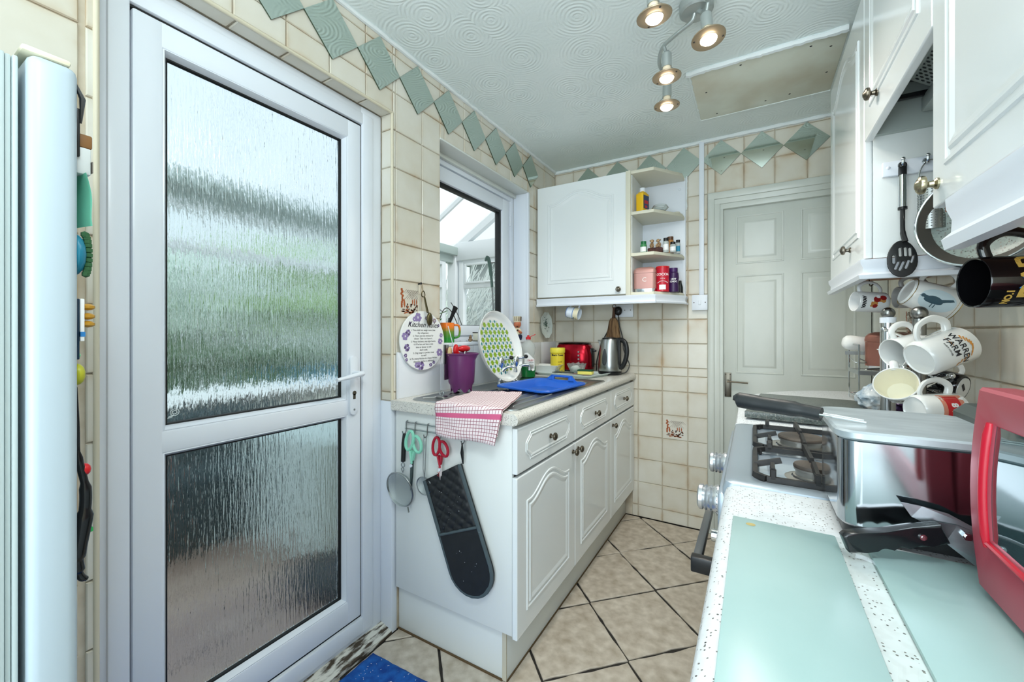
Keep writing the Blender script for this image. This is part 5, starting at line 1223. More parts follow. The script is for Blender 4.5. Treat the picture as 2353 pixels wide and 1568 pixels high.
tube(bm, [(SV[0] + .068 * math.cos(R(a)), SV[1] - .012 * math.sin(R(a)), SV[2] + .068 * math.sin(R(a))) for a in range(0, 360, 10)], .0035, 8, True)
tube(bm, [(SV[0] + .042, SV[1], SV[2] - .06), (SV[0] + .052, SV[1] - .004, SV[2] - .078)], .0035, 6); obj('rim', bm, STEEL, sv)
MESHM = mat('wire_mesh', 'a9b3b3', .45, .3); t, b = nt(MESHM); v = coords(t, 'Object'); wv = N(t, 'ShaderNodeTexWave', Scale=170.0); t.links.new(v, wv.inputs['Vector']); wv2 = N(t, 'ShaderNodeTexWave', Scale=170.0, bands_direction='Z'); t.links.new(v, wv2.inputs['Vector'])
t.links.new(mth(t, 'ADD', mth(t, 'GREATER_THAN', mth(t, 'MAXIMUM', wv.outputs['Fac'], wv2.outputs['Fac']), .72), .18), b.inputs['Alpha'])
bm = bm_new(); lathe(bm, [(.067, 0), (.060, -.012), (.045, -.022), (.02, -.028), (0, -.029)], 28, frame3(SV, (0, -1, 0))); obj('mesh_bowl', bm, MESHM, sv)
def scissors(name, label, x, z, m, bladem, L, s=1, tilt=0, y=PY - .030):
    t_ = thing(name, (x, y, z - L), label, 'scissors'); M = Matrix.Translation((x, y, z)) @ Matrix.Rotation(R(tilt), 4, 'Y')
    for q, (cx, cz, rx, rz_, ph) in enumerate(((-.014 * s, -.038 * s, .016 * s, .034 * s, 12), (.018 * s, -.046 * s, .018 * s, .028 * s, -22))):
        bm = bm_new(); Rm = Matrix.Rotation(R(ph), 4, 'Y')
        pts = [M @ (Matrix.Translation((cx, 0, cz)) @ Rm @ Vector((rx * math.cos(R(a)), q * .004 - .002, rz_ * math.sin(R(a))))) for a in range(0, 360, 20)]
        tube(bm, pts, .0055 * s, 8, True, flat=1)
        tube(bm, [M @ Vector((cx * .4, q * .004 - .002, cz - rz_ * .95)), M @ Vector((-cx * .1, q * .004 - .002, -.115 * s))], [.010 * s, .006 * s], 8, flat=.55); obj('handle', bm, m, t_)
    bm = bm_new(); 
    for q in (-1, 1): prism(bm, [(-.006 * s, -.105 * s), (.006 * s, -.105 * s), (.005 * s + q * .001, -L * .75), (q * .002, -L), (-.005 * s + q * .001, -L * .75)], q * .0015 - .0008, q * .0015 + .0008, 'y', M=M)
    obj('blade', bm, bladem, t_)
    bm = bm_new(); cyl(bm, M @ Vector((0, -.004, -.122 * s)), M @ Vector((0, -.008, -.122 * s)), .0055 * s, seg=12); obj('pivot', bm, WHITE, t_)
    return t_
scissors('kitchen_scissors', 'pale mint green scissors with dark blades hanging beside the sieve', -1.128, .842, mat('mint_plastic', '8fd6bd', .35), mat('dark_blade', '59686a', .35, .8), .235, 1.12, 3)
scissors('craft_scissors', 'red handled scissors with red and white patterned blades', -1.000, .836, mat('crimson_plastic', 'a81c33', .3), mat('white_blade', 'dfd6d6', .35), .16, 1.0, -3)
bm = bm_new(); e = random.Random(3)
for k in range(14): ball(bm, (-1.000 + e.uniform(-.005, .006), PY - .0335, .836 - .112 - e.uniform(0, .04)), .0016, 1, .3, 1, 6)
cs = [o for o in C.objects if o.name == 'craft_scissors'][0]; f_ = obj('speckle_print', bm, RED, cs); f_['kind'] = 'stuff'
st_ = thing('small_strainer', (-1.07, PY - .03, .62), 'small wire strainer with twin wire handle between the scissors', 'strainer')
bm = bm_new(); tube(bm, [(-1.078, PY - .026, .822), (-1.082, PY - .026, .70), (-1.076, PY - .026, .665)], .002, 6); tube(bm, [(-1.066, PY - .026, .822), (-1.072, PY - .026, .70), (-1.076, PY - .026, .665)], .002, 6); tube(bm, [(-1.08, PY - .026, .822), (-1.064, PY - .026, .822)], .002, 6)
tube(bm, [(-1.080 + .036 * math.cos(R(a)), PY - .024, .635 + .034 * math.sin(R(a))) for a in range(0, 360, 15)], .002, 6, True); obj('wire_frame', bm, STEEL, st_)
bm = bm_new(); lathe(bm, [(.036, 0), (.028, -.012), (.010, -.02), (0, -.021)], 24, frame3((-1.080, PY - .024, .635), (0, -1, 0))); obj('mesh_bowl', bm, MESHM, st_)
# oven glove (double pad), quilted black with grey binding
ov = thing('oven_glove', (-.93, PY - .03, .30), 'long black quilted oven glove with grey binding hanging tilted', 'glove')
QB = mat('black_quilt', '1b1e21', .55); QG = mat('grey_binding', '48555a', .7)
TL, TR_ = Vector((-1.095, .650)), Vector((-.897, .752)); ax = Vector((.115, -.345)).normalized() if 0 else (Vector((-.845, .33)) - (TL + TR_) / 2).normalized(); side = Vector((-ax.y, ax.x)); W2 = .096
top = (TL + TR_) / 2
def gl(u, v, d): p = top + side * u + ax * v; return Vector((p.x, PY - .004 - d, p.y))
def glove_outline(off=0, Lg=.345):
    out = []
    k0 = (TR_ - top).dot(ax); 
    out.append((W2 - off, k0 + .0 + off * .6)); 
    for k in range(0, 13): a = R(0 + 180 * k / 12); out.append(((W2 - off) * math.cos(a), Lg + (W2 - off) * math.sin(a)))
    out.append((-(W2 - off), -k0 + off * .6)); return out
bm = bm_new() # back layer, slightly shifted
o_ = glove_outline(.004, .352); A = [bm.verts.new(gl(u + .0, v + .0, .002)) for u, v in o_]; B = [bm.verts.new(gl(u, v, .014)) for u, v in o_]
for i in range(len(o_)): bm.faces.new((A[i], A[(i + 1) % len(A)], B[(i + 1) % len(A)], B[i]))
bm.faces.new(A); bm.faces.new(B); obj('back_pad', bm, QB, ov)
def quilt(name, v0, v1, u0, u1, pitch, amp, base, roundend=False, Lg=.345):
    bm = bm_new(); nu, nv = 40, int((v1 - v0) / .0055); g = {}
    for i in range(nu + 1):
        for j in range(nv + 1):
            s = -1 + 2 * i / nu; v = v0 + (v1 - v0) * j / nv; wmax = W2 - .007
            if roundend and v > Lg: wmax = math.sqrt(max(0, (W2 - .007) ** 2 - (v - Lg) ** 2))
            u = s * wmax; vv = v + (0 if v1 < .3 and j > 0 or roundend else 0)
            if not roundend: sk = (TR_ - top).dot(ax) * s * (1 - j / nv); vv = v + sk
            a = (u + vv) / pitch; b = (u - vv) / pitch
            q = min(1, (abs(math.sin(PI * a)) * abs(math.sin(PI * b))) ** .28 * 1.1) if amp > 0 else 1
            edge = min(1, (1 - abs(s)) * 8)
            g[i, j] = bm.verts.new(gl(u, vv, base + abs(amp) * q * edge + .0015 * noise.noise(Vector((u, vv, 0)) * 30)))
    for i in range(nu):
        for j in range(nv):
            try: bm.faces.new((g[i, j], g[i + 1, j], g[i + 1, j + 1], g[i, j + 1]))
            except ValueError: pass
    bmesh.ops.remove_doubles(bm, verts=bm.verts[:], dist=.0002); obj(name, bm, QB, ov, ang=60)
quilt('quilted_panel', .0, .214, 0, 0, .030 * 1.5, .010, .016); quilt('lower_pocket', .205, .345 + W2 - .008, 0, 0, .04, 0, .024, True)
bm = bm_new(); on = glove_outline(.003); tube(bm, [gl(u, v, .019) for u, v in on], .0058, 8, flat=1.3); obj('binding', bm, QG, ov)
bm = bm_new(); tube(bm, [gl(W2 - .006, .212, .024), gl(-W2 + .006, .212, .024)], .005, 8); obj('pocket_binding', bm, QG, ov)
bm = bm_new(); tube(bm, [gl(W2 - .006, (TR_ - top).dot(ax) + .004, .018), gl(-W2 + .006, -(TR_ - top).dot(ax) + .004, .018)], .003, 6); obj('top_hem', bm, QB, ov)
bm = bm_new(); tube(bm, [(-.893, PY - .030, .824), (-.900, PY - .026, .79), (-.899, PY - .018, .748)], [.004, .006, .004], 6, flat=.3); tube(bm, [(-.893, PY - .032, .824), (-.891, PY - .028, .79), (-.896, PY - .020, .748)], [.004, .005, .004], 6, flat=.3); obj('hanging_loop', bm, BLACK, ov)
bm = bm_new(); e = random.Random(14)
for k in range(26): u, v = e.gauss(.0, .035), e.choice((.09, .15, .30)) + e.gauss(0, .03); ball(bm, gl(u, v, .0255), e.uniform(.0006, .0016), 1, .5, 1, 5)
f_ = obj('flour_specks', bm, WHITE, ov); f_['kind'] = 'stuff'

# tea towel draped over the worktop edge
TOW = mat('check_tea_towel', 'efe3e4', .9); t, b = nt(TOW)
uvn = t.nodes.new('ShaderNodeUVMap'); sx_ = t.nodes.new('ShaderNodeSeparateXYZ'); t.links.new(uvn.outputs[0], sx_.inputs[0])
def stripe(c, n, wd): return mth(t, 'LESS_THAN', mth(t, 'FRACT', mth(t, 'MULTIPLY', c, n)), wd)
gx = mth(t, 'MAXIMUM', stripe(sx_.outputs[0], 24, .15), stripe(sx_.outputs[1], 36, .15)); band = mth(t, 'MULTIPLY', mth(t, 'GREATER_THAN', sx_.outputs[1], .775), mth(t, 'LESS_THAN', sx_.outputs[1], .815))
cc_ = mix(t, gx, 'ebdcde', '95505e'); t.links.new(mix(t, band, cc_, 'cf5f86'), b.inputs['Base Color'])
nz = N(t, 'ShaderNodeTexNoise', Scale=400.0); bump(t, b, nz.outputs['Fac'], .4, .001)
def towel_layer(bm, uvl, offs, v0, v1, u0, u1, dz):
    nu, nv = 26, 40; g = {}
    for i in range(nu + 1):
        for j in range(nv + 1):
            s = i / nu; q = j / nv; u = u0 + (u1 - u0) * s; v = v0 + (v1 - v0) * q
            # plan: back edge from (-1.02,1.50) to (-.86,1.53); fold line at worktop end y=1.178
            back = Vector((-1.035, 1.420)).lerp(Vector((-.835, 1.500)), s); edge = Vector((-1.010, 1.178)).lerp(Vector((-.722, 1.178)), s); flat_L = (back - edge).length
            D = flat_L + .118; d = v * D
            if d < flat_L: p = back.lerp(edge, d / flat_L); P = Vector((p.x, p.y, .9565 + dz + .004 * noise.noise(Vector((u * 9, v * 7, 1))) + .006 * max(0, 1 - d / .02)))
            else:
                h = d - flat_L; a = min(1, h / .015); P = Vector((edge.x + (.010 - .03 * s) * h / .13, 1.178 - .009 - .004 * a - dz + .005 * math.sin(s * 9 + h * 14) * min(1, h / .08) + .006 * noise.noise(Vector((s * 4, h * 30, 2))) * min(1, h / .03), .9565 + dz - .006 * a - max(0, h - .004)))
                P.y -= .012 * min(1, h / .1)
            g[i, j] = (bm.verts.new(P), (u, v))
    for i in range(nu):
        for j in range(nv):
            f = bm.faces.new([g[k][0] for k in ((i, j), (i + 1, j), (i + 1, j + 1), (i, j + 1))])
            for l, k in zip(f.loops, ((i, j), (i + 1, j), (i + 1, j + 1), (i, j + 1))): l[uvl].uv = g[k][1]
bm = bm_new(); uvl = bm.loops.layers.uv.new('UVMap')
towel_layer(bm, uvl, 0, 0, 1, 0, 1, .006); towel_layer(bm, uvl, 0, .03, .93, .02, .97, .001)
tw = obj('tea_towel', bm, TOW, ang=80, label='folded pink and white checked tea towel draped over the worktop edge', category='towel')
sm = tw.modifiers.new('thick', 'SOLIDIFY'); sm.thickness = .0025; sm.offset = 0

# blue rug
RUG = mat('blue_rug_pile', '0f55a8', .95); noisy(RUG, '0a3f8c', '1d68bd', 25, bmp=.8, bd=.004)
bm = bm_new(); nx, ny = 34, 60; x0, x1, y0_, y1_ = -1.245, -.55, .05, 1.075; g = {}
for i in range(nx + 1):
    for j in range(ny + 1):
        x = x0 + (x1 - x0) * i / nx; y = y0_ + (y1_ - y0_) * j / ny; e_ = min(i, nx - i, j, ny - j); y += .022 * (x - x0) * 1.0
        g[i, j] = bm.verts.new((x + .002 * noise.noise(Vector((y * 30, 0, 0))), y + .003 * noise.noise(Vector((x * 30, 3, 0))), (.002 if e_ == 0 else .014) + .002 * noise.noise(Vector((x, y, 0)) * 60)))
for i in range(nx):
    for j in range(ny): bm.faces.new((g[i, j], g[i + 1, j], g[i + 1, j + 1], g[i, j + 1]))
obj('door_mat', bm, RUG, label='bright blue pile mat on the floor by the back door', category='mat')
bm = bm_new(); e = random.Random(2)
for k in range(60): tube(bm, [(p := Vector((e.uniform(-1.2, -.9), e.uniform(.95, 1.06), .0165))), p + Vector((e.uniform(-.004, .004), e.uniform(-.004, .004), .0004))], .0006, 4)
lint = obj('lint', bm, WHITE, [o for o in C.objects if o.name == 'door_mat'][0], kind='stuff')

# ================================================================== CEILING LIGHT
cl = thing('ceiling_spotlight', (-.176, 1.587, 2.38), 'nickel ceiling light with a curved arm and four disc rimmed spotlights', 'lamp')
NK = mat('satin_nickel', 'b3bab8', .38, .6); BRZ = mat('warm_disc_metal', 'a3937c', .38, .7)
bm = bm_new(); lathe(bm, [(0, 0), (.050, 0), (.056, .006), (.058, .034), (0, .036)], 36, Matrix.Translation((-.176, 1.587, 2.352))); obj('ceiling_rose', bm, NK, cl)
bm = bm_new(); za = 2.325
tube(bm, spline([(-.182, 1.590, 2.355), (-.195, 1.600, 2.335), (-.25, 1.625, za), (-.305, 1.672, za), (-.335, 1.76, za), (-.332, 1.84, za), (-.3256, 1.873, za - .005)], 6), .0075, 10)
tube(bm, spline([(-.17, 1.583, 2.355), (-.15, 1.57, 2.335), (-.131, 1.513, za), (-.16, 1.44, za), (-.22, 1.37, za), (-.267, 1.323, za - .005)], 6), .0075, 10); obj('curved_arm', bm, NK, cl)
BULB = mat('lit_bulb', 'fff4e2', .3, emit='fff0d8', es=14)
for k, (x, y, ax_, lz) in enumerate(((-.267, 1.323, (.05, .1, -1), 2.20), (-.131, 1.513, (.10, -.10, -1), 2.20), (-.289, 1.662, (0, .02, -1), 2.20), (-.3256, 1.873, (-.02, .03, -1), 2.20))):
    d = Vector(ax_).normalized(); M = frame_to((x, y, lz), d) # local z down
    spx = bm_new(); cyl(spx, (x, y, za) if k != 2 else (-.30, 1.664, za), M @ Vector((0, 0, -.085)), .006, seg=10)
    lathe(spx, [(0, -.098), (.010, -.096), (.018, -.086), (.0185, -.036), (0, -.036)], 22, M); sb_ = obj('spot_body', spx, NK, cl)
    bm = bm_new(); lathe(bm, [(.0145, -.038), (.0155, -.018), (.024, -.008), (.0275, .004), (.0265, .006), (.014, -.010)], 22, M); obj('bulb_holder', bm, mat('warm_white_ceramic', 'f2e2c6', .4), sb_)
    bm = bm_new(); lathe(bm, [(.025, .001), (.051, -.003), (.053, -.001), (.0525, .002), (.050, .0025), (.025, .004)], 40, M)
    obj('disc_rim', bm, BRZ, sb_)
    bm = bm_new()
    for a in (30, 210): ball(bm, M @ Vector((.044 * math.cos(R(a)), .044 * math.sin(R(a)), .001)), .0045, 1, 1, 1, 8)
    obj('disc_screw', bm, SCREW, sb_)
    bm = bm_new()
    for s in (-1, 1): tube(bm, spline([M @ Vector((s * .018, 0, -.03)), M @ Vector((s * .03, 0, -.02)), M @ Vector((s * .042, 0, -.002))], 3), .0012, 5)
    obj('spring_clip', bm, STEEL, sb_)
    bm = bm_new(); ball(bm, M @ Vector((0, 0, .004)), .026, 1, 1, .62, 20); obj('bulb', bm, BULB, sb_)
    ld = bpy.data.lights.new('spot_glow', 'SPOT'); ld.energy = 6; ld.color = (1, .93, .84); ld.shadow_soft_size = .025; ld.spot_size = R(150); ld.spot_blend = .8
    lo = bpy.data.objects.new('spot_glow', ld); C.objects.link(lo); lo.location = M @ Vector((0, 0, .032)); lo.rotation_euler = d.to_track_quat('-Z', 'Y').to_euler()
# ================================================================== RIGHT WALL UNITS
XU = .285
def pelmet2(bm, p0, p1, zt, k, m0=0, m1=0):
    p0 = Vector(p0); p1 = Vector(p1); d = (p1 - p0).normalized(); n = Vector((d.y, -d.x, 0))
    pr = [(.012, 0), (.016, .20), (.004, .34), (.003, .58), (.010, .80), (.011, 1), (-.010, 1), (-.010, 0)]
    A = [bm.verts.new((p0 + n * o - d * (m0 * o)).to_tuple()[:2] + (zt - k * (1 - z),)) for o, z in pr]; B = [bm.verts.new((p1 + n * o + d * (m1 * o)).to_tuple()[:2] + (zt - k * (1 - z),)) for o, z in pr]
    q = len(pr)
    for i in range(q): bm.faces.new((A[i], A[(i + 1) % q], B[(i + 1) % q], B[i]))
    bm.faces.new(A[::-1]); bm.faces.new(B)
fu = thing('cupboard', (.43, 1.91, 1.43), 'white wall cabinet beyond the extractor with hooks on its side panel', 'cabinet')
bx('carcass', .306, .583, 1.603, 2.225, 1.440, 2.252, CARC, fu, .001)
bx('bottom_board', .300, .583, 1.61, 2.22, 1.431, 1.4405, BROWN, fu)
dA = cab_door('door', fu, XU, 1.603, 2.228, 1.440, 2.252, arch_loop(1.603 + .07, 2.228 - .07, 1.44 + .075, 2.252 - .05, .06), out=-1)
knob(dA, (XU, 1.80, 1.500), (-1, 0, 0), .0155, PEWTER)
bm = bm_new(); pelmet2(bm, (XU, 2.20, 0), (XU, 1.600, 0), 1.436, .058, 0, 1); pelmet2(bm, (XU, 1.600, 0), (.583, 1.600, 0), 1.436, .058, 1, 0); obj('pelmet', bm, WHITE, fu)
hu = thing('extractor_cupboard', (.43, 1.33, 1.78), 'short white cabinet door lifted over the cooker extractor hood', 'cabinet')
cab_door('door', hu, XU, 1.053, 1.598, 1.787, 2.252, [(1.125, 1.86), (1.528, 1.86), (1.528, 2.19), (1.125, 2.19)], out=-1)
knob([c for c in hu.children if c.name.startswith('door')][0], (XU, 1.442, 1.862), (-1, 0, 0), .0165, BRONZE)
bm = bm_new(); box(bm, .306, .583, 1.053, 1.598, 2.236, 2.252); box(bm, .570, .583, 1.053, 1.598, 1.60, 2.24); box(bm, .306, .583, 1.585, 1.602, 1.80, 2.24); box(bm, .306, .583, 1.050, 1.066, 1.80, 2.24); obj('carcass', bm, mat('grey_carcass', 'b5bfba', .5), hu)
hd_ = thing('extractor_hood', (.45, 1.33, 1.86), 'grey extractor hood with perforated grille inside the lifted cabinet', 'hood')
HG = mat('hood_grey', '9da6a2', .4); bx('hood_body', .36, .568, 1.09, 1.50, 1.90, 2.10, HG, hd_, .006)
Mh = axes((.40, 1.34, 1.885), (0, 1, 0), (-.80, 0, .60), (-.60, 0, -.80))
bm = bm_new(); box(bm, -.15, .17, -.09, .09, 0, .006, .002, M=Mh); obj('grille_plate', bm, HG, hd_)
bm = bm_new()
for i in range(22):
    for j in range(12):
        c = Vector((-.13 + i * .0135, -.075 + j * .0135 + (.0067 if i % 2 else 0), .0062)); vs = [bm.verts.new(Mh @ (c + Vector((.0042 * math.cos(k * PI / 3), .0052 * math.sin(k * PI / 3), 0)))) for k in range(6)]; bm.faces.new(vs)
g_ = obj('grille_holes', bm, RUB, hd_, smooth=False); g_['kind'] = 'stuff'
for (x0, x1, y, z) in ((.31, .42, 1.53, 1.865), (.33, .40, 1.515, 1.905)):
    bm = bm_new(); box(bm, x0, x1, y, y + .012, z, z + .014, .002); box(bm, x0 + .02, x1 - .03, y - .002, y, z + .003, z + .011, 0); obj('clip_bar', bm, BLACK, hd_)
bx('light_box', .40, .50, 1.46, 1.56, 1.83, 1.87, HG, hd_, .003)
nu_ = thing('cupboard', (.43, .75, 1.43), 'large white wall cabinet nearest the camera with mugs hung underneath', 'cabinet')
bx('carcass', .306, .583, .45, 1.050, 1.448, 2.252, CARC, nu_, .001); bx('bottom_board', .300, .583, .45, 1.045, 1.438, 1.4485, BROWN, nu_)
dB = cab_door('door', nu_, XU, .45, 1.052, 1.447, 2.252, arch_loop(.45 + .06, 1.052 - .06, 1.447 + .06, 2.252 - .05, .06), out=-1)
knob(dB, (XU, 1.024, 1.487), (-1, 0, 0), .0165, mat('worn_brass', 'a29a80', .28, 1))
bm = bm_new(); pelmet2(bm, (XU, .955, 0), (XU, .45, 0), 1.440, .084, 0, 0); obj('pelmet', bm, WHITE, nu_)

# hook rail and things on the side panel
PYY = 1.600
hr_ = thing('hook_rail', (.40, PYY, 1.68), 'white wooden hook rail with chrome hooks on the wall cabinet side', 'rail')
bx('backboard', .324, .53, PYY - .014, PYY - .001, 1.672, 1.716, WHITE, hr_, .004)
bm = bm_new(); ball(bm, (.337, PYY - .014, 1.697), .005, 1, .5, 1, 10); obj('screw_cap', bm, WHITE, hr_)
for x in (.363, .414, .465):
    bm = bm_new(); cyl(bm, (x, PYY - .013, 1.700), (x, PYY - .020, 1.700), .007, seg=14); tube(bm, spline([(x, PYY - .018, 1.700), (x, PYY - .034, 1.692), (x, PYY - .040, 1.700), (x, PYY - .040, 1.708)], 3), .0035, 8); ball(bm, (x, PYY - .040, 1.709), .0055, 1, 1, 1, 10); obj('hook', bm, CHROME, hr_)
sp3 = thing('slotted_spatula', (.363, PYY - .03, 1.38), 'black slotted spoon with steel handle hanging from the white hook rail', 'utensil')
yq = PYY - .034
bm = bm_new(); box(bm, .354, .372, yq - .004, yq + .004, 1.660, 1.690, .003); tube(bm, [(.363 + .007 * math.cos(R(a)), yq, 1.692 + .009 * math.sin(R(a))) for a in range(0, 360, 30)], .003, 6, True); obj('hanging_end', bm, BLACK, sp3)
bm = bm_new(); cyl(bm, (.363, yq, 1.665), (.363, yq, 1.572), .0085, .0095, 18); obj('steel_grip', bm, CHROME, sp3)
bm = bm_new(); cyl(bm, (.363, yq, 1.574), (.363, yq, 1.567), .0105, seg=16); tube(bm, spline([(.363, yq, 1.57), (.363, yq, 1.53), (.364, yq, 1.50), (.368, yq - .004, 1.475)], 4), [.008] * 8 + [.0095] * 5, 8, flat=.7); obj('neck', bm, BLACK, sp3)
bm = bm_new(); Mq = axes((.361, yq - .006, 1.428), (1, 0, 0), (0, .10, 1), (0, -1, .10))
def slotted(bm, M, a, b, th, slots):
    nx_, ny_ = 76, 114; g = {}; keep = {}
    for i in range(nx_):
        for j in range(ny_):
            x = -a + 2 * a * (i + .5) / nx_; y = -b + 2 * b * (j + .5) / ny_
            yy = y / b; wa = a * (1 - .10 * yy)
            ins = (x / wa) ** 2 + yy ** 2 <= 1
            for (sx, sy, L, rr, tilt) in slots:
                dx, dy = x - sx, y - sy; cx_ = dx * math.cos(tilt) - dy * math.sin(tilt); cy_ = dx * math.sin(tilt) + dy * math.cos(tilt)
                q = math.hypot(cx_, max(0, abs(cy_) - L)); 
                if q < rr: ins = False
            keep[i, j] = ins
    V = {}
    def v(i, j, s):
        if (i, j, s) not in V: x = -a + 2 * a * i / nx_; y = -b + 2 * b * j / ny_; V[i, j, s] = bm.verts.new(M @ Vector((x, y, s * th / 2 - .10 * ((x) ** 2 + y * y) / a * .6)))
        return V[i, j, s]
    for (i, j), k in keep.items():
        if not k: continue
        bm.faces.new((v(i, j, 1), v(i + 1, j, 1), v(i + 1, j + 1, 1), v(i, j + 1, 1))); bm.faces.new((v(i, j, -1), v(i, j + 1, -1), v(i + 1, j + 1, -1), v(i + 1, j, -1)))
        for (di, dj, p, q) in ((-1, 0, (i, j), (i, j + 1)), (1, 0, (i + 1, j + 1), (i + 1, j)), (0, -1, (i + 1, j), (i, j)), (0, 1, (i, j + 1), (i + 1, j + 1))):
            if not keep.get((i + di, j + dj), False): bm.faces.new((v(*p, 1), v(*q, 1), v(*q, -1), v(*p, -1)))
    for _ in range(4): bmesh.ops.smooth_vert(bm, verts=bm.verts[:], factor=.5, use_axis_x=True, use_axis_y=True, use_axis_z=True)
slotted(bm, Mq, .0330, .053, .004, [(-.004, .018, .010, .0026, 0), (.007, .018, .010, .0026, 0), (.0165, .016, .010, .0024, 0), (-.018, -.002, .009, .0026, 0), (-.012, -.020, .009, .0024, .35), (-.002, -.022, .011, .0024, .35), (.010, -.018, .010, .0024, .3), (.021, -.004, .009, .0018, .25)])
obj('slotted_blade', bm, BLACK, sp3)
gt = thing('hanging_grater', (.43, PYY - .03, 1.50), 'curved steel grater on a wire loop beside the slotted spoon', 'grater')
bm = bm_new(); tube(bm, spline([(.397, yq, 1.60), (.397, yq, 1.66), (.412, yq, 1.692), (.430, yq, 1.695), (.455, yq, 1.68), (.462, yq, 1.60)], 5), .0018, 6); obj('wire_loop', bm, STEEL, gt)
bm = bm_new(); lathe(bm, [(.033, 0), (.033, .125), (.0325, .125), (.0325, 0)], 20, Matrix.Translation((.43, yq + .014, 1.505)), a0=R(180), a1=R(360), sy=.8); obj('grater_body', bm, STEEL, gt)
bm = bm_new(); e = random.Random(3)
for i in range(11):
    for j in range(16): a = R(192 + i * 15); ball(bm, (.43 + .0335 * math.cos(a), yq + .014 + .0268 * math.sin(a), 1.512 + j * .0072), .0022, 1, 1, .7, 6)
g_ = obj('grater_teeth', bm, CHROME, gt, kind='stuff')
# pans
PANI = speckle('speckled_pan_coating', '93a09b', '55605c', 260, .25, .35, '7f8c88')
p1 = thing('frying_pan', (.51, 1.56, 1.39), 'round steel rimmed pan hung beside the grater behind the big door knob', 'pan')
Mpn = frame3((.490, 1.490, 1.508), (-.6, -.8, 0))
bm = bm_new(); lathe(bm, [(0, -.035), (.085, -.034), (.106, -.022), (.122, .004), (.1235, .010), (.1195, .012)], 56, Mpn); obj('outer_shell', bm, mat('grey_pan_metal', '6d6a66', .35, .6), p1)
bm = bm_new(); tube(bm, [Mpn @ Vector((.1205 * math.cos(R(a)), .1205 * math.sin(R(a)), .012)) for a in range(0, 360, 8)], .0032, 8, True); obj('rim', bm, CHROME, p1)
bm = bm_new(); lathe(bm, [(0, -.030), (.080, -.030), (.100, -.018)], 40, Mpn); obj('speckled_base', bm, PANI, p1)
bm = bm_new(); lathe(bm, [(.100, -.018), (.118, .010)], 40, Mpn); obj('inner_wall', bm, mat('pan_inner_grey', '5c5853', .4, .4), p1)
bm = bm_new(); box(bm, -.008, .008, .115, .235, -.008, .004, .003, M=Mpn); obj('handle', bm, BLACK, p1)
p2 = thing('frying_pan', (.49, 1.585, 1.38), 'black pan hung lowest and behind the steel rimmed pan', 'pan')
Mpn = frame3((.500, 1.578, 1.472), (-.05, -1, 0)) @ Matrix.Scale(.66, 4); bm = bm_new(); lathe(bm, [(0, -.006), (.09, -.006), (.112, .004), (.123, .020), (.121, .021), (.108, .010), (0, .004)], 56, Mpn); obj('pan_body', bm, BLACK, p2)
bm = bm_new(); box(bm, .492, .508, 1.574, 1.586, 1.545, 1.70, .004); obj('handle', bm, BLACK, p2)

# ================================================================== HANGING MUGS
def decal(bm, M, r, pts, a0, off=.0007, mi=0):
    """pts: (s along circumference, z along axis) polygon -> ngon fan hugging the wall"""
    cs = sum(p[0] for p in pts) / len(pts); cz = sum(p[1] for p in pts) / len(pts)
    def P(s, z, o=off): rr = (r(z) if callable(r) else r) + o; a = a0 + s / rr; return M @ Vector((rr * math.cos(a), rr * math.sin(a), z))
    L = [[bm.verts.new(P(cs + (s - cs) * k, cz + (z - cz) * k)) for s, z in pts] for k in (1, .6)]; c = bm.verts.new(P(cs, cz)); n = len(pts); fs = []
    for i in range(n):
        fs.append(bm.faces.new((L[0][i], L[0][(i + 1) % n], L[1][(i + 1) % n], L[1][i]))); fs.append(bm.faces.new((L[1][i], L[1][(i + 1) % n], c)))
    for f in fs: f.material_index = mi
def face_angle(M, eye=(0, 0, 1.22)):
    l = M.inverted() @ Vector(eye); return math.atan2(l.y, l.x)
def mugtext(name, s, size, M, r, a0, s0, z0, m, parent, rot=0, bold=0):
    bm = text_bm(s, size, .0002, 0, 'CENTER', bold)
    for v in bm.verts:
        x, y = v.co.x, v.co.y
        x, y = x * math.cos(rot) - y * math.sin(rot), x * math.sin(rot) + y * math.cos(rot)
        a = a0 + (s0 + x) / r; v.co = M @ Vector(((r + .0009 + v.co.z) * math.cos(a), (r + .0009 + v.co.z) * math.sin(a), z0 + y))
    return obj(name, bm, m, parent, smooth=False)
def hookup(x, y, z, top, parent):
    bm = bm_new(); tube(bm, spline([(x, y, top), (x, y, z + .006), (x + .004, y, z - .003), (x + .010, y, z + .003)], 4), .0018, 6); return obj('cup_hook', bm, BRONZE, parent)
# small festive mug
Mm = Maxis((.376, 1.815, 1.318), (-.95, -.31, .06), (0, 0, 1)); mb = mug('festive_mug', 'small mug with teddy print and black wavy lettering hung at the far end', Mm, .034, .088, mat('grey_white_mug', 'd9dcdc', .2), hr=.004, hs=1.05)
hookup(.334, 1.80, 1.377, 1.432, fu); a0 = face_angle(Mm)
bm = bm_new(); e = random.Random(1)
def circ(s, z, rs, rz, n=12): return [(s + rs * math.cos(2 * PI * k / n), z + rz * math.sin(2 * PI * k / n)) for k in range(n)]
for (s, z, q, mi) in ((-.004, .047, .010, 0), (-.012, .054, .004, 0), (-.011, .040, .004, 0), (-.013, .044, .007, 1), (.010, .040, .010, 1), (.012, .030, .011, 0), (.016, .022, .009, 1), (.020, .036, .006, 2), (.006, .022, .007, 0), (.004, .052, .003, 2)): decal(bm, Mm, .034, circ(s, z, q, q), a0, .0006 + .0002 * mi, mi)
obj('teddy_print', bm, [mat('tan_teddy', 'b98245', .4), mat('dark_red_print', '8d1a1c', .4), LB], mb)
mugtext('wavy_lettering', 'VAVAV', .013, Mm, .034, a0, .0, .071, INKB, mb, bold=.001)
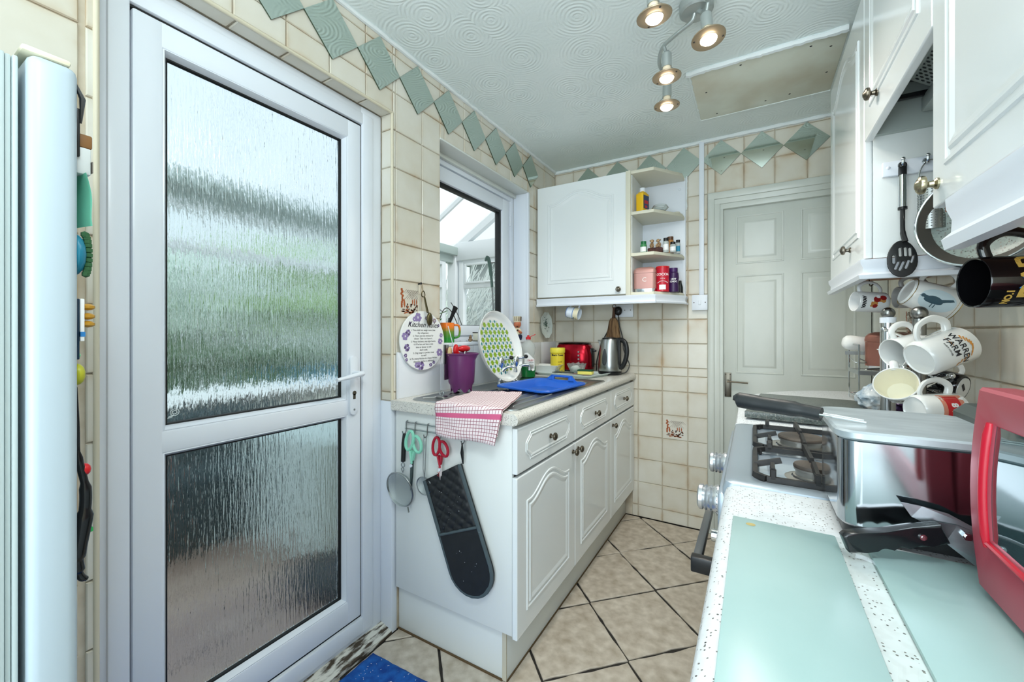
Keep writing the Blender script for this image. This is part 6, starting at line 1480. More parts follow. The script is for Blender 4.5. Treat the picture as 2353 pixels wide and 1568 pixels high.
# black mug nearest camera
Mm = Maxis((.405, 1.055, 1.298), (-.80, -.60, 0), (.05, 0, 1)); BLK = mat('black_glaze', '0c0c0e', .1, coat=.4)
Mm = Maxis((.410, .992, 1.302), (-.980, -.19, -.01), (0, 0, 1)); mk_ = mug('black_mug', 'large black mug with gold No. 1 lettering hung nearest the camera', Mm, .0415, .100, BLK, hr=.0055, hs=1.3)
a0 = face_angle(Mm); GOLD = mat('gold_print', 'c9a650', .35); GRN = mat('green_print', '1d6b32', .4); BLP = mat('blue_print', '2a7fc4', .4)
hookup(.350, .985, 1.390, 1.440, nu_)
bm = bm_new(); st8 = []
for k in range(14): q = .020 if k % 2 == 0 else .012; st8.append((-.006 + q * math.cos(2 * PI * k / 14), .050 + q * .9 * math.sin(2 * PI * k / 14)))
decal(bm, Mm, .0415, st8, a0, .0006, 0); decal(bm, Mm, .0415, [(s * .8, .050 + (z - .050) * .8) for s, z in st8], a0, .0009, 1); obj('star_print', bm, [BLP, GRN], mk_)
mugtext('gold_lettering', 'DAD', .034, Mm, .0415, a0, .010, .042, GOLD, mk_, bold=.0015).data.transform(Matrix()) 
mugtext('gold_lettering', 'NO.1', .012, Mm, .0415, a0, -.026, .072, GOLD, mk_, bold=.0005)
# pigeon mug
Mm = Maxis((.393, 1.661, 1.343), (.86, .16, -.40), (.25, 0, 1)) @ Matrix.Scale(1.157, 4); pm = mug('pigeon_mug', 'white flared mug with pigeon picture and gold rim hung at a tilt', Mm, .044, .098, CERAM, hr=.0045, taper=.80)
hookup(.47, 1.69, 1.40, 1.432, fu); rf = lambda z: .0352 + (.044 - .0352) * z / .098; a0 = face_angle(Mm)
bm = bm_new(); decal(bm, Mm, rf, circ(0, .052, .029, .036, 28), a0, .0006); obj('oval_print', bm, mat('pale_blue_oval', 'c4d6de', .25), pm)
bm = bm_new(); bird = [(.0, .018), (-.004, .022), (-.002, .026), (.004, .034), (.010, .048), (.010, .058), (.005, .068), (.002, .080), (-.001, .084), (.0, .070), (-.004, .060), (-.006, .050), (-.006, .036), (-.005, .028), (-.004, .022)]
body = [(.002 + .0095 * math.cos(t_) * (1 - .25 * math.cos(t_)), .045 + .019 * math.sin(t_)) for t_ in [2 * PI * k / 18 for k in range(18)]]
decal(bm, Mm, rf, body, a0, .0009); decal(bm, Mm, rf, circ(-.004, .022, .0045, .0045, 10), a0, .0010); decal(bm, Mm, rf, [(-.007, .020), (-.002, .020), (.005, .036), (-.006, .038)], a0, .0010); decal(bm, Mm, rf, [(-.005, .056), (.004, .058), (-.010, .082), (-.014, .078)], a0, .0010); decal(bm, Mm, rf, [(-.003, .018), (-.0015, .018), (-.002, .0145)], a0, .0010)
for z in (.046, .052): decal(bm, Mm, rf, [(.009, z), (.009, z + .0015), (.019, z + .002), (.019, z)], a0, .0008)
obj('pigeon_print', bm, mat('slate_blue_print', '33505e', .4), pm)
bm = bm_new(); tube(bm, [Mm @ Vector((.0440 * math.cos(R(a)), .0440 * math.sin(R(a)), .0975)) for a in range(0, 360, 12)], .0010, 5, True); tube(bm, [Mm @ Vector((.0434 * math.cos(R(a)), .0434 * math.sin(R(a)), .091)) for a in range(0, 360, 12)], .0006, 5, True); tube(bm, [Mm @ Vector((.0358 * math.cos(R(a)), .0358 * math.sin(R(a)), .004)) for a in range(0, 360, 12)], .0009, 5, True); obj('gold_line', bm, mat('gold_line', 'a38a4a', .3, .8), pm)
Mm = Maxis((.480, 1.775, 1.330), (-.97, -.15, 0), (0, 0, 1)); hookup(.44, 1.77, 1.385, 1.432, fu)
mh = mug('grey_mug', 'grey mug hanging directly behind the pigeon mug', Mm, .034, .088, mat('grey_glaze', 'a7a5a2', .3), hr=.0045)

# ================================================================== MUG TREE
mt = thing('mug_tree', (.392, 1.543, .946), 'brushed steel mug tree with ball finial and side arms', 'mug tree')
SX = mat('satin_steel_post', '8e8f8c', .28, 1)
bm = bm_new(); lathe(bm, [(0, 0), (.062, 0), (.065, .004), (.060, .010), (.0145, .013), (.0145, .310), (.0, .310)], 32, Matrix.Translation((.392, 1.543, .9462))); obj('post', bm, SX, mt)
bm = bm_new(); ball(bm, (.392, 1.543, 1.272), .0185, 1, 1, 1, 20); obj('ball_finial', bm, SX, mt)
def arm(z, dx, dy, L=.085):
    d = Vector((dx, dy, .45)).normalized(); bm = bm_new(); p = Vector((.392, 1.543, z)); tube(bm, [p, p + d * L], .0038, 8); ball(bm, p + d * L, .0075, 1, 1, 1, 12); obj('arm', bm, CHROME, mt)
arm(1.195, .45, -.8); arm(1.19, -.9, -.1); arm(1.07, .55, -.75); arm(1.06, .8, .4); arm(1.09, -.6, -.8); arm(1.18, .3, .9)
# large white farm mug (base towards the left)
Mm = Maxis((.358, 1.415, 1.150), (.80, .44, .35), (-.12, 0, 1)); mw = mug('farm_mug', 'large white mug lettered Warren Farm over orange brush strokes', Mm, .0455, .112, CERAM, hr=.0065, hs=1.3)
a0 = face_angle(Mm); a0s = a0 
mugtext('farm_lettering', 'WARREN', .0200, Mm, .0455, a0, .008, .066, INKB, mw, bold=.0001); mugtext('farm_lettering', 'FARM', .0200, Mm, .0455, a0, .000, .047, INKB, mw, bold=.0001); mugtext('small_lettering', 'FARM HOUSE', .0055, Mm, .0455, a0, .002, .038, INKB, mw)
bm = bm_new(); e = random.Random(5)
for k in range(13):
    s = -.022 + k * .0055 + e.uniform(-.002, .002); z = .084 + .010 * math.sin(k * .35) - .010 * (k > 8) * (k - 8) * .5; decal(bm, Mm, .0455, [(s, z - .0015), (s + .012, z - .004), (s + .013, z - .002), (s + .001, z + .002)], a0)
for k in range(4): decal(bm, Mm, .0455, [(-.030 + k * .006, .056), (-.020 + k * .006, .053), (-.020 + k * .006, .055)], a0)
obj('orange_strokes', bm, mat('orange_print', 'd08a35', .4), mw, kind='stuff')
Mm = Maxis((.405, 1.56, 1.180), (-.80, -.55, -.20), (-.1, 0, 1)); mug('white_mug', 'plain white mug behind the farm mug with its open end to the left', Mm, .040, .095, CERAM, hr=.0055, hs=1.1)
Mm = Maxis((.345, 1.500, 1.052), (-.36, -.76, .52), (-.15, .1, 1)); mc = mug('cream_cup', 'wide cream lined cup facing out, lowest on the left of the mug tree', Mm, .0480, .062, CERAM, hr=.0065, hs=.8, inner=mat('cream_lining', 'ece8d2', .12), taper=.72)
bm = bm_new(); e = random.Random(7); a0 = face_angle(Mm)
for k in range(26): decal(bm, Mm, lambda z: .0346 + .0134 * z / .062, circ(e.uniform(-.05, .05), .042 + e.uniform(-.004, .004), e.uniform(.001, .003), e.uniform(.001, .003), 6), a0 + PI * .02 - (.6 if k % 2 else -.6))
obj('speckled_border', bm, mat('brown_border', '54483a', .5), mc, kind='stuff')
Mm = Maxis((.488, 1.578, 1.066), (-.66, .55, .18), (.45, .1, 1)); md_ = mug('black_patterned_mug', 'black mug with white floral pattern showing its white stamped base', Mm, .038, .105, BLK, hm=CERAM, hr=.0055)
a0 = face_angle(Mm); bm = bm_new(); e = random.Random(11)
for k in range(46):
    s, z = e.uniform(-.045, .045), e.uniform(.008, .095); a = e.uniform(0, 3.1); L = e.uniform(.003, .009); decal(bm, Mm, .038, [(s, z), (s + L * math.cos(a), z + L * math.sin(a)), (s + L * math.cos(a) * .9 + .001, z + L * math.sin(a) + .0012), (s + .0012, z + .0008)], a0)
for k in range(10): decal(bm, Mm, .038, circ(e.uniform(-.03, .03), e.uniform(.02, .09), .003, .004, 7), a0)
obj('floral_print', bm, mat('silver_print', 'b9c2c4', .4), md_, kind='stuff')
bm = bm_new(); lathe(bm, [(0, -.0005), (.029, -.0005), (.030, .002)], 30, Mm); obj('white_base', bm, CERAM, md_)
bm = bm_new(); box(bm, -.004, .004, -.016, .006, -.0016, -.0008, M=Mm @ Matrix.Rotation(R(30), 4, 'Z')); obj('base_stamp', bm, INKB, md_)
Mm = Maxis((.350, 1.415, 1.022), (.82, .42, .06), (-.05, 0, 1)); me_ = mug('red_print_mug', 'white mug with red panel, number 8 and chevrons behind the fryer lid', Mm, .038, .100, CERAM, hr=.0055, hs=1.15)
a0 = face_angle(Mm); bm = bm_new(); rp = [(s, z) for s, z in ((-.032, .048), (.022, .046), (.024, .078), (-.030, .080))]
def dense(P, n=6): return [tuple(Vector(a).lerp(Vector(b), k / n)) for a, b in zip(P, P[1:] + P[:1]) for k in range(n)]
decal(bm, Mm, .038, dense([(-.040, .040), (.018, .036), (.026, .084), (-.034, .092)]), a0, .0005, 1); decal(bm, Mm, .038, dense(rp), a0, .0008, 0)
for q in (0, .016): decal(bm, Mm, .038, [(-.006 - q, .080), (-.002 - q, .088), (-.012 - q, .096), (-.010 - q, .086)], a0, .0012, 2)
obj('red_panel', bm, [mat('bright_red_print', 'c5161f', .35), mat('salmon_print', 'd58a72', .4), LB], me_)
mugtext('number', '8', .020, Mm, .038, a0, -.006, .058, LB, me_, bold=.0008)

# kitchen roll post with foil tube
ph = thing('paper_roll_stand', (.351, 1.657, .946), 'chrome upright roll stand with ball top left of the mug tree', 'stand')
bm = bm_new(); lathe(bm, [(0, 0), (.058, 0), (.060, .004), (.056, .010), (.009, .012), (.009, .312), (0, .312)], 28, Matrix.Translation((.351, 1.657, .9462))); obj('post', bm, SX, ph)
bm = bm_new(); ball(bm, (.351, 1.657, 1.277), .0175, 1, 1, 1, 20); obj('ball_finial', bm, SX, ph)
bm = bm_new(); lathe(bm, [(.0175, 0), (.0185, 0), (.0185, .285), (.010, .285), (.0175, .284)], 28, Matrix.Translation((.351, 1.657, .962)))
for v in bm.verts: v.co += Vector((noise.noise(v.co * 40), noise.noise(v.co * 43 + Vector((9, 0, 0))), 0)) * .0012
obj('foil_tube', bm, mat('foil', 'c9ccce', .18, 1), ph)
bm = bm_new(); lathe(bm, [(.0188, .285), (.0192, .285), (.0192, .302), (.010, .302)], 28, Matrix.Translation((.351, 1.657, .962))); obj('white_collar', bm, WHITE, ph)
# wooden board with bags
bx('wooden_tray', .30, .50, 1.70, 1.87, .9462, .958, mat('weathered_wood', '8a7a62', .7), None, .003, label='brown wooden board under the plastic bag behind the fryer', category='board')
def crumple(name, c, s, m, amp, label, cat, seed):
    bm = bm_new(); vs = bmesh.ops.create_icosphere(bm, subdivisions=4, radius=1)['verts']
    for v in vs:
        n = v.co.normalized(); k = 1 + amp * (noise.noise(n * 3.1 + Vector((seed, 0, 0))) + .6 * abs(noise.noise(n * 7 + Vector((seed, 4, 0))))); tp = 1 - .45 * max(0, n.z)
        v.co = Vector((c[0] + n.x * s[0] * k * tp, c[1] + n.y * s[1] * k * tp, c[2] + n.z * s[2] * k))
    mz = min(v.co.z for v in vs)
    for v in vs: v.co.z += (c[2] - s[2]) - mz
    return obj(name, bm, m, None, ang=20, label=label, category=cat)
PB = mat('clear_plastic_bag', 'c4d3da', .15, alpha=.75); noisy(PB, '9db4c4', 'eef4f6', 30, .4, .6)
crumple('plastic_bag', (.345, 1.775, 1.003), (.050, .040, .044), PB, .22, 'crumpled clear plastic bag with blue streaks beside the mug tree', 'bag', 2)
crumple('purple_packet', (.405, 1.765, .992), (.045, .035, .033), mat('purple_foil', '3a2350', .15, .3), .3, 'shiny dark purple packet on the wooden board', 'packet', 5)
crumple('crisp_packet', (.450, 1.72, .975), (.03, .022, .022), mat('silver_purple', '8b8396', .2, .4), .3, 'small silvery packet beside the purple one', 'packet', 9)
# wire rack, canister, roll
rk = thing('wire_rack', (.44, 2.12, .946), 'two tier chrome wire rack at the far end of the worktop', 'rack')
for z in (.965, 1.066):
    bm = bm_new()
    for a, b in (((.345, 2.02), (.535, 2.02)), ((.535, 2.02), (.535, 2.21)), ((.535, 2.21), (.345, 2.21)), ((.345, 2.21), (.345, 2.02))): tube(bm, [(*a, z), (*b, z)], .0028, 6)
    for k in range(9): tube(bm, [(.357 + k * .021, 2.02, z), (.357 + k * .021, 2.21, z)], .0016, 5)
    obj('wire_shelf', bm, CHROME, rk)
bm = bm_new(); box(bm, .343, .537, 2.016, 2.0185, 1.056, 1.072); box(bm, .3415, .344, 2.018, 2.212, 1.056, 1.072); obj('front_strip', bm, STEEL, rk, smooth=False)
for x in (.345, .535):
    for y in (2.02, 2.21):
        bm = bm_new(); cyl(bm, (x, y, .9465), (x, y, 1.17), .003, seg=8); obj('leg', bm, CHROME, rk)
bm = bm_new(); box(bm, .318, .40, 2.118, 2.121, 1.128, 1.142); tube(bm, spline([(.33, 2.10, 1.118), (.345, 2.08, 1.10), (.38, 2.09, 1.10), (.36, 2.13, 1.115), (.42, 2.10, 1.085)], 4), .0018, 5); tube(bm, [(.345, 2.02, 1.17), (.345, 2.21, 1.17)], .003, 6); obj('plate_bracket', bm, STEEL, rk)
canister(.452, 2.115, 1.069, 'T', 'rose brown square canister standing on the wire rack by the inner door', -38, mat('brown_rose_metal', '9d6a5c', .32, .5), .058, .150)
rl = thing('paper_roll', (.37, 2.17, 1.14), 'white roll lying tilted on the rack bracket left of the canister', 'roll')
bm = bm_new(); Mr = Maxis((.325, 2.15, 1.178), (.95, .15, -.12), (0, 0, 1)); lathe(bm, [(0, -.012), (.018, -.009), (.027, .0), (.0295, .012), (.029, .085), (.026, .09), (0, .09)], 28, Mr); obj('roll_body', bm, mat('paper_white', 'edefec', .7), rl)
picture_tile(wall_right, axes((XR - .0003, 2.42, 1.262), (0, -1, 0), (1, 0, 0), (0, 0, 1)))

# ================================================================== WORKTOPS AND COOKER ON THE RIGHT
w2 = thing('worktop', (.27, .27, .905), 'pale speckled worktop nearest the camera under the glass boards', 'worktop')
WT2 = speckle('pale_speckled_worktop', 'dfe2e4', '4a4744', 290, .17, .3, 'd3d5d6')
bm = bm_new(); prism(bm, [(.585, .905), (-.030, .905), (-.041, .909), (-.0455, .918), (-.046, .929), (-.042, .939), (-.033, .9445), (-.022, .9460), (.585, .9460)], -.35, .834, 'y'); obj('top', bm, WT2, w2, ang=50)
b4_ = thing('base_cabinet', (.27, .25, 0), 'white base cabinet under the near right worktop', 'cabinet')
bx('carcass', .0, .58, -.35, .832, .15, .904, CARC, b4_); bx('kickboard', .05, .07, -.35, .832, .003, .15, PL, b4_)
for a, b in ((-.348, .24), (.244, .83)): cab_door('door', b4_, -.018, a, b, .16, .735, None, out=-1); cab_door('drawer_front', b4_, -.018, a, b, .742, .895, None, out=-1)
knob([c for c in b4_.children if c.name.startswith('drawer')][0], (-.018, .50, .82), (-1, 0, 0), .0155, CHROME)
w3 = thing('worktop', (.3, 1.9, .905), 'pale speckled worktop with rounded end beyond the cooker under the mug tree', 'worktop')
bm = bm_new(); P_ = [(.585, 1.402), (.585, 2.42), (.44, 2.42)] + [(.44 + .49 * math.cos(R(a)) * 1.0, 2.42 - .60 + .60 * math.sin(R(a))) for a in range(96, 181, 6)][0:] + [(-.048, 1.402)]
prism(bm, P_, .906, .9455, 'z', .004); obj('top', bm, WT2, w3)
b5_ = thing('base_cabinet', (.3, 1.7, 0), 'white base cabinet under the far right worktop beyond the cooker', 'cabinet')
bx('carcass', .02, .58, 1.41, 1.80, .15, .904, CARC, b5_); cab_door('door', b5_, .0, 1.41, 1.80, .16, .895, None, out=-1); bx('kickboard', .06, .08, 1.41, 1.80, .003, .15, PL, b5_)
gbd = thing('granite_board', (.14, 1.70, .946), 'dark speckled granite worktop saver beyond the hob', 'board')
Mgb = Matrix.Translation((.143, 1.695, 0)) @ Matrix.Rotation(R(-6), 4, 'Z')
bm = bm_new(); prism(bm, [(-.145, -.23), (.145, -.23), (.160, -.215), (.160, .215), (.145, .23), (-.145, .23)], .952, .972, 'z', .0015, M=Mgb); obj('slab', bm, GRANITE, gbd)
for x in (-.12, .12):
    for y in (-.2, .2):
        bm = bm_new(); c = Mgb @ Vector((x, y, .9465)); cyl(bm, c, c + Vector((0, 0, .006)), .010, seg=12); obj('rubber_foot', bm, BLACK, gbd)
ck = thing('gas_cooker', (.26, 1.12, 0), 'silver grey freestanding gas cooker with black cast pan supports', 'cooker')
SG_ = mat('silver_enamel', '9aa6b0', .3, .35); HOB = mat('hob_enamel', 'aebac4', .12, .25)
bx('body', -.030, .575, .842, 1.396, .02, .925, SG_, ck, .004)
bm = bm_new(); rg = []
for (o, z, r) in ((0, .918, .010), (0, .935, .012), (.004, .9465, .014), (.010, .9495, .016), (.030, .9495, .03), (.040, .944, .03), (.046, .940, .035)):
    rg.append([bm.verts.new((x, y, z)) for x, y in rrect(-.050 + o + (.014 if o > .02 else 0), .565 - o, .838 + o, 1.400 - o, r, 5)])
for A, B in zip(rg, rg[1:]):
    for i in range(len(A)): bm.faces.new((A[i], A[(i + 1) % len(A)], B[(i + 1) % len(A)], B[i]))
obj('hob_rim', bm, SG_, ck)
bm = bm_new(); L = rrect(.009, .520, .883, 1.355, .035, 5); bm.faces.new([bm.verts.new((x, y, .9403)) for x, y in L]); obj('hob_tray', bm, HOB, ck, smooth=False)
bx('control_panel', -.058, -.028, .842, 1.396, .845, .925, SG_, ck, .006)
for k, y in enumerate((.890, 1.140)):
    bm = bm_new(); lathe(bm, [(0, .038), (.018, .038), (.0235, .035), (.024, .029), (.0215, .027), (.0245, .023), (.022, .020), (.025, .015), (.023, .011), (.0265, .004), (.0265, 0)], 28, frame_to((-.058, y, .895 if k != 1 else .895), (-1, 0, 0))); kb = obj('knob', bm, mat('silver_knob', 'c3c6c8', .25, .8), ck)
    bm = bm_new(); cyl(bm, (-.0585, y, .895), (-.0605, y, .895), .026, seg=24); obj('knob_skirt', bm, SG_, kb)
bm = bm_new()
for a in range(-60, 61, 15): ball(bm, (-.0608, .890 + .029 * math.cos(R(a + 180)), .895 + .029 * math.sin(R(a + 180))), .0009, 1, 1, 1, 5)
obj('dial_marks', bm, INKB, ck, kind='stuff')
OV = mat('oven_black_glass', '1b1e20', .1); bx('oven_door', -.052, -.030, .85, 1.39, .30, .835, OV, ck, .004); bx('lower_door', -.050, -.030, .85, 1.39, .06, .295, SG_, ck, .004)
bm = bm_new(); box(bm, -.118, -.100, .985, 1.385, .700, .722, .003); hb_ = obj('oven_handle', bm, mat('handle_grey', '6c7073', .3, .6), ck)
for y in (.975, 1.355): bm = bm_new(); box(bm, -.120, -.050, y, y + .022, .694, .728, .003); obj('handle_bracket', bm, BLACK, hb_)
bm = bm_new(); cyl(bm, (-.052, .925, .808), (-.074, .925, .808), .012, seg=18); obj('timer_button', bm, CHROME, ck)
CI = mat('cast_iron', '1c1d1e', .5); noisy(CI, '17181a', '2f2c2a', 40, bmp=.3)
CAPM = mat('burner_cap', '4c443e', .5); noisy(CAPM, '3a332e', '61564d', 20); RING = mat('burner_ring', 'a8a59f', .3, .8)
for bxx_, by, r in ((.098, 1.215, .046), (.096, .962, .030), (.385, 1.215, .036), (.385, .962, .046)):
    bn = bm_new(); lathe(bn, [(r * 1.5, .9404), (r * 1.25, .9425), (r * 1.12, .943)], 32, Matrix.Translation((bxx_, by, 0))); lathe(bn, [(r * 1.05, .941), (r * 1.05, .946), (r * .92, .947), (r * .92, .956), (r * 1.0, .957), (r * 1.0, .9605), (0, .9605)], 40, Matrix.Translation((bxx_, by, 0))); bo_ = obj('burner', bn, RING, ck)
    bn = bm_new(); lathe(bn, [(r * 1.02, .9605), (r * 1.03, .964), (r * .98, .967), (r * .3, .968), (0, .9675)], 40, Matrix.Translation((bxx_, by, 0))); obj('burner_cap', bn, CAPM, bo_)
    bn = bm_new(); cyl(bn, (bxx_ + r * 1.12, by - .004, .942), (bxx_ + r * 1.12, by - .004, .960), .003, seg=8); obj('igniter', bn, BRONZE, bo_)
def bar(bm, p0, p1, w_=.0055, h=.010):
    p0 = Vector(p0); p1 = Vector(p1); d = (p1 - p0).normalized(); s = d.cross(Vector((0, 0, 1)))
    s = s.normalized() if s.length > .01 else Vector((1, 0, 0)); u = s.cross(d).normalized()
    L = [[bm.verts.new(p + s * a * w_ + u * b * h / 2) for a, b in ((-1, -1), (1, -1), (.7, 1), (-.7, 1))] for p in (p0, p1)]
    for i in range(4): bm.faces.new((L[0][i], L[0][(i + 1) % 4], L[1][(i + 1) % 4], L[1][i]))
    bm.faces.new(L[0][::-1]); bm.faces.new(L[1])
def support(x0, x1, y0, y1, burners):
    t_ = bm_new(); z = .952
    c = .018
    P_ = [(x0 + c, y0), (x1 - c, y0), (x1, y0 + c), (x1, y1 - c), (x1 - c, y1), (x0 + c, y1), (x0, y1 - c), (x0, y0 + c)]
    for a, b in zip(P_, P_[1:] + P_[:1]): bar(t_, (*a, z), (*b, z))
    for (bx_, by) in burners:
        for (dx, dy, L) in ((1, 0, .045), (-1, 0, .045), (0, 1, 0), (0, -1, 0)):
            if dx: 
                xs = x1 if dx > 0 else x0
                s0 = (xs, by, z)
                if abs(xs - bx_) < .16: bar(t_, (xs, by, z + .002), (bx_ + dx * .050, by, z + .016), .0045)
            else:
                ys = y1 if dy > 0 else y0; bar(t_, (bx_ + dy * .0, ys, z + .002), (bx_, ys, z + .020), .005, .010); bar(t_, (bx_, ys, z + .016), (bx_, by + dy * (.012), z + .020), .0045)
        for sx_ in (-.055, .055):
            for ys, dy in ((y0, 1), (y1, -1)): bar(t_, (bx_ + sx_ * 1.2, ys, z), (bx_ + sx_ * 1.2, ys, z + .018), .005, .009); bar(t_, (bx_ + sx_ * 1.2, ys, z + .016), (bx_ + sx_ * 1.2, ys + dy * .035, z + .017), .0045)
    for x in (x0 + .01, x1 - .01):
        for y in (y0 + .01, y1 - .01): bar(t_, (x, y, .9412), (x, y, z), .004)
    obj('pan_support', t_, CI, ck, smooth=False)
support(.002, .520, 1.125, 1.365, [(.098, 1.215), (.385, 1.215)]); support(.002, .520, .882, 1.105, [(.096, .962), (.385, .962)])

# ================================================================== NEAR WORKTOP THINGS
gbs = thing('glass_board', (.15, .45, .9462), 'frosted aqua glass worktop saver with a clear stripe', 'board')
FRO = mat('frosted_glass', 'adcbc8', .28); noisy(FRO, '9dbbb9', 'abc6c4', 5)
Z0, Z1 = .9466, .9516
bx('frosted_panel', -.0265, .092, .16, .682, Z0, Z1, FRO, gbs, .001); bx('frosted_panel', .121, .50, .16, .676, Z0, Z1, FRO, gbs, .001); bx('clear_strip', .092, .121, .16, .678, Z0, Z1, CLEAR, gbs)
bm = bm_new(); lathe(bm, [(0, Z1 + .0003), (.005, Z1 + .0002)], 14, Matrix.Translation((-.004, .662, 0)), sx=1.2); obj('stain', bm, mat('tea_stain', 'b5a267', .5), gbs)
fr = thing('deep_fryer', (.25, .76, .952), 'polished steel fryer with brushed lid plate and long black folding handle', 'fryer')
POL = mat('polished_steel', 'a9aeb2', .10, 1); BRU = mat('brushed_lid', 'b9c2c6', .38, .45); noisy(BRU, 'a3adb2', 'c4cdd1', 12, .3, .7, sc=(1, 3, 1))
def rbox(bm, x0, x1, y0, y1, r, secs): 
    rg = [[bm.verts.new((x, y, z)) for x, y in rrect(x0 + o, x1 - o, y0 + o, y1 - o, max(.004, r - o), 8)] for o, z in secs]
    for A, B in zip(rg, rg[1:]):
        for i in range(len(A)): bm.faces.new((A[i], A[(i + 1) % len(A)], B[(i + 1) % len(A)], B[i]))
    bm.faces.new(rg[0]); bm.faces.new(rg[-1])
bm = bm_new(); rbox(bm, .097, .40, .682, .868, .024, [(.004, .966), (0, .970), (0, 1.078), (.003, 1.082)]); obj('steel_body', bm, POL, fr, ang=20)
bm = bm_new(); rbox(bm, .103, .395, .688, .860, .022, [(0, .9525), (0, .967)]); obj('plastic_base', bm, BLACK, fr)
bm = bm_new(); rbox(bm, .093, .27, .676, .885, .028, [(.003, 1.0805), (0, 1.083), (0, 1.090), (.003, 1.0925)]); obj('lid_plate', bm, BRU, fr, ang=20)
bm = bm_new(); rbox(bm, .262, .42, .70, .90, .02, [(.0, 1.06), (0, 1.100), (.012, 1.112)]); obj('rear_housing', bm, mat('dark_green_grey_plastic', '3a4341', .4), fr)
bm = bm_new(); h0, h1 = Vector((.086, .756, 1.098)), Vector((-.022, .800, 1.104))
tube(bm, spline([h0, h0.lerp(h1, .3) + Vector((0, 0, .001)), h0.lerp(h1, .7), h1, h1 + Vector((-.004, .001, -.002))], 5), [.0105] * 5 + [.0125] * 6 + [.0135] * 5 + [.011, .009, .006, .004, .003], 14, flat=.95, up=(0, 0, 1)); obj('handle', bm, mat('matt_black_handle', '1d2123', .45), fr)
bm = bm_new()
for s in (-1, 1): tube(bm, [h0 + Vector((-.004, s * .008, .001)), h0 + Vector((.020, s * .008 - .004, -.001)), h0 + Vector((.048, s * .007 - .010, -.0035))], .0015, 7)
obj('wire_prong', bm, CHROME, fr)
kf = thing('kitchen_shears', (.14, .645, .953), 'open kitchen shears with black riveted handle leaning against the steel fryer', 'shears')
A_, B_ = Vector((.0912, .632, .9662)), Vector((.1845, .655, .9888)); d = (B_ - A_).normalized(); L_ = (B_ - A_).length
yv = (Vector((0, 0, 1)) - d * d.z).normalized(); Mkf = axes(A_, d, yv, d.cross(yv)); bm = bm_new()
up_p = [(L_, .0125), (L_ * .72, .0118), (L_ * .45, .0095), (L_ * .2, .0105), (.006, .0112), (.001, .008)]; lo_p = [(.0035, -.0118), (.010, -.0125), (.020, -.0095), (.032, -.0090), (.040, -.0105), (.048, -.0090), (.056, -.0100), (.064, -.0085), (.074, -.0110), (.086, -.0108), (L_ + .004, -.0095)]
prism(bm, (up_p + lo_p)[::-1], -.007, .007, 'z', .003, 3, M=Mkf); obj('handle', bm, mat('shears_handle_black', '131619', .22, coat=.3), kf)
bm = bm_new(); cyl(bm, Mkf @ Vector((.078, .001, .0065)), Mkf @ Vector((.078, .001, .0085)), .0034, seg=20); cyl(bm, Mkf @ Vector((.078, .001, .0085)), Mkf @ Vector((.078, .001, .0092)), .0018, seg=12); obj('rivet', bm, CHROME, kf)
BLD = mat('shears_blade', '8d9499', .25, .8); noisy(BLD, '7b8388', 'a4abb0', 30)
def plate(P, th=.0014):
    bm = bm_new(); a = [bm.verts.new(p) for p in P]; b = [bm.verts.new((p[0], p[1] + th, p[2])) for p in P]; n = len(P)
    bm.faces.new(a); bm.faces.new(b[::-1])
    for k in range(n): bm.faces.new((a[k], a[(k + 1) % n], b[(k + 1) % n], b[k]))
    return bm
obj('lower_blade', plate([(.176, .661, .999), (.190, .662, .9765), (.213, .660, .958), (.232, .658, .958), (.232, .662, .990), (.2, .662, .999)]), BLD, kf, smooth=False)
obj('upper_blade', plate([(.1535, .668, 1.0135), (.1625, .667, .9985), (.172, .666, .9945), (.186, .665, .9935), (.205, .663, .989), (.235, .660, .985), (.235, .661, 1.001), (.212, .664, 1.000), (.194, .667, 1.009), (.172, .668, 1.0125)]), BLD, kf, smooth=False)
bm = bm_new(); cyl(bm, (.2065, .663, .990), (.2065, .655, .990), .0045, seg=6); cyl(bm, (.2065, .655, .990), (.2065, .6525, .990), .003, seg=14); obj('pivot_nut', bm, CHROME, kf)
# microwave
mw_ = thing('microwave', (.38, .36, .95), 'metallic red microwave with glass door beside the fryer', 'microwave')
MR = mat('red_microwave_paint', 'b04c5a', .32, .25); X0, YA, YB_, ZA_, ZB_ = .2, .12, .611, .958, 1.163
bx('casing', .225, .565, YA + .002, YB_ - .004, ZA_ + .003, ZB_, MR, mw_, .006)
# bowed door frame built as a ring with a window opening
bm = bm_new(); wy0, wy1, wz0, wz1 = .20, .569, 1.020, 1.132
def bow(y, z): t_ = (z - ZA_) / (ZB_ - ZA_); return X0 - .007 * math.sin(PI * t_)
def ringloop(y0, y1, z0, z1, n=10):
    P = [(y0 + (y1 - y0) * k / n, z0) for k in range(n)] + [(y1, z0 + (z1 - z0) * k / n) for k in range(n)] + [(y1 - (y1 - y0) * k / n, z1) for k in range(n)] + [(y0, z1 - (z1 - z0) * k / n) for k in range(n)]; return P
secs = [(ringloop(YA, YB_, ZA_, ZB_), .026), (ringloop(YA, YB_, ZA_, ZB_), .003), (ringloop(YA + .003, YB_ - .003, ZA_ + .003, ZB_ - .003), 0), (ringloop(wy0, wy1, wz0, wz1), 0), (ringloop(wy0 + .001, wy1 - .001, wz0 + .001, wz1 - .001), .0006), (ringloop(wy0 + .002, wy1 - .002, wz0 + .002, wz1 - .002), .0016)]
rg = [[bm.verts.new((bow(y, z) + dx, y, z)) for y, z in P] for P, dx in secs]
for A, B in zip(rg, rg[1:]):
    for i in range(len(A)): bm.faces.new((A[i], A[(i + 1) % len(A)], B[(i + 1) % len(A)], B[i]))
dr_ = obj('door', bm, MR, mw_)
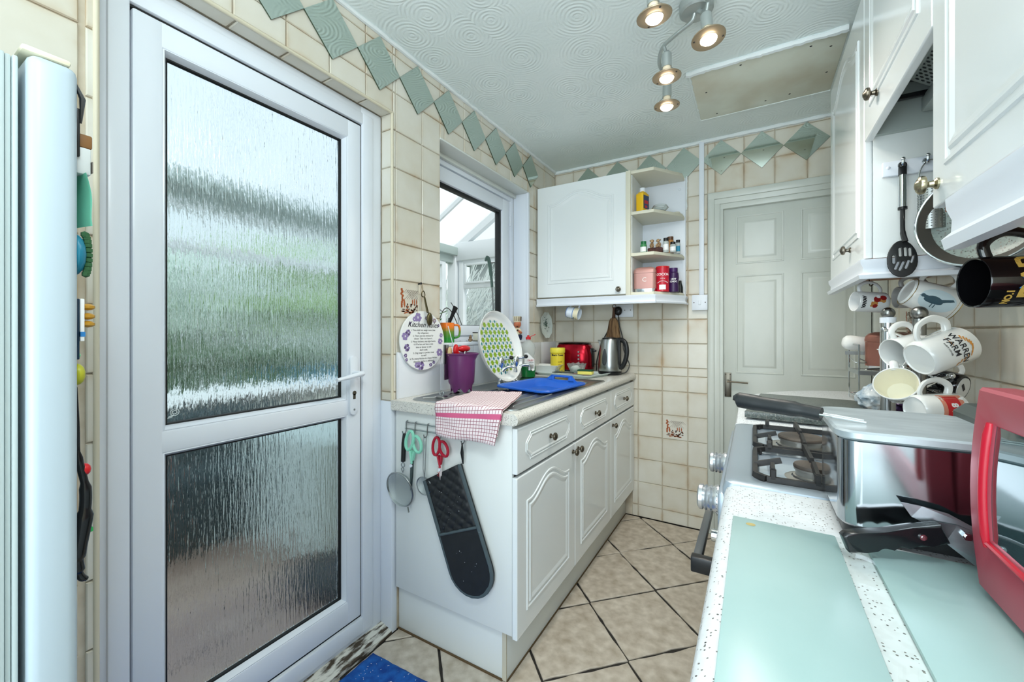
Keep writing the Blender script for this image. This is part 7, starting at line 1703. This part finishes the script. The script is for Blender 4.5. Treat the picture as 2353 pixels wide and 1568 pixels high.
bm = bm_new(); vv = [[bm.verts.new((bow(0, z) + .0012, y, z)) for y in (wy0 - .001, wy1 + .001)] for z in [wz0 + (wz1 - wz0) * k / 8 for k in range(9)]]
for A, B in zip(vv, vv[1:]): bm.faces.new((A[0], A[1], B[1], B[0]))
obj('window_glass', bm, mat('microwave_glass', '3a5257', .04, .35, coat=.8), dr_)
bm = bm_new(); tube(bm, [(bow(0, z) - .0005, .5745 + .002 * math.sin(PI * (z - 1.01) / .13), z) for z in [1.012 + .120 * k / 10 for k in range(11)]], [.003] + [.0045] * 9 + [.003], 16); tube(bm, [(bow(0, 1.016) - .0005, .574, 1.016), (bow(0, 1.014) - .0005, .40, 1.013)], .003, 8); obj('door_handle', bm, mat('bright_red_handle', 'b8142c', .3), dr_)
bx('vent_slot', .30, .50, .560, .566, ZB_ - .001, ZB_ + .0005, RUB, mw_)
for x in (.26, .53):
    for y in (.17, .57): bm = bm_new(); cyl(bm, (x, y, .9518), (x, y, .962), .012, seg=14); obj('foot', bm, BLACK, mw_)

# ================================================================== FRIDGE FREEZER AND ITS MAGNETS
fz = thing('fridge_freezer', (-.98, -.2, 0), 'tall white fridge freezer at the left edge, seen side on', 'fridge')
FX1, FY1 = -.715, .1655; FW = mat('fridge_white', 'b2c2cc', .35)
bm = bm_new(); rg = []; box(bm, -1.245, FX1, FY1 - .042, FY1, .70, 1.543, .010, 3); obj('door', bm, FW, fz)
bm = bm_new(); box(bm, -1.245, FX1, FY1 - .042, FY1, .03, .688, .010, 3); obj('freezer_door', bm, FW, fz)
bm = bm_new()
for k in range(3): box(bm, -1.235, FX1 - .008 - (k % 2) * .003, FY1 - .052 - k * .005, FY1 - .0475 - k * .005, .05, 1.535, .0015)
obj('door_gasket', bm, mat('grey_gasket', 'b9c8ca', .5), fz)
bm = bm_new(); box(bm, -1.245, FX1 - .004, -.45, FY1 - .062, .03, 1.56, .006); obj('body', bm, FW, fz)
bm = bm_new(); box(bm, -.80, FX1 - .004, FY1 - .046, FY1 - .006, 1.5435, 1.551, .003); obj('hinge_cover', bm, mat('yellowed_plastic', 'e6e2c6', .45), fz)
bm = bm_new(); tube(bm, [(FX1 - .012, FY1 - .001, 1.528), (FX1 - .006, FY1 + .004, 1.51), (FX1 - .008, FY1 + .003, 1.48)], [.002, .003, .001], 6); obj('worn_edge_clip', bm, BLACK, fz)
bm = bm_new()
for (z, l) in ((.795, .014), (.785, .008), (.775, .006)): tube(bm, [(FX1 - .001 + .0012, FY1 - .037, z), (FX1 + .0003, FY1 - .037 + l, z + .003)], .0008, 4)
obj('scuff_mark', bm, mat('scuff', '56636c', .7), fz, kind='stuff')
def magnet(name, label, build, m):
    t_ = bm_new(); build(t_); return obj(name, t_, m, None, label=label, category='magnet')
YF = FY1 + .0006
magnet('black_strip_magnet', 'thin black strip magnet above the mint note on the fridge', lambda b: box(b, -.745, -.728, YF, YF + .003, 1.44, 1.50, .001), BLACK)
t_ = thing('photo_magnet', (-.75, YF, 1.42), 'small brown and silver framed magnet above the mint note', 'magnet')
bx('frame', -.760, -.735, YF, YF + .016, 1.455, 1.472, mat('brown_print2', '8a6136', .5), t_, .002); bx('clear_body', -.765, -.732, YF, YF + .014, 1.420, 1.454, mat('silver_plastic', 'd5dbdc', .2), t_, .002)
bx('dark_patch', -.764, -.731, YF + .0145, YF + .0155, 1.424, 1.438, mat('grey_brown', '76706a', .6), t_)
bm = bm_new(); g = {}
for i in range(9):
    for j in range(9): u, v = i / 8, j / 8; g[i, j] = bm.verts.new((-.785 + .060 * u, YF + .002 + .014 * u * (.4 + .6 * v) * (1 + .2 * math.sin(v * 5)), 1.355 + .066 * (1 - v)))
for i in range(8):
    for j in range(8): bm.faces.new((g[i, j], g[i + 1, j], g[i + 1, j + 1], g[i, j + 1]))
obj('mint_note', bm, mat('mint_paper', '7fd8bb', .7), label='curling mint green paper note held on the fridge front', category='note')
t_ = thing('turtle_magnet', (-.74, YF, 1.31), 'blue domed magnet with green leafy edge below the mint note', 'magnet')
bm = bm_new(); ball(bm, (-.742, YF + .001, 1.318), .024, .9, .42, 1.1, 16); obj('dome', bm, mat('teal_blue_magnet', '1f7f9c', .3), t_)
bm = bm_new(); e = random.Random(2)
for k in range(12): a = R(-70 + k * 14); ball(bm, (-.742 + .008, YF + .008 + .004 * math.cos(a), 1.318 + .026 * math.sin(a)), .0045, 1, 1, 1, 6)
obj('leafy_edge', bm, mat('dark_green_leafy', '2f5f3a', .6), t_, kind='stuff')
t_ = thing('bottle_magnet', (-.74, YF, 1.19), 'slim dark blue and white bottle shaped magnet with gold bow', 'magnet')
bx('bottle_back', -.748, -.734, YF, YF + .004, 1.185, 1.262, mat('navy_magnet', '16334a', .3), t_, .001); bx('white_face', -.745, -.732, YF + .004, YF + .008, 1.208, 1.262, LB, t_, .001); bx('blue_band', -.7445, -.7315, YF + .004, YF + .0085, 1.214, 1.220, BLP, t_)
bm = bm_new()
for z in (1.252, 1.240, 1.230): ball(bm, (-.742, YF + .013, z), .008, 1, .9, .55, 10)
obj('gold_bow', bm, mat('gold_plastic', 'b98a2b', .35), t_)
bm = bm_new(); ball(bm, (-.742, YF + .002, 1.190), .005, 1, 1, 1, 8); obj('green_tip', bm, mat('light_green', '7fd39a', .4), t_)
magnet('yellow_button_magnet', 'round yellow green button magnet above the long black one', lambda b: ball(b, (-.742, YF + .003, 1.166), .014, 1, .55, 1, 14), mat('yellow_green_magnet', 'b5b52e', .4))
bm = bm_new(); tube(bm, spline([(-.738, YF + .001, 1.15), (-.738, YF + .003, 1.10), (-.738, YF + .004, 1.06), (-.738, YF + .010, 1.02), (-.738, YF + .009, .985), (-.738, YF + .003, .945), (-.738, YF + .002, .925), (-.738, YF + .006, .908), (-.738, YF + .012, .903)], 5), [.002] * 10 + [.004] * 5 + [.006] * 5 + [.009] * 8 + [.007] * 5 + [.004] * 5 + [.003, .003, .002], 10); obj('long_black_magnet', bm, mat('black_gloss', '101214', .2), label='long black curved magnet with flared foot, lowest on the fridge', category='magnet')
magnet('red_button_magnet', 'small red round magnet beside the long black magnet', lambda b: ball(b, (-.742, YF + .010, 1.043), .008, 1, .8, 1, 12), RED)
magnet('green_clip_magnet', 'tiny green clip magnet low beside the long black magnet', lambda b: box(b, -.75, -.736, YF + .008, YF + .017, .962, .968, .001), mat('bright_green', '2aa653', .4))
# ================================================================== shared group phrases for things that repeat
GROUPS = {
 'mugs on the mug tree': ('farm_mug', 'white_mug', 'cream_cup', 'black_patterned_mug', 'red_print_mug'),
 'mugs hung under the right cupboards': ('festive_mug', 'black_mug', 'pigeon_mug', 'grey_mug'),
 'magnets on the fridge front': ('black_strip_magnet', 'photo_magnet', 'turtle_magnet', 'bottle_magnet', 'yellow_button_magnet', 'long_black_magnet', 'red_button_magnet', 'green_clip_magnet', 'mint_note'),
 'spice jars on the middle shelf': ('spice_jar',),
 'utensils in the purple pot': ('masher', 'peeler', 'wooden_spoon', 'flat_grater', 'thin_skewer'),
 'tools on the cabinet side hook rail': ('large_sieve', 'kitchen_scissors', 'craft_scissors', 'small_strainer', 'oven_glove'),
 'pans hung beside the extractor': ('frying_pan',),
 'square canisters': ('square_canister',),
 'white kitchen cupboards on the walls': ('cupboard', 'extractor_cupboard'),
 'white base cabinets': ('base_cabinet',),
 'packets on the wooden board': ('plastic_bag', 'purple_packet', 'crisp_packet'),
 'trees beyond the hedge': ('garden_tree',),
}
for o in list(C.objects):
    if o.parent is None and 'category' in o.keys():
        b = o.name.split('.')[0]
        for g_, names in GROUPS.items():
            if b in names: o['group'] = g_
    if o.name.split('.')[0] in ('flower_print', 'dark_stripes'): o['kind'] = 'stuff'
